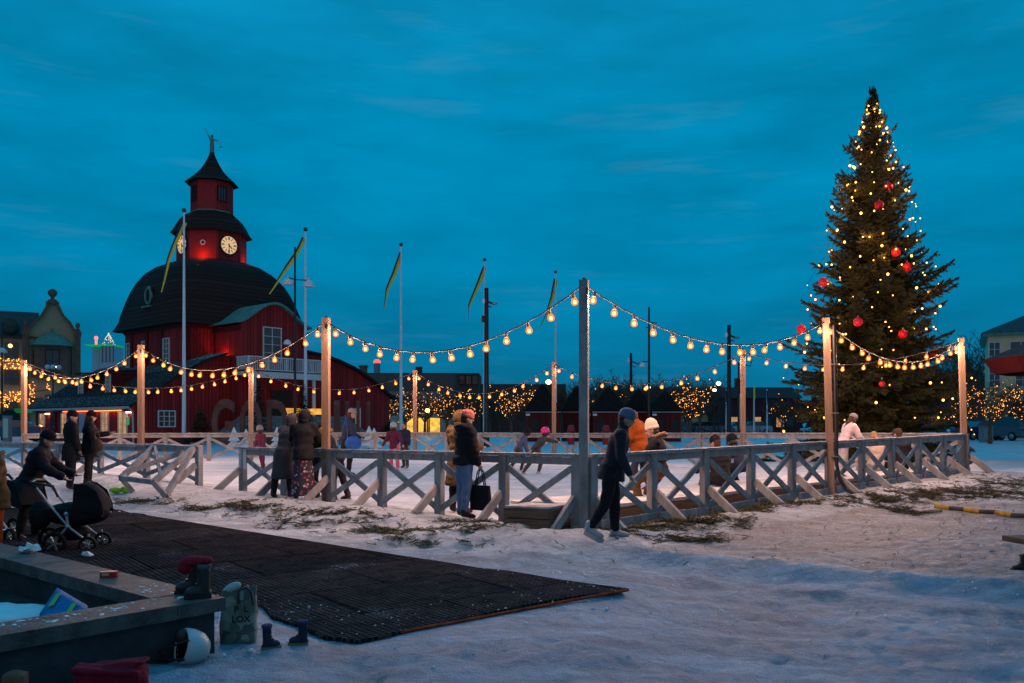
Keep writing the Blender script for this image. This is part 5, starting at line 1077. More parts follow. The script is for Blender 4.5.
# ================================================================== SMALL SPRUCES BY THE HALL
def spruce(loc, hh, rb, label, seed):
    root = empty('small_spruce', loc, label, 'spruce', 'small spruces by the town hall'); r_ = random.Random(seed); m = MB()
    m.tube([(0, 0, 0), (0, 0, hh)], [.05, .01], 6); m.build('trunk', bark, root); m = MB()
    for _ in range(900):
        t = 1 - math.sqrt(r_.random()); a = r_.uniform(0, 6.3); r0 = rb * (1 - t) * r_.uniform(.3, 1.05); p = Vector((r0 * math.cos(a), r0 * math.sin(a), hh * (.06 + .94 * t))); o_ = Vector((math.cos(a), math.sin(a), r_.uniform(-.5, .1))) * .28; s_ = Vector((-math.sin(a), math.cos(a), r_.uniform(-.3, .3))) * .06
        m.add([p - s_, p + s_, p + o_], [(0, 1, 2)])
    m.build('crown', fir, root)
for i, (px, py, D, hh, rb, lb) in enumerate([(201, 404, 50, 2.3, .85, 'small dark spruce at the red wall left of the letter G'), (259, 376, 53, 3.4, .8, 'slim spruce behind the letter O under the balcony'), (303, 378, 54, 3.3, .75, 'slim spruce at the red wall right of the balcony'), (388, 418, 60, 1.5, .9, 'round clipped bush at the right end of the red town hall')]):
    p = at(px, HZ, D); spruce((p.x, D, GZ + (.6 if i in (1, 2) else 0)), hh, rb, lb, i)
# ================================================================== BARE TREES WITH LIGHTS
barkd = M('dark_bark', (.13, .078, .058), .9, .3, 6)
def bare_mesh(seed, hh):
    """short trunk, a vase of limbs, side twigs along every limb"""
    r_ = random.Random(seed); m = MB(); tip = []
    def grow(p, d, ln, r0, lv):
        n = 5 if lv < 2 else 3; pts = [p]; q = p.copy(); dd = d.copy()
        for i in range(n): dd = (dd + Vector((r_.gauss(0, .14), r_.gauss(0, .14), .10 if lv else .06))).normalized(); q = q + dd * ln / n; pts.append(q.copy())
        m.tube(pts, [max(.012, r0 * (1 - .6 * i / n)) for i in range(n + 1)], 5 if lv < 2 else 3, False)
        for i in range(1, n + 1): tip.append((lv, pts[i]))
        if lv >= 3: return
        for _ in range((8, 7, 5)[lv]):
            k = r_.randint(1, n); ax = Vector((r_.gauss(0, 1), r_.gauss(0, 1), r_.gauss(0, .5))).normalized(); grow(pts[k], (dd * .55 + ax * .8 + Vector((0, 0, .15))).normalized(), ln * r_.uniform(.38, .62), r0 * .42, lv + 1)
    nl = 7
    for i in range(nl):
        a = 6.283 * (i + r_.uniform(-.25, .25)) / nl; e = r_.uniform(.55, 1.3); grow(Vector((0, 0, hh * r_.uniform(.24, .3))), Vector((math.cos(a) * math.cos(e), math.sin(a) * math.cos(e), math.sin(e))), hh * r_.uniform(.42, .55), hh * .014, 0)
    tr = MB(); tr.tube([(0, 0, -.1), (.03, 0, hh * .15), (0, 0, hh * .31)], [hh * .032, hh * .026, hh * .02], 8)
    return tr, m, tip
vars_ = []
for s in range(3):
    tr, cr, tip = bare_mesh(s + 3, 6.2); mx = max(v.z for v in cr.v); 
    a_ = tr.build('trunk', barkd); b_ = cr.build('crown', barkd); vars_.append((a_.data, b_.data, tip, mx)); bpy.data.objects.remove(a_); bpy.data.objects.remove(b_)
lit = [(383, 95, 5.6, 'lit tree left of the far timber post, before the shop house', 90), (405, 90, 5.8, 'lit tree just left of the third flagpole before the shop windows', 110), (425, 92, 5.6, 'lit tree behind the lantern and shop windows', 90), (447, 88, 5.6, 'lit tree between the shop windows and the olive parka', 110), (471, 92, 5.3, 'lit tree behind the pink beanie', 60), (511, 82, 5.5, 'broad lit tree right of the black camera pole', 150), (535, 95, 5.2, 'faintly lit tree behind the leftmost market hut', 30), (597, 92, 5.6, 'faintly lit tree behind the second and middle huts', 40), (627, 95, 5.6, 'faintly lit tree behind the middle hut', 40), (689, 74, 5.6, 'densely lit tree beside the rightmost market hut', 190), (782, 90, 5.0, 'lit tree glimpsed left of the Christmas tree', 24), (990, 52, 4.3, 'small lit tree in front of the cream house and the cars', 230), (1030, 52, 4.2, 'lit tree cut by the right edge of the photo', 120), (957, 60, 3.9, 'lit tree behind the right end post of the fence', 50)]
for i, (px, D, hh, lb, nl) in enumerate(lit):
    p = at(px, HZ, D); td, cdm, tip, mx = vars_[i % 3]; s = hh / mx; root = empty('bare_tree', (p.x, D, GZ), lb.replace('lit tree', 'bare tree strung with lights'), 'tree', 'bare trees with fairy lights', rz=i * 1.3); root.scale = (s * 1.1, s * 1.1, s)
    for nm, d in (('trunk', td), ('crown', cdm)): o = bpy.data.objects.new(nm, d); col.objects.link(o); o.parent = root
    r_ = random.Random(i + 9); m = MB(); big = [q for l, q in tip if l <= 2]
    c_, s_ = math.cos(i * 1.3), math.sin(i * 1.3)
    lp = []
    for _ in range(nl):
        q = r_.choice(big); q = Vector((q.x * s * 1.1 * c_ - q.y * s * 1.1 * s_, q.x * s * 1.1 * s_ + q.y * s * 1.1 * c_, q.z * s)); lp.append(q); m.octa(q + Vector((r_.uniform(-.1, .1), r_.uniform(-.1, .1), r_.uniform(-.05, .05))), .045 if D > 70 else .028)
    root = empty('fairy_lights', (p.x, D, GZ), lb.replace('lit tree', 'warm fairy lights on the tree'), 'fairy lights', 'fairy lights on the bare trees'); tag(m.build('bulbs', fairy_m, root), kind='stuff')
    m = MB(); m.tube(sorted([m2 * 1.0 for m2 in lp], key=lambda v: (round(v.z * 1.2), math.atan2(v.y, v.x)))[:60], .008, 3, False); m.build('wire', cable_m, root)
# dark unlit lindens in a row behind the huts
for i, (px, D, hh) in enumerate([(545, 100, 6.3), (560, 100, 6.6), (575, 100, 6.5), (612, 101, 6.6), (640, 101, 6.8), (655, 98, 6.7), (668, 92, 6.8), (700, 92, 6.8), (714, 95, 6.4), (620, 118, 9.0), (610, 118, 8.6), (490, 100, 6), (455, 104, 5.6), (960, 100, 9.5), (968, 95, 11.5), (938, 110, 8), (585, 104, 6.7), (598, 103, 6.4), (605, 106, 6.9), (626, 104, 6.5), (633, 108, 6.8), (648, 106, 6.9), (661, 105, 6.5), (677, 103, 6.8), (685, 106, 6.9), (500, 108, 6.4), (522, 106, 6.2), (532, 110, 6.5)]):
    p = at(px, HZ, D); td, cdm, tip, mx = vars_[(i + 1) % 3]; s = hh / mx; lbs = ['behind the leftmost hut roof', 'behind the gap right of the leftmost hut', 'behind the second hut roof', 'behind the middle hut roof', 'behind the roof second from right', 'behind the rightmost hut, left part', 'behind the rightmost hut, right part', 'behind the densely lit tree', 'left of the lit globe lamps', 'rising above the row behind the middle hut', 'rising above the row left of the middle pole', 'behind the broad lit tree', 'above the lit shop windows', 'left of the cream house at the foot of the sky', 'tallest, left of the cream house roof', 'half hidden by the right side of the Christmas tree', 'left of the middle hut, in the back row', 'over the left slope of the middle hut, in the back row', 'over the peak of the middle hut, in the back row', 'right of the middle hut, in the back row', 'just left of the slim lamp post, in the back row', 'just right of the slim lamp post, in the back row', 'over the left slope of the rightmost hut, in the back row', 'over the right slope of the rightmost hut, in the back row', 'directly behind the densely lit tree, in the back row', 'just right of the black camera pole, in the back row', 'left of the leftmost hut, in the back row', 'over the left slope of the leftmost hut, in the back row']
    root = empty('bare_tree', (p.x, D, GZ), 'dark unlit bare tree ' + lbs[i], 'tree', 'dark bare trees', rz=i * 2.1); root.scale = (s, s, s)
    for nm, d in (('trunk', td), ('crown', cdm)): o = bpy.data.objects.new(nm, d); col.objects.link(o); o.parent = root
# far wood on the horizon
m = MB(); rr = random.Random(77)
for i in range(2600):
    x = rr.uniform(-160, 190); y = rr.uniform(190, 215); hh = 6.5 + 2.2 * noise.noise(Vector((x * .03, 0, 0))) + rr.uniform(-1.5, .6); z = rr.uniform(.2, 1) * hh; s = rr.uniform(.6, 1.6); a = rr.uniform(-.6, .6)
    m.add([(x - s, y, z - s), (x + s, y + rr.uniform(-1, 1), z - s * .6), (x + s * a, y, z + s)], [(0, 1, 2)])
tag(m.build('far_wood', M('far_wood', (.03, .025, .028), .9, .3), off=(0, 200, 0)), 'dark far wood along the horizon', 'wood', kind='stuff')
# ================================================================== POLES, LAMPS, FLAGS
blue_y = []
def flag_mat():
    m, nt, b = newmat('pennant_blue'); b.inputs['Base Color'].default_value = (.008, .025, .07, 1); b.inputs['Roughness'].default_value = .8
    m2 = M('pennant_yellow', (.75, .62, .06), .8, .1); return m, m2
fb, fy = flag_mat()
fl = ['white flagpole with a blue and yellow pennant, left of the clock tower', 'white flagpole with a pennant right of the town hall dome', 'white flagpole with a pennant above the letter L, over the shop house', 'white flagpole with a pennant behind the black camera pole', 'white flagpole with a pennant just left of the corner post']
pen = [[(184, 222), (176, 240), (168, 262), (161, 292)], [(304, 238), (295, 256), (283, 273), (269, 294)], [(401, 253), (394, 274), (387, 290), (384, 309)], [(485, 267), (478, 285), (469, 306), (469, 321)], [(556, 279), (552, 298), (546, 315), (540, 328)]]
for i, (px, pt, D, base) in enumerate([(184, 212, 50, 437), (305.5, 231, 55, 432), (401, 246, 60, 440), (484.5, 261, 66, 440), (555.5, 273, 70, 440)]):
    p = at(px, HZ, D); zt = at(px, pt, D).z - GZ; root = empty('flagpole', (p.x, D, GZ), fl[i], 'flagpole', 'white flagpoles'); m = MB(); m.tube([(0, 0, 0), (0, 0, zt)], [.13, .05], 10); m.build('pole', white_metal, root)
    m = MB(); m.ball((0, 0, zt + .1), .14, 10, 8); m.build('knob', M('old_brass%d' % i, (.1, .06, .04), .4, .2), root); m = MB(); m.lathe([(.35, 0), (.35, .15), (.18, .3), (.18, .6)], (0, 0, 0), 10); m.build('foot', dark_wood, root)
    pp = [at(x, y, D + .25 * k) - Vector((p.x, D, GZ)) for k, (x, y) in enumerate(pen[i])]; pts = []
    for k in range(len(pp) - 1):
        for j in range(5): pts.append(pp[k].lerp(pp[k + 1], j / 5))
    pts.append(pp[-1]); n = len(pts); W_ = .50
    for nm, mt, u0, u1 in (('pennant_blue_half', fb, 0, .4), ('pennant_yellow_half', fy, .4, 1.0)):
        vs = []
        for k, q in enumerate(pts):
            t = k / (n - 1); w = W_ * (1 - .75 * t); tw = .6 + .5 * math.sin(t * 5 + i); dr = Vector((math.cos(tw) * .75, math.sin(tw) * .5, -.28 - .3 * math.sin(t * 3)))
            for u in (u0, u1): vs.append(q + dr * w * (u - .5) + Vector((0, .04 * math.sin(t * 9), 0)))
        vs2 = [v + Vector((0, .012, 0)) for v in vs]; k2 = len(vs)
        m = MB(); fs = [(2 * k, 2 * k + 1, 2 * k + 3, 2 * k + 2) for k in range(n - 1)]; fs2 = [tuple(k2 + x for x in reversed(f)) for f in fs]; m.add(vs + vs2, fs + fs2, True); m.build(nm, mt, root)
# lamp poles
lampw = E('globe_light', (1, .72, .42), 9); domew = M('white_dome', (.6, .62, .65), .4, .05)
def pole(px, pt, D, label, name='lamp_post', r0=.075, rt=.05, cat='lamp post', group='dark poles of the square'):
    p = at(px, HZ, D); zt = at(px, pt, D).z - GZ; root = empty(name, (p.x, D, GZ), label, cat, group); m = MB(); m.tube([(0, 0, 0), (0, 0, 1.2), (0, 0, zt)], [r0 * 1.25, r0, rt], 8); m.build('pole', black_metal, root); return root, zt, (lambda x, y: at(x, y, D) - Vector((p.x, D, GZ)))
r1, z1, q1 = pole(295, 247, 46, 'dark lamp post with two white domes in front of the town hall bay')
m = MB(); m.tube([q1(288, 277.5), q1(295, 279.5), q1(310, 280.5)], .035, 6); m.build('arm', black_metal, r1)
for x, y in ((288, 284), (308.5, 286)):
    m = MB(); c = q1(x, y); m.lathe([(.31, -.06), (.32, 0), (.28, .15), (.17, .27), (.05, .32), (.04, .42)], c, 16); m.build('dome', domew, r1)
m = MB(); m.tube([q1(295, 337.5), q1(287, 338), q1(287, 341)], .03, 6); m.build('arm', black_metal, r1); m = MB(); m.lathe([(.2, -.05), (.21, 0), (.15, .16), (.03, .22)], q1(287.5, 343.5), 14); m.build('dome', domew, r1)
for px, pt, D, ys, lb in ((486.5, 288, 45, 301, 'black camera pole behind the pink beanie woman'), (729, 325, 50, 335, 'black camera pole just left of the eighth timber post'), (631, 353, 78, 361, 'short far camera pole behind the market huts')):
    r1, z1, q1 = pole(px, pt, D, lb, 'camera_pole', .13 if D < 60 else .16, .11, 'pole'); k = D / 850
    m = MB(); m.bar(q1(px, ys), q1(px + 7, ys + 3), .1, .1); m.bar(q1(px + 1, ys + 5), q1(px + 5, ys + 6), .06, .06); m.build('bracket', black_metal, r1)
    m = MB(); c = q1(px + 8, ys + 2.5); m.ball(c, (3 * k, 2 * k, 1.6 * k), 10, 8); m.build('camera', grey_metal, r1)
    m = MB(); c = q1(px - 2.5, ys); m.ball(c, (1.8 * k, 1.8 * k, 2.6 * k), 10, 8); m.build('camera', white_metal, r1)
    if D < 48: m = MB(); m.box(q1(px - 3, ys + 18), (.2, .16, .34)); m.build('control_box', black_metal, r1)
r1, z1, q1 = pole(649, 307, 45, 'slim dark lamp post with thin arms behind the white beanie')
m = MB(); m.tube([q1(649, 322.5), q1(657, 323)], .03, 5); m.tube([q1(646, 327.5), q1(650, 327.5)], .03, 5); m.tube([q1(649, 361.5), q1(642.5, 361.5), q1(642.5, 364)], .03, 5); m.build('arm', black_metal, r1)
m = MB(); m.lathe([(.17, -.04), (.16, .05), (.1, .14), (.02, .2)], q1(642.5, 366), 12); m.build('dome', domew, r1)
r1, z1, q1 = pole(738.5, 362, 60, 'lamp post partly hidden behind the eighth timber post'); m = MB(); m.tube([q1(738.5, 364), q1(751, 366), q1(751, 361)], .04, 5); m.build('arm', black_metal, r1); m = MB(); m.box(q1(751, 360), (.3, .2, .12)); m.build('lamp_head', grey_metal, r1)
r1, z1, q1 = pole(53, 378, 70, 'dark lamp post with three pale globes before the yellow brick gable', group='dark poles of the square')
for x, y in ((47.5, 367), (53, 367), (59, 367.5)): m = MB(); m.ball(q1(x, y), .2, 10, 8); m.build('globe', M('pale_globe', (.6, .58, .6), .3, .05), r1)
m = MB(); m.tube([q1(47.5, 369), q1(53, 372), q1(59, 369)], .04, 5); m.tube([q1(53, 368), q1(53, 379)], .05, 6); m.build('arm', black_metal, r1)
for px, pt, D, sz, lb in ((548.5, 382, 80, .26, 'glowing globe lamp left of the seventh timber post'), (648.5, 387.5, 80, .2, 'glowing globe lamp behind the slim lamp post'), (718.5, 383.5, 74, .21, 'glowing dome lamp above the yellow house, the upper one'), (714.5, 390, 84, .2, 'glowing dome lamp above the yellow house, the lower one'), (427.5, 410.5, 86, .22, 'yellow glowing lantern before the shop windows')):
    r1, z1, q1 = pole(px, pt + 2, D, lb, 'street_lamp', .07, .05, 'street lamp', 'glowing street lamps'); m = MB(); m.ball(q1(px, pt), (sz, sz, sz * .8), 12, 8); m.build('globe', lampw if px != 427.5 else E('amber_lantern', (1, .5, .08), 26), r1)
r1, z1, q1 = pole(2, 322, 62, 'pale dome lamp at the left edge of the photo', group=None); m = MB(); m.lathe([(.35, -.05), (.34, .05), (.2, .25), (.04, .32)], q1(2, 352), 12); m.build('dome', domew, r1)
for i, (px, pt, D, lb) in enumerate([(726, 389, 95, 'thin pale flag pole left of the dark camera pole near the maroon shops'), (754, 385, 92, 'tall thin pale flag pole right of the eighth timber post'), (767, 389, 96, 'thin pale flag pole before the left of the Christmas tree'), (740, 394, 98, 'thin pale flag pole behind the eighth timber post')]):
    p = at(px, HZ, D); zt = at(px, pt, D).z - GZ; root = empty('thin_flagpole', (p.x, D, GZ), lb, 'flagpole', 'thin flag poles by the maroon shops'); m = MB(); m.tube([(0, 0, 0), (0, 0, zt)], [.11, .06], 6); m.build('pole', white_metal, root); m = MB(); m.bar((.02, -.05, zt - .2), (.05, -.05, zt - 1.5), .16, .04); m.build('pennant', fy if i % 2 else fb, root)
# ================================================================== CARS
glassd = M('car_glass', (.02, .025, .03), .08, .1, 3, spec=.8); tyre_m = M('tyre', (.015, .015, .016), .8, .2)
def car(px, D, c, label, rz, suv=False, lights=False):
    p = at(px, HZ, D); root = empty('parked_car', (p.x, D, GZ), label, 'car', 'parked cars', rz); hh = 1.7 if suv else 1.45; pm = M('car_paint_' + label[:14].replace(' ', '_'), c, .3, .1, 3, spec=.6)
    pr = [(-2.1, .35), (-2.15, .75), (-1.95, .95), (-1.0, 1.02), (-.95, 1.02), (1.95, 1.0), (2.1, .8), (2.12, .35)]
    m = MB(); m.prism(pr, -.86, .86, tf=lambda v: Vector((v.x, v.z, v.y))); m.build('body', pm, root)
    cb = [(-1.0, 1.01), (-.35, hh), (1.1 + .5 * suv, hh), (1.9, 1.01)]; m = MB(); vs = [Vector((x, s * (.78 if z < 1.1 else .62), z)) for s in (-1, 1) for x, z in cb]; m.add(vs, [(3, 2, 1, 0), (4, 5, 6, 7), (0, 1, 5, 4), (1, 2, 6, 5), (2, 3, 7, 6), (3, 0, 4, 7)]); m.build('windows', glassd, root)
    m = MB(); m.box(((1.1 + .5 * suv - .35) / 2, 0, hh + .01), (1.5 + .5 * suv, 1.22, .06)); m.build('roof', pm if not suv else pm, root)
    for x in (-1.35, 1.35):
        for s in (-1, 1):
            m = MB(); m.lathe([(.0, -.1), (.28, -.1), (.33, -.06), (.33, .06), (.28, .1), (0, .1)], (x, s * .82, .33), 16, Matrix.Rotation(R(90), 3, 'X')); w_ = m.build('wheel', tyre_m, root); m = MB(); m.lathe([(0, -.11), (.19, -.11), (.19, .11), (0, .11)], (x, s * .82, .33), 12, Matrix.Rotation(R(90), 3, 'X')); m.build('rim', grey_metal, w_)
    for s in (-1, 1): m = MB(); m.box((-2.12, s * .62, .72), (.1, .32, .16)); m.build('headlight', white_metal if not lights else E('head_lamp', (1, .75, .4), 6, False), root); m = MB(); m.box((2.09, s * .66, .8), (.08, .22, .22)); m.build('taillight', M('tail_red', (.3, .01, .01), .3, .1), root)
car(978, 64, (.02, .03, .06), 'dark blue car parked left of the small lit tree', .3); car(1004, 62, (.05, .09, .12), 'dark SUV parked right of the small lit tree', R(-70), True)
car(700, 100, (.10, .14, .18), 'grey blue car left of the lit doorway', .1); car(714, 98, (.06, .13, .2), 'blue car in front of the lit doorway', R(170)); car(682, 104, (.06, .06, .07), 'dark car behind the trunk of the densely lit tree', .2); car(752, 97, (.3, .34, .38), 'pale car behind the tall thin flag pole', .0); car(737, 99, (.05, .1, .16), 'dark blue car behind the eighth timber post', .1); car(10, 58, (.04, .08, .13), 'blue grey car at the left edge behind the first timber post', .2)
# box cabinet near SUV, poster stand at the left
for px, D, w, hh, mt, nm, lb in ((986, 56, .75, 1.0, 'cab', 'utility_cabinet', 'grey utility cabinet beside the trunk of the small lit tree'), (7.5, 56, .4, 1.7, 'pos', 'info_pillar', 'slim lit info pillar before the green awning')):
    p = at(px, HZ, D); root = empty(nm, (p.x, D, GZ), lb, 'cabinet' if mt == 'cab' else 'sign'); m = MB(); m.box((0, 0, hh / 2), (w, .4, hh)); m.box((0, 0, hh + .03), (w + .06, .46, .06)); m.build('box', M(nm, (.16, .2, .22), .5, .1), root)
    m = MB(); m.box((0, -.22, hh * .55), (w * .8, .03, hh * .75)); m.build('panel', M(nm + '_panel', (.2, .25, .27), .5, .1) if mt == 'cab' else E('poster_glow', (.15, .4, .5), .3, False), root)
# parked bicycles row (dark) in front of far cars
for i, (px, D, lb) in enumerate([(700, 70, 'leftmost dark bicycle parked behind the far fence'), (712, 70, 'dark bicycle parked behind the far fence, left of the camera pole'), (722, 71, 'dark bicycle parked just left of the eighth timber post'), (758, 70, 'dark bicycle parked right of the eighth timber post')]):
    p = at(px, HZ, D); root = empty('bicycle', (p.x, D, GZ), lb, 'bicycle', 'parked bicycles', rz=.3 + .2 * i)
    for x in (-.52, .52): m = MB(); m.lathe([(.33, -.02), (.36, 0), (.33, .02), (.31, 0), (.33, -.02)], (x, 0, .35), 20, Matrix.Rotation(R(90), 3, 'X'), closed=False); m.build('wheel', tyre_m, root)
    m = MB(); [m.tube([a, b], .02, 5) for a, b in (((-.52, 0, .35), (-.2, 0, .8)), ((-.2, 0, .8), (.4, 0, .85)), ((-.05, 0, .35), (.4, 0, .85)), ((-.05, 0, .35), (-.22, 0, .95)), ((-.52, 0, .35), (-.05, 0, .35)), ((.52, 0, .35), (.38, 0, 1.0)))]; m.build('frame', black_metal, root)
    m = MB(); m.tube([(.38, -.28, 1.0), (.38, .28, 1.0)], .018, 5); m.build('handlebar', black_metal, root); m = MB(); m.ball((-.23, 0, .97), (.13, .07, .03), 8, 5); m.build('saddle', black_metal, root)
# ================================================================== PEOPLE
skin = M('skin', (.42, .25, .18), .55, .12, 6); skin_d = M('brown_skin', (.16, .085, .055), .55, .12, 6)
eye_m = M('dark_eye', (.015, .012, .01), .2, .1); lip = M('lip', (.25, .09, .08), .5, .1)
def cloth(name, c, var=.25, bump=.5, scale=7): return M(name, c, .85, var, scale, bump, 16)
blackc = cloth('black_cloth', (.013, .013, .016)); blackp_ = cloth('black_puffer', (.016, .015, .02)); denim = cloth('blue_denim', (.10, .17, .30), .2); olive = cloth('olive_parka', (.10, .06, .025)); darkblue = cloth('navy_cloth', (.025, .03, .06))
pinkknit = M('pink_knit', (.58, .17, .16), .95, .2, 30, .8, 80); hotpink = M('hot_pink', (.75, .02, .22), .5, .15, 10); greyknit = M('grey_knit', (.22, .21, .23), .95, .2, 30, .8, 80); creamknit = M('cream_knit', (.66, .52, .44), .95, .1, 30, .8, 80); blackknit = M('black_knit', (.012, .012, .014), .95, .3, 30, .8, 80)
furm = M('tan_fur', (.28, .17, .09), 1, .45, 40, 1.0, 90); hairb = M('brown_hair', (.06, .03, .015), .6, .4, 20, stretch=(8, 8, 1)); hairbl = M('blond_hair', (.32, .2, .09), .6, .4, 20)
orange = cloth('orange_jacket', (.24, .052, .008)); maroon = cloth('maroon_jacket', (.11, .02, .05)); pinkpants = cloth('pink_trousers', (.6, .11, .2)); whitej = cloth('white_pink_jacket', (.66, .52, .55), .12); greyp = cloth('grey_trousers', (.27, .25, .27)); charcoal = cloth('charcoal_coat', (.055, .053, .06)); greyblue = cloth('grey_blue_jacket', (.09, .11, .19)); bluebag = cloth('blue_fabric', (.02, .09, .35))
brownboot = M('brown_boot', (.05, .03, .02), .6, .3); redboot = M('red_boot', (.25, .01, .02), .5, .3); whiteskate = M('white_skate', (.34, .34, .36), .5, .15); blade_m = M('steel_blade', (.5, .5, .52), .3, .1, metal=.9)
def floral():
    m, nt, b = newmat('floral_print'); L = nt.links.new; tc = N(nt, 'ShaderNodeTexCoord'); v = N(nt, 'ShaderNodeTexVoronoi', Scale=15.0); L(tc.outputs['Object'], v.inputs['Vector'])
    mr = N(nt, 'ShaderNodeMapRange'); L(v.outputs['Distance'], mr.inputs[0]); mr.inputs[1].default_value = .28; mr.inputs[2].default_value = .40; mr.inputs[3].default_value = 1; mr.inputs[4].default_value = 0
    sx = N(nt, 'ShaderNodeSeparateColor'); L(v.outputs['Color'], sx.inputs[0]); r = N(nt, 'ShaderNodeValToRGB'); L(sx.outputs[0], r.inputs[0]); r.color_ramp.interpolation = 'CONSTANT'
    r.color_ramp.elements[0].color = (.5, .14, .17, 1); r.color_ramp.elements[1].position = .4; r.color_ramp.elements[1].color = (.45, .38, .42, 1); e = r.color_ramp.elements.new(.7); e.color = (.22, .05, .09, 1)
    mx = N(nt, 'ShaderNodeMix', data_type='RGBA'); L(mr.outputs[0], mx.inputs[0]); mx.inputs[6].default_value = (.02, .018, .035, 1); L(r.outputs[0], mx.inputs[7]); L(mx.outputs[2], b.inputs['Base Color']); b.inputs['Roughness'].default_value = .8
    n = N(nt, 'ShaderNodeTexNoise', Scale=14.0); L(tc.outputs['Object'], n.inputs['Vector']); bp = N(nt, 'ShaderNodeBump', Strength=.5, Distance=.03); L(n.outputs['Fac'], bp.inputs['Height']); L(bp.outputs[0], b.inputs['Normal']); return m
floral_m = floral()
def person(loc, rz, H, label, lean=0, side=0, head=(0, 0), arms=((8, 8, 10, 0), (8, 8, 10, 0)), legs=((3, 3, 4), (-3, 3, 4)), top=blackc, hem=.05, pants=blackc, shoe=brownboot, hat=None, hair=hairb, longhair=False, hood=None, fur=None, skirt=None, coat=None, skates=False, hk=1.0, sk=skin, bulk=1.0, base=0, gloves=None, pelvis_z=None, scarf=None, kneel=False):
    root = empty('person', loc, label, 'person', None, R(rz)); X = Vector((1, 0, 0))
    dr = lambda f, o, s: Vector((s * math.sin(R(o)), math.sin(R(f)) * math.cos(R(o)), -math.cos(R(f)) * math.cos(R(o))))
    jl = []
    for s, (f, kn, o) in zip((-1, 1), legs):
        hj = X * s * .052 * H; k = hj + dr(f, o, s) * .245 * H; a = k + dr(f - kn, o * .4, s) * .235 * H; foot = f - kn if kneel else max(-40, min(35, (f - kn) * .5))
        toe = a + Vector((s * .03 * H, math.cos(R(foot)) * .11 * H, math.sin(R(foot)) * .11 * H - .02 * H)); jl.append([hj, k, a, toe])
    lo = min(min(a.z, t.z + .01 * H, k.z + (.0 if not kneel else -.01 * H)) for _, k, a, t in jl) - .04 * H
    pz = pelvis_z if pelvis_z is not None else -lo + base
    P = Vector((0, 0, pz)); jl = [[j + P for j in js] for js in jl]
    up = Vector((math.sin(R(side)), math.sin(R(lean)), math.cos(R(lean)))).normalized(); fw = up.cross(X) * -1; fw = X.cross(up) * -1; fw = Vector((0, math.cos(R(lean)), -math.sin(R(lean))))
    tm = Matrix((X, fw, up)).transposed()
    chest = P + up * .19 * H; sh = P + up * .285 * H; nb = P + up * .325 * H
    hm = Matrix.Rotation(R(head[1]), 3, 'Z') @ Matrix.Rotation(-R(head[0]), 3, 'X'); hc = nb + (up * .4 + (hm @ Vector((0, 0, 1))) * .6).normalized() * .085 * H * hk + hm @ Vector((0, .012 * H, 0))
    ja = []
    for s, (f, o, e, i_) in zip((-1, 1), arms):
        sj = sh + X * s * .105 * H; el = sj + dr(f, o, s) * .17 * H; wr = el + dr(f + e, o - i_, s) * .145 * H; ja.append((sj, el, wr, (wr - el).normalized()))
    # --- body, one continuous skin
    m = MB(); B_ = lambda c, r, mt=None: m.ball(c, tuple(x * H for x in r), 12, 8, mt or tm)
    B_(P + up * .02 * H, (.085, .065, .07)); B_(P + up * .11 * H, (.075, .055, .09)); B_(chest + up * .03 * H, (.09, .062, .1)); m.cap(sh - X * .095 * H, sh + X * .095 * H, .035 * H, .035 * H); m.cap(nb - up * .03 * H, hc - hm @ Vector((0, .01 * H, .03 * H)), .032 * H, .028 * H)
    for hj, k, a, t in jl: m.cap(hj, k, .05 * H, .034 * H); m.cap(k, a, .032 * H, .022 * H); m.cap(a, a.lerp(t, .9) - Vector((0, 0, .012 * H)), .024 * H, .017 * H)
    for s, (sj, el, wr, d) in zip((-1, 1), ja):
        m.cap(sj, el, .028 * H, .023 * H); m.cap(el, wr, .022 * H, .016 * H)
        pn = d.cross(X); pn = pn.normalized() if pn.length > .1 else Vector((0, 0, 1)); sd = d.cross(pn).normalized(); m.cap(wr, wr + d * .035 * H, .017 * H, .019 * H)
        for q in range(4): b0 = wr + d * .04 * H + sd * (q - 1.5) * .0105 * H; b1 = b0 + d * (.024, .028, .027, .021)[q] * H - pn * .006 * H; m.cap(b0, b1, .0062 * H, .0056 * H, 6); m.cap(b1, b1 + d * .014 * H - pn * .012 * H, .0056 * H, .005 * H, 6)
        tb = wr + d * .015 * H - sd * s * .014 * H; m.cap(tb, tb + (d * .7 - sd * s * .6 - pn * .3).normalized() * .032 * H, .008 * H, .006 * H, 6)
    hs = H * hk
    m.ball(hc, (.045 * hs, .055 * hs, .062 * hs), 14, 10, hm); m.ball(hc + hm @ Vector((0, .018 * hs, -.035 * hs)), (.034 * hs, .036 * hs, .03 * hs), 12, 8, hm); m.cap(hc + hm @ Vector((0, .052 * hs, .004 * hs)), hc + hm @ Vector((0, .063 * hs, -.014 * hs)), .006 * hs, .010 * hs, 6)
    for s in (-1, 1): m.ball(hc + hm @ Vector((s * .046 * hs, -.004 * hs, -.006 * hs)), (.007 * hs, .012 * hs, .018 * hs), 8, 6, hm)
    remesh(m.build('body', sk, root), max(.0085, .0062 * H), 2, .4)
    for s in (-1, 1): m = MB(); m.ball(hc + hm @ Vector((s * .019 * hs, .0505 * hs, .006 * hs)), (.0075 * hs, .005 * hs, .005 * hs), 8, 6, hm); m.build('eye', eye_m, root)
    m = MB(); m.ball(hc + hm @ Vector((0, .0525 * hs, -.036 * hs)), (.016 * hs, .005 * hs, .0045 * hs), 8, 6, hm); m.build('mouth', lip, root)
    # --- jacket
    m = MB(); b = bulk
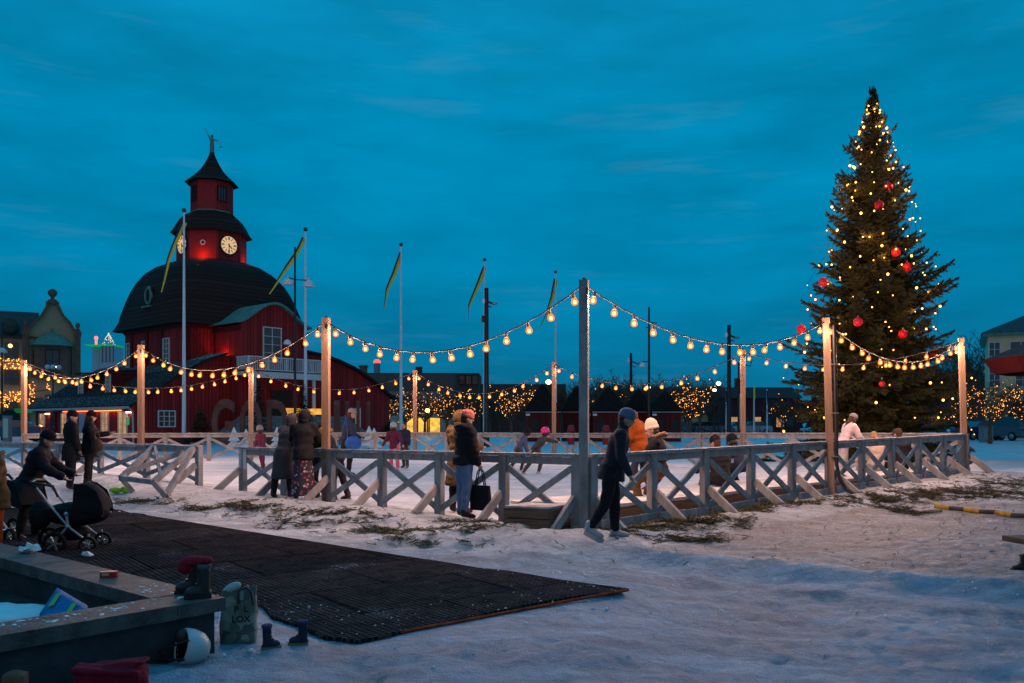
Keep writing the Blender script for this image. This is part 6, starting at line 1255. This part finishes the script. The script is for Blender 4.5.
    B_(P + up * .03 * H, (.105 * b, .082 * b, .09)); B_(P + up * .12 * H, (.1 * b, .078 * b, .1)); B_(chest + up * .03 * H, (.112 * b, .085 * b, .11)); m.cap(sh - X * .1 * H, sh + X * .1 * H, .05 * H * b, .05 * H * b); m.cap(nb - up * .03 * H, nb + up * .012 * H, .058 * H, .048 * H)
    dn = (dr(legs[0][0], 0, 1) + dr(legs[1][0], 0, 1)); dn = dn.normalized() if dn.length > .3 else Vector((0, 0, -1))
    if hem > 0 and not coat: m.tube([P + up * .04 * H, P + dn * hem * H], [.098 * H * b, .104 * H * b], 14)
    if coat: m.tube([P + up * .06 * H, P + dn * coat * .5 * H, P + dn * coat * H], [.1 * H * b, .115 * H * b, .135 * H * b], 16)
    for sj, el, wr, d in ja: m.cap(sj, el, .047 * H * b, .041 * H * b); m.cap(el, wr - d * .01 * H, .041 * H * b, .031 * H * b)
    if hood == 'down': m.ball(nb + tm @ Vector((0, -.055 * H, .005 * H)), (.085 * H, .055 * H, .045 * H), 12, 8, tm); m.cap(nb + tm @ Vector((-.06 * H, .0, .01 * H)), nb + tm @ Vector((.06 * H, .0, .01 * H)), .04 * H, .04 * H)
    remesh(m.build('jacket', top, root), .013 * H + .002, 3)
    # --- legs
    if skirt:
        m = MB(); n_ = 26; vs = []; hz = .05 * H
        for k in range(8):
            t = k / 7; z = lerp(pz + .02 * H, hz, t); r_ = lerp(.085, .135, t ** .8) * H
            for i in range(n_): a = 2 * math.pi * i / n_; w = 1 + .09 * t * math.sin(a * 7 + 1); vs.append((r_ * w * math.cos(a), r_ * w * .85 * math.sin(a) , z))
        m.add(vs, [(k * n_ + i, k * n_ + (i + 1) % n_, (k + 1) * n_ + (i + 1) % n_, (k + 1) * n_ + i) for k in range(7) for i in range(n_)], True); m.build('skirt', skirt, root)
    else:
        m = MB(); B_(P, (.088, .072, .07))
        for hj, k, a, t in jl: m.cap(hj, k, .064 * H, .047 * H); m.cap(k, a + (a - k).normalized() * -.0 * H, .047 * H, .036 * H)
        remesh(m.build('trousers', pants, root), .012 * H + .002, 3)
    for (hj, k, a, t) in jl:
        m = MB(); d = (t - a); d.normalize(); m.cap(a + Vector((0, 0, .03 * H)), a - Vector((0, 0, .004 * H)), .036 * H, .034 * H); m.cap(a - Vector((0, 0, .01 * H)) - d * .012 * H, a + d * .095 * H - Vector((0, 0, .014 * H)), .031 * H, .024 * H)
        sh_ = m.build('skate' if skates else 'shoe', shoe, root); remesh(sh_, .011 * H + .001, 2)
        if skates: m = MB(); z_ = -.052 * H; m.bar(a + Vector((0, 0, z_)) - d * .05 * H, a + Vector((0, 0, z_)) + d * .12 * H, .006, .045 * H); m.build('blade', blade_m, sh_)
    # --- head wear
    def lat(prof, mat, nm, seg=18, tilt=0, par=root, shift=(0, 0, 0)):
        mt = hm @ Matrix.Rotation(R(tilt), 3, 'X'); mm = MB(); mm.lathe([(r_ * hs, z * hs) for r_, z in prof], hc + hm @ (Vector(shift) * hs), seg, mt @ Matrix.Diagonal((.92, 1.12, 1)), closed=False); return mm.build(nm, mat, par)
    if hair and not hood == 'up':
        m = MB(); m.ball(hc + hm @ Vector((0, -.012 * hs, .01 * hs)), (.049 * hs, .054 * hs, .06 * hs), 14, 10, hm)
        if longhair: m.cap(hc + hm @ Vector((0, -.03 * hs, -.02 * hs)), nb + tm @ Vector((0, -.055 * H, -.08 * H)), .045 * hs, .03 * hs); [m.cap(hc + hm @ Vector((s * .04 * hs, -.005 * hs, -.02 * hs)), nb + tm @ Vector((s * .05 * H, .02 * H, -.03 * H)), .02 * hs, .016 * hs) for s in (-1, 1)]
        else: m.ball(hc + hm @ Vector((0, -.022 * hs, -.02 * hs)), (.043 * hs, .038 * hs, .045 * hs), 12, 8, hm)
        m.build('hair', hair, root)
    if hat:
        ty, hm_ = hat
        if ty == 'beanie': h_ = lat([(.056, .012), (.06, .016), (.062, .03), (.059, .038), (.059, .05), (.052, .068), (.036, .084), (.015, .091), (.001, .092)], hm_, 'beanie', tilt=-10, shift=(0, -.004, 0))
        elif ty == 'tallbeanie': h_ = lat([(.056, .006), (.061, .01), (.062, .034), (.058, .036), (.058, .05), (.053, .074), (.04, .098), (.02, .116), (.001, .12)], hm_, 'beanie', tilt=12, shift=(0, -.006, 0))
        elif ty == 'helmet': h_ = lat([(.060, -.012), (.066, -.008), (.067, .02), (.063, .048), (.048, .074), (.026, .087), (.001, .09)], hm_, 'helmet', tilt=4); lat([(.05, -.06), (.053, -.06), (.064, -.01), (.06, -.01)], socket_m, 'strap', par=h_)
        elif ty == 'cap':
            h_ = lat([(.056, .012), (.058, .03), (.055, .05), (.04, .068), (.02, .074), (.001, .075)], hm_, 'cap'); mm = MB(); mm.ball(hc + hm @ Vector((0, .068 * hs, .016 * hs)), (.044 * hs, .036 * hs, .006 * hs), 14, 6, hm); mm.build('visor', hm_, h_)
    if hood == 'up':
        m = MB(); sh2 = hc + hm @ Vector((0, -.012 * hs, .004 * hs)); n_ = 16; vs = []
        for k in range(8):
            t = k / 7; th = lerp(.02, 1.72, t); 
            for i in range(n_): a = 2 * math.pi * i / n_; q = Vector((.072 * hs * math.sin(th) * math.cos(a), -.082 * hs * math.cos(th), .082 * hs * math.sin(th) * math.sin(a) * 1.02)); vs.append(sh2 + hm @ q)
        m.add(vs, [(k * n_ + i, k * n_ + (i + 1) % n_, (k + 1) * n_ + (i + 1) % n_, (k + 1) * n_ + i) for k in range(7) for i in range(n_)], True); m.ball(nb + tm @ Vector((0, -.01 * H, .03 * H)), (.06 * H, .058 * H, .045 * H), 12, 8, tm); hd = m.build('hood', top, root)
    if fur:
        m = MB(); rr = random.Random(1); c = hc if hood == 'up' else nb + tm @ Vector((0, -.04 * H, .02 * H)); 
        for i in range(22):
            a = 2 * math.pi * i / 22
            q = c + hm @ Vector((.07 * hs * math.cos(a), .012 * hs, .08 * hs * math.sin(a))) if hood == 'up' else c + tm @ Vector((.1 * H * math.cos(a), .06 * H * math.sin(a), .012 * H * math.sin(2 * a) + .005 * H))
            m.ball(q, (.02 * H * rr.uniform(.8, 1.2),) * 3, 7, 5)
        remesh(m.build('fur_trim', fur, root), .01, 2)
    if scarf: m = MB(); m.lathe([(.04 * H, -.03 * H), (.062 * H, -.015 * H), (.06 * H, .015 * H), (.042 * H, .025 * H)], nb, 14, closed=False); m.build('scarf', scarf, root)
    root['_h'] = 1; del root['_h']
    return root, dict(P=P, sh=sh, nb=nb, hc=hc, ja=ja, jl=jl, up=up, tm=tm, hm=hm)
def gpos(px, D, dz=0): p = at(px, HZ, D); return Vector((p.x, D, h(p.x, D) + dz))
down = ((4, 7, 12, 4), (4, 7, 12, 4))
# 1 woman with pink beanie and tote, outside the near fence
r1, i1 = person(gpos(464, 12.4), -52, 1.54, 'woman in pink beanie, black jacket and jeans holding a black tote', lean=2, head=(8, -22), arms=((30, 10, 38, 25), (4, 8, 14, 0)), legs=((5, 6, 5), (-4, 4, 4)), top=blackp_, hem=.03, pants=denim, shoe=blackboot, hat=('beanie', pinkknit), hair=hairb, hood='down', bulk=1.12)
wr = r1.matrix_basis @ i1['ja'][1][2]; mw = Matrix.Rotation(R(-52), 4, 'Z'); wr = Vector(r1.location) + mw.to_3x3() @ (i1['ja'][1][2] + i1['ja'][1][3] * .07)
root = empty('tote_bag', (wr.x, wr.y, wr.z - .60), 'black cloth tote bag hanging from the hand of the woman in the pink beanie', 'bag', rz=R(-35))
m = MB(); m.prism([(-.16, 0), (.16, 0), (.17, .2), (.16, .36), (-.16, .36), (-.17, .2)], -.035, .035, tf=lambda v: Vector((v.x, v.z * (1 - .5 * (v.y > .3)), v.y))); m.build('sack', blackc, root); m = MB(); [m.tube([(-.08, y, .35), (-.04, y, .55), (0, y * .3, .625), (.04, y, .55), (.08, y, .35)], .01, 5) for y in (-.02, .02)]; m.build('handle', blackc, root)
# 2 olive parka person beside her (inside the fence)
person(gpos(459, 13.7, .0), -25, 1.62, 'person in olive brown parka with raised hood leaning arms on the near fence', lean=4, head=(5, -20), arms=((35, 14, 55, 20), (30, 10, 50, 15)), legs=((2, 2, 4), (-2, 3, 4)), top=olive, hem=.22, pants=blackc, hood='up', hair=None, bulk=1.1, coat=.26)
# dark sleeve resting along the rail to the left of the parka: a leaning teenager behind the fence
# 3 hijab woman with floral skirt
person(gpos(303, 14.55), 6, 1.53, 'woman in black hooded top and flower-print skirt leaning on the near fence', lean=12, head=(18, -25), arms=((35, 12, 40, 20), (40, 12, 35, 20)), legs=((2, 2, 4), (-2, 2, 4)), top=blackc, hem=.09, skirt=floral_m, shoe=blackboot, hood='up', hair=None, bulk=1.18)
person(gpos(283, 15.0), -16, 1.5, 'person in long charcoal coat bent toward the fence, left of the floral skirt', lean=17, side=8, head=(10, -20), arms=((45, 10, 35, 15), (45, 10, 35, 15)), legs=((-6, 4, 6), (8, 6, 4)), top=charcoal, coat=.30, pants=blackc, shoe=blackboot, hood='up', hair=None, bulk=1.08)
# 4 child with pink helmet among them, inside fence
person(gpos(315, 15.6, -.03), 120, 1.34, 'child in bright pink helmet at the fence beside the woman in the floral skirt', lean=12, head=(20, 10), arms=((50, 10, 35, 20), (50, 10, 35, 20)), legs=((5, 8, 4), (-4, 6, 4)), top=blackc, pants=blackc, hat=('helmet', hotpink), hk=1.18, skates=True, shoe=blackboot, sk=skin_d)
# 5 child with fur hood right of post 4, adult grey hat behind
person(gpos(337, 15.3, -.02), 80, 1.45, 'child in black cap and fur collar bent over the rail right of the tall post', lean=30, head=(15, 20), arms=((70, 12, 10, 20), (60, 12, 20, 10)), legs=((6, 10, 4), (-10, 8, 4)), top=blackc, pants=blackc, hat=('cap', blackknit), fur=furm, hk=1.12, skates=True, shoe=blackboot)
r_, i_ = person(gpos(345, 19.5), -70, 1.56, 'skater in dark jacket and grey knit hat with a blue bag, beyond the fur-collared child', lean=12, head=(12, 0), arms=((25, 10, 30, 10), (10, 10, 20, 5)), legs=((20, 25, 5), (-12, 10, 5)), top=darkblue, pants=blackc, hat=('beanie', greyknit), skates=True, shoe=blackboot, fur=None)
bp0 = gpos(353, 19.3); root = empty('shoulder_bag', (bp0.x, bp0.y, h(bp0.x, bp0.y) + .62), 'blue shoulder bag on the hip of the skater in the grey knit hat', 'bag'); m = MB(); m.ball((0, 0, .16), (.19, .12, .17), 12, 8); m.build('sack', bluebag, root); m = MB(); m.tube([(-.12, 0, .28), (-.14, .05, .55), (-.2, .1, .8)], .015, 5); m.build('strap', bluebag, root)
# 6 skaters in the distance
person(gpos(262, 22.5), 150, 1.12, 'small skater child in dark red jacket and grey helmet, left of the charcoal coat', lean=8, head=(5, 0), legs=((12, 15, 6), (-8, 8, 5)), top=maroon, pants=maroon, hat=('helmet', greyknit), hk=1.2, skates=True, shoe=blackboot)
person(gpos(394, 22), 170, 1.2, 'skater child in maroon jacket, pink trousers and white helmet', lean=6, head=(5, 15), arms=((15, 25, 20, 0), (10, 20, 20, 0)), legs=((10, 12, 8), (-8, 8, 6)), top=maroon, pants=pinkpants, hat=('helmet', whiteskate), hk=1.18, skates=True, shoe=whiteskate)
person(gpos(405, 23.2), 160, 1.22, 'dark-haired skater in dark clothes close right of the maroon skater', lean=5, head=(5, -10), legs=((8, 10, 4), (-8, 8, 4)), top=darkblue, pants=charcoal, hk=1.08, skates=True, shoe=blackboot)
person(gpos(535, 20.5, -.05), -95, 1.22, 'small skater in hot pink helmet and dark suit skating between the posts', lean=34, head=(-10, 0), arms=((75, 20, 5, 0), (-50, 20, 10, 0)), legs=((30, 45, 5), (-22, 14, 5)), top=charcoal, pants=charcoal, hat=('helmet', hotpink), hk=1.18, skates=True, shoe=whiteskate)
person(gpos(518, 22.0, -.05), -85, 1.18, 'crouching dark grey skater left of the hot pink helmet', lean=30, head=(10, 0), legs=((35, 50, 5), (-15, 20, 5)), top=greyblue, pants=charcoal, hat=('helmet', blackknit), hk=1.15, skates=True, shoe=blackboot)
# 7 dark skater walking in front of the near fence
person(gpos(611, 10.4), -100, 1.58, 'dark-clad person in grey-blue beanie walking on skates in front of the fence corner', lean=16, head=(8, 0), arms=((-10, 10, 15, 0), (2, 8, 25, 5)), legs=((6, 6, 2), (-8, 24, 3)), top=cloth('dark_slate_jacket', (.022, .023, .035)), hat=('beanie', cloth('grey_blue_knit', (.12, .15, .24))), pants=blackc, shoe=whiteskate, skates=True, hem=.08, bulk=1.05)
# 8 orange jacket and white beanie on the deck
dk = lambda px, D, z: Vector((at(px, HZ, D).x, D, z))
person(dk(638, 14.1, .33), 60, 1.62, 'person in orange jacket standing at the deck behind the white beanie', lean=10, head=(20, 0), arms=((35, 10, 40, 10), (35, 10, 40, 10)), legs=((12, 20, 4), (-4, 10, 4)), top=orange, hem=.10, pants=darkblue, shoe=redboot, hair=hairb, bulk=1.1, pelvis_z=.62) if False else person(dk(641, 14.6, .34), 60, 1.40, 'person in orange jacket with bent head, left of the white beanie', lean=12, head=(22, 10), arms=((16, 10, 30, 10), (16, 10, 30, 10)), legs=((14, 26, 4), (-2, 14, 4)), top=orange, hem=.12, pants=darkblue, shoe=redboot, hair=hairb, bulk=1.3)
r_, i_ = person(dk(659, 13.6, .34), 75, 1.66, 'person in white knit beanie and fur-collared black jacket sitting on the deck with a phone', lean=6, head=(24, 5), arms=((30, 10, 62, 18), (34, 10, 60, 18)), legs=((72, 88, 10), (30, 100, 12)), top=blackp_, hem=.02, pants=olive, shoe=blackboot, hat=('tallbeanie', creamknit), fur=furm, bulk=1.12, pelvis_z=.40)
w_ = Vector(r_.location) + Matrix.Rotation(R(75), 3, 'Z') @ (i_['ja'][0][2] + i_['ja'][0][3] * .08); root = empty('phone', w_, 'bright phone in the hand of the person in the white beanie', 'phone', rz=R(75)); m = MB(); m.box((0, .0, .03), (.075, .012, .15), rot=Matrix.Rotation(R(-50), 3, 'X')); m.build('phone_body', M('pale_phone', (.55, .6, .65), .3, .05), root)
# 9 seated pair on the deck edge seen from behind
person(dk(721, 15.2, .36), 15, 1.62, 'person in black jacket and spiky dark hat sitting on the deck with back turned', lean=14, head=(14, 20), arms=((28, 14, 40, 10), (28, 14, 40, 10)), legs=((80, 70, 10), (84, 74, 10)), top=blackp_, pants=blackc, shoe=blackboot, hat=('beanie', blackknit), bulk=1.2, pelvis_z=.16)
person(dk(742, 16.4, .36), 40, 1.35, 'dark-clad child crouching on the deck right of the person with back turned', lean=22, head=(20, 0), arms=((50, 12, 25, 10), (50, 12, 25, 10)), legs=((95, 120, 10), (70, 100, 10)), top=darkblue, pants=blackc, shoe=blackboot, hat=('helmet', blackknit), hk=1.15, pelvis_z=.3)
# 10 white jacket standing, two seated
person(dk(843, 17.6, .38), -75, 1.36, 'person in pale pink jacket and grey hat bending forward behind the cable-pipe post', lean=24, head=(20, 0), arms=((30, 10, 20, 10), (24, 10, 24, 10)), legs=((6, 8, 5), (-10, 6, 5)), top=whitej, hem=.06, pants=cloth('pale_grey_trousers', (.5, .42, .43)), shoe=blackboot, hat=('beanie', greyknit), hair=hairb, longhair=True, bulk=1.05)
person(dk(877, 19.0, .4), 20, 1.62, 'fair-haired person in cream jacket sitting on the deck behind the right fence', lean=8, head=(12, -20), arms=((25, 12, 40, 15), (25, 12, 40, 15)), legs=((82, 70, 10), (78, 74, 10)), top=cloth('cream_jacket', (.6, .46, .4), .12), pants=greyp, shoe=blackboot, hair=hairbl, longhair=True, bulk=1.12, pelvis_z=.17)
person(dk(902, 19.6, .4), 10, 1.72, 'person in black coat and flat cap sitting right of the cream jacket', lean=10, head=(14, 10), arms=((25, 12, 40, 15), (25, 12, 40, 15)), legs=((82, 70, 10), (78, 74, 10)), top=blackp_, pants=blackc, shoe=blackboot, hat=('cap', cloth('brown_tweed', (.06, .04, .03))), bulk=1.2, pelvis_z=.18)
# 11 couple at the left fence
person(gpos(71, 16.5), -42, 1.5, 'man in black coat and dark cap standing at the left fence, left of the couple', lean=0, head=(2, -35), arms=down, legs=((2, 3, 4), (-3, 3, 4)), top=blackc, hem=.16, pants=blackc, shoe=blackboot, hat=('beanie', blackknit), scarf=blackknit, bulk=1.1)
r_, i_ = person(gpos(89, 16.8), -62, 1.44, 'woman in black puffer jacket and black beanie, right of the couple, with a handbag', lean=2, head=(4, 10), arms=((40, 10, 60, 25), (8, 10, 20, 5)), legs=((2, 3, 4), (-3, 3, 4)), top=blackp_, hem=.14, pants=blackc, shoe=blackboot, hat=('beanie', blackknit), hair=hairb, longhair=True, bulk=1.12)
p_ = gpos(97, 16.6); root = empty('handbag', p_ + Vector((0, 0, .72)), 'dark handbag on the arm of the woman in the black puffer jacket', 'bag'); m = MB(); m.ball((0, 0, .1), (.12, .1, .13), 12, 8); m.build('sack', brownboot, root); m = MB(); m.tube([(-.06, 0, .18), (-.04, 0, .4), (.02, 0, .42), (.06, 0, .18)], .012, 5); m.build('handle', brownboot, root)
# 12 bent figure behind the pram and a child at the edge
r_, i_ = person(gpos(29, 10.9), -75, 1.42, 'person in black jacket bending over behind the black pram', lean=20, head=(14, 0), arms=((35, 12, 30, 10), (30, 12, 30, 10)), legs=((10, 14, 6), (-4, 6, 6)), top=blackp_, hem=.05, pants=blackc, shoe=blackboot, hat=('beanie', blackknit), bulk=1.2)
person(gpos(-6, 9.6), 150, 1.32, 'child in olive parka with fur collar and orange trousers at the left edge', lean=6, head=(15, 0), arms=((20, 12, 30, 5), (20, 12, 30, 5)), legs=((4, 6, 4), (-4, 6, 4)), top=olive, hem=.12, pants=cloth('orange_trousers', (.5, .07, .01)), shoe=blackboot, hat=('beanie', blackknit), fur=furm, hk=1.12, bulk=1.25)
# shoe at the right edge
q = gz(1013, 570); boot((q.x + .12, q.y, h(q.x, q.y)), R(92), .16, .22, blackboot, rub, 'dark shoe under the plank bench at the right edge', None)
# ================================================================== PRAM
g0 = gz(73, 551); K_ = g0.y / F
root = empty('pram', (g0.x, g0.y, h(g0.x, g0.y)), 'black pram with open hood and silver frame standing on the rubber mat', 'pram', rz=R(8))
fab = cloth('black_pram_fabric', (.014, .014, .018), .3, .5, 5); alu = M('brushed_alu', (.45, .46, .48), .35, .1, metal=.7)
for x, y, r_, nm in ((.26, -.24, .115, 0), (.30, .22, .115, 0), (-.12, -.3, .15, 1), (-.38, .26, .15, 1)):
    m = MB(); mt = Matrix.Rotation(R(90), 3, 'X'); m.lathe([(r_ * .7, -.02), (r_ * .92, -.028), (r_, -.015), (r_, .015), (r_ * .92, .028), (r_ * .7, .02), (r_ * .7, -.02)], (x, y, r_), 22, mt, closed=False); w_ = m.build('wheel', tyre_m, root)
    m = MB(); m.tube([(x, y - .03, r_), (x, y + .03, r_)], .022, 8); [m.bar((x, y, r_), (x + r_ * .72 * math.cos(k * 1.257), y, r_ + r_ * .72 * math.sin(k * 1.257)), .02, .016, up=(0, 1, 0)) for k in range(5)]; m.build('spokes', grey_metal, w_)
m = MB(); m.ball((.05, 0, .50), (.42, .2, .16), 18, 10); m.box((.05, 0, .52), (.72, .36, .14)); remesh(m.build('carrycot', fab, root), .014, 5)
m = MB(); n_ = 14; vs = []      # hood: quarter shell over the right end
for k in range(9):
    th = R(-5 + 112 * k / 8); 
    for i in range(n_): a = math.pi * i / (n_ - 1); vs.append((.16 + .27 * math.cos(th) * (1 + .0 * i), -.21 * math.cos(a), .58 + .33 * math.sin(th) * (math.sin(a) ** .55 if 0 < i < n_ - 1 else 0) ))
m.add(vs, [(k * n_ + i, k * n_ + i + 1, (k + 1) * n_ + i + 1, (k + 1) * n_ + i) for k in range(8) for i in range(n_ - 1)], True); m.build('hood', fab, root)
m = MB(); m.prism([(.44, .5), (.43, .62), (.36, .8), (.24, .89), (.08, .91), (.06, .56)], -.205, -.195, tf=lambda v: Vector((v.x, v.z, v.y))); m.build('hood_side', fab, root); m = MB(); m.prism([(.44, .5), (.43, .62), (.36, .8), (.24, .89), (.08, .91), (.06, .56)], .195, .205, tf=lambda v: Vector((v.x, v.z, v.y))); m.build('hood_side', fab, root)
for y in (-.23, .23):
    m = MB(); m.tube([(-.36, y, .86), (-.22, y, .66), (.02, y, .36), (.28, y, .14)], .016, 8); m.tube([(.02, y, .36), (-.14, y, .17)], .016, 8); m.build('frame_tube', alu, root)
    m = MB(); m.tube([(.02, y, .36), (-.0, y * .99, .52)], .02, 8); m.ball((.02, y - .01, .36), .035, 8, 6); m.ball((0, y - .01, .52), .03, 8, 6); m.build('hinge', alu, root)
m = MB(); m.tube([(-.36, -.23, .86), (-.44, -.22, .93), (-.46, 0, .95), (-.44, .22, .93), (-.36, .23, .86)], .022, 8); m.tube([(-.44, -.22, .93), (-.16, -.23, .88), (-.1, -.23, .74)], .017, 6); m.build('handle', black_metal, root)
m = MB(); m.ball((-.02, 0, .25), (.26, .17, .1), 14, 8); m.ball((-.36, -.1, .5), (.13, .2, .2), 12, 8); remesh(m.build('basket', fab, root), .014, 4)
m = MB(); m.tube([(.26, -.24, .115), (.27, -.22, .26)], .016, 6); m.build('fork', alu, root); m = MB(); m.tube([(.3, .22, .115), (.28, .22, .26)], .016, 6); m.build('fork', alu, root); m = MB(); m.tube([(-.12, -.3, .15), (-.36, .26, .15)], .014, 6); m.build('axle', alu, root)
root.scale = (.9,) * 3
second_pram = copy_tree(root, None, 'black pram half hidden behind the bending person at the left edge'); q_ = gz(14, 541); second_pram.location = (q_.x, q_.y, h(q_.x, q_.y)); second_pram.rotation_euler = (0, 0, R(-25))
# ================================================================== WORLD, LIGHT
apply_remesh()
w = bpy.data.worlds.new('World'); sc.world = w; w.use_nodes = True; nt = w.node_tree; L = nt.links.new; bg = nt.nodes['Background']
SUN_EL, SUN_AZ = R(4), R(200)
sky = N(nt, 'ShaderNodeTexSky', sky_type='NISHITA'); sky.sun_disc = False; sky.sun_elevation = SUN_EL; sky.sun_rotation = SUN_AZ; sky.air_density = 1.6; sky.ozone_density = 4.0
tc = N(nt, 'ShaderNodeTexCoord'); sx = N(nt, 'ShaderNodeSeparateXYZ'); L(tc.outputs['Generated'], sx.inputs[0])
rp = N(nt, 'ShaderNodeValToRGB'); L(sx.outputs[2], rp.inputs[0]); cr = rp.color_ramp
SKY = [(0.0, (.004, .135, .255)), (.10, (.001, .185, .355)), (.20, (.0, .225, .43)), (.33, (.0, .24, .455)), (.5, (.003, .25, .48)), (.72, (.008, .36, .70)), (1.0, (.015, .42, .82))]
cr.elements[0].position = SKY[0][0]; cr.elements[0].color = (*SKY[0][1], 1); cr.elements[1].position = 1.0; cr.elements[1].color = (*SKY[-1][1], 1)
for p_, c_ in SKY[1:-1]: e = cr.elements.new(p_); e.color = (*c_, 1)
# cloud sheets stretched along the horizon
mp = N(nt, 'ShaderNodeMapping'); mp.inputs['Scale'].default_value = (1.2, 1.2, 4.5); L(tc.outputs['Generated'], mp.inputs[0])
n1 = N(nt, 'ShaderNodeTexNoise', Scale=3.6, Detail=9.0, Roughness=.58); L(mp.outputs[0], n1.inputs['Vector'])
mr = N(nt, 'ShaderNodeMapRange'); L(n1.outputs['Fac'], mr.inputs[0]); mr.inputs[1].default_value = .3; mr.inputs[2].default_value = .72; mr.inputs[3].default_value = .80; mr.inputs[4].default_value = 1.2
mx = N(nt, 'ShaderNodeMix', data_type='RGBA', blend_type='MULTIPLY'); mx.inputs[0].default_value = 1; L(rp.outputs[0], mx.inputs[6]); L(mr.outputs[0], mx.inputs[7])
mp2 = N(nt, 'ShaderNodeMapping'); mp2.inputs['Scale'].default_value = (2.5, 2.5, 22); mp2.inputs['Location'].default_value = (.4, 0, .3); L(tc.outputs['Generated'], mp2.inputs[0]); n2 = N(nt, 'ShaderNodeTexNoise', Scale=1.8, Detail=7.0, Roughness=.6); L(mp2.outputs[0], n2.inputs['Vector'])
mr2 = N(nt, 'ShaderNodeMapRange'); L(n2.outputs['Fac'], mr2.inputs[0]); mr2.inputs[1].default_value = .58; mr2.inputs[2].default_value = .8; mr2.inputs[4].default_value = .17
mx2 = N(nt, 'ShaderNodeMix', data_type='RGBA'); L(mr2.outputs[0], mx2.inputs[0]); L(mx.outputs[2], mx2.inputs[6]); mx2.inputs[7].default_value = (.13, .28, .42, 1)
# paler afterglow in the half of the sky behind the photographer
ga = N(nt, 'ShaderNodeMapRange'); L(sx.outputs[1], ga.inputs[0]); ga.inputs[1].default_value = .1; ga.inputs[2].default_value = -.8
mx3 = N(nt, 'ShaderNodeMix', data_type='RGBA'); L(ga.outputs[0], mx3.inputs[0]); L(mx2.outputs[2], mx3.inputs[6]); mx3.inputs[7].default_value = (.115, .20, .285, 1); mx2 = mx3
# faint physical sky added on top
sm = N(nt, 'ShaderNodeMix', data_type='RGBA', blend_type='ADD'); sm.inputs[0].default_value = 1
s2 = N(nt, 'ShaderNodeMix', data_type='RGBA', blend_type='MULTIPLY'); s2.inputs[0].default_value = 1; L(sky.outputs[0], s2.inputs[6]); s2.inputs[7].default_value = (.0, .004, .008, 1)
dv = N(nt, 'ShaderNodeMix', data_type='RGBA', blend_type='MULTIPLY'); dv.inputs[0].default_value = 1; L(mx2.outputs[2], dv.inputs[6]); dv.inputs[7].default_value = (10, 10, 10, 1)
L(dv.outputs[2], sm.inputs[6]); L(s2.outputs[2], sm.inputs[7]); L(sm.outputs[2], bg.inputs['Color']); bg.inputs['Strength'].default_value = .1
sd = bpy.data.lights.new('sun', 'SUN'); sd.energy = .05; sd.angle = R(25); sd.color = (1, .72, .66); so_ = bpy.data.objects.new('sun', sd); col.objects.link(so_)
so_.rotation_euler = (R(62), 0, R(-20))
vs = sc.view_settings; sc.display_settings.display_device = 'sRGB'; vs.view_transform = 'Standard'; vs.look = 'None'; vs.exposure = 0; vs.gamma = 1; vs.use_curve_mapping = False
cy = sc.cycles; cy.max_bounces = 5; cy.diffuse_bounces = 2; cy.glossy_bounces = 2; cy.transparent_max_bounces = 8; cy.sample_clamp_indirect = 2.5; cy.sample_clamp_direct = 0; cy.use_light_tree = True; cy.use_denoising = True; cy.caustics_reflective = False; cy.caustics_refractive = False
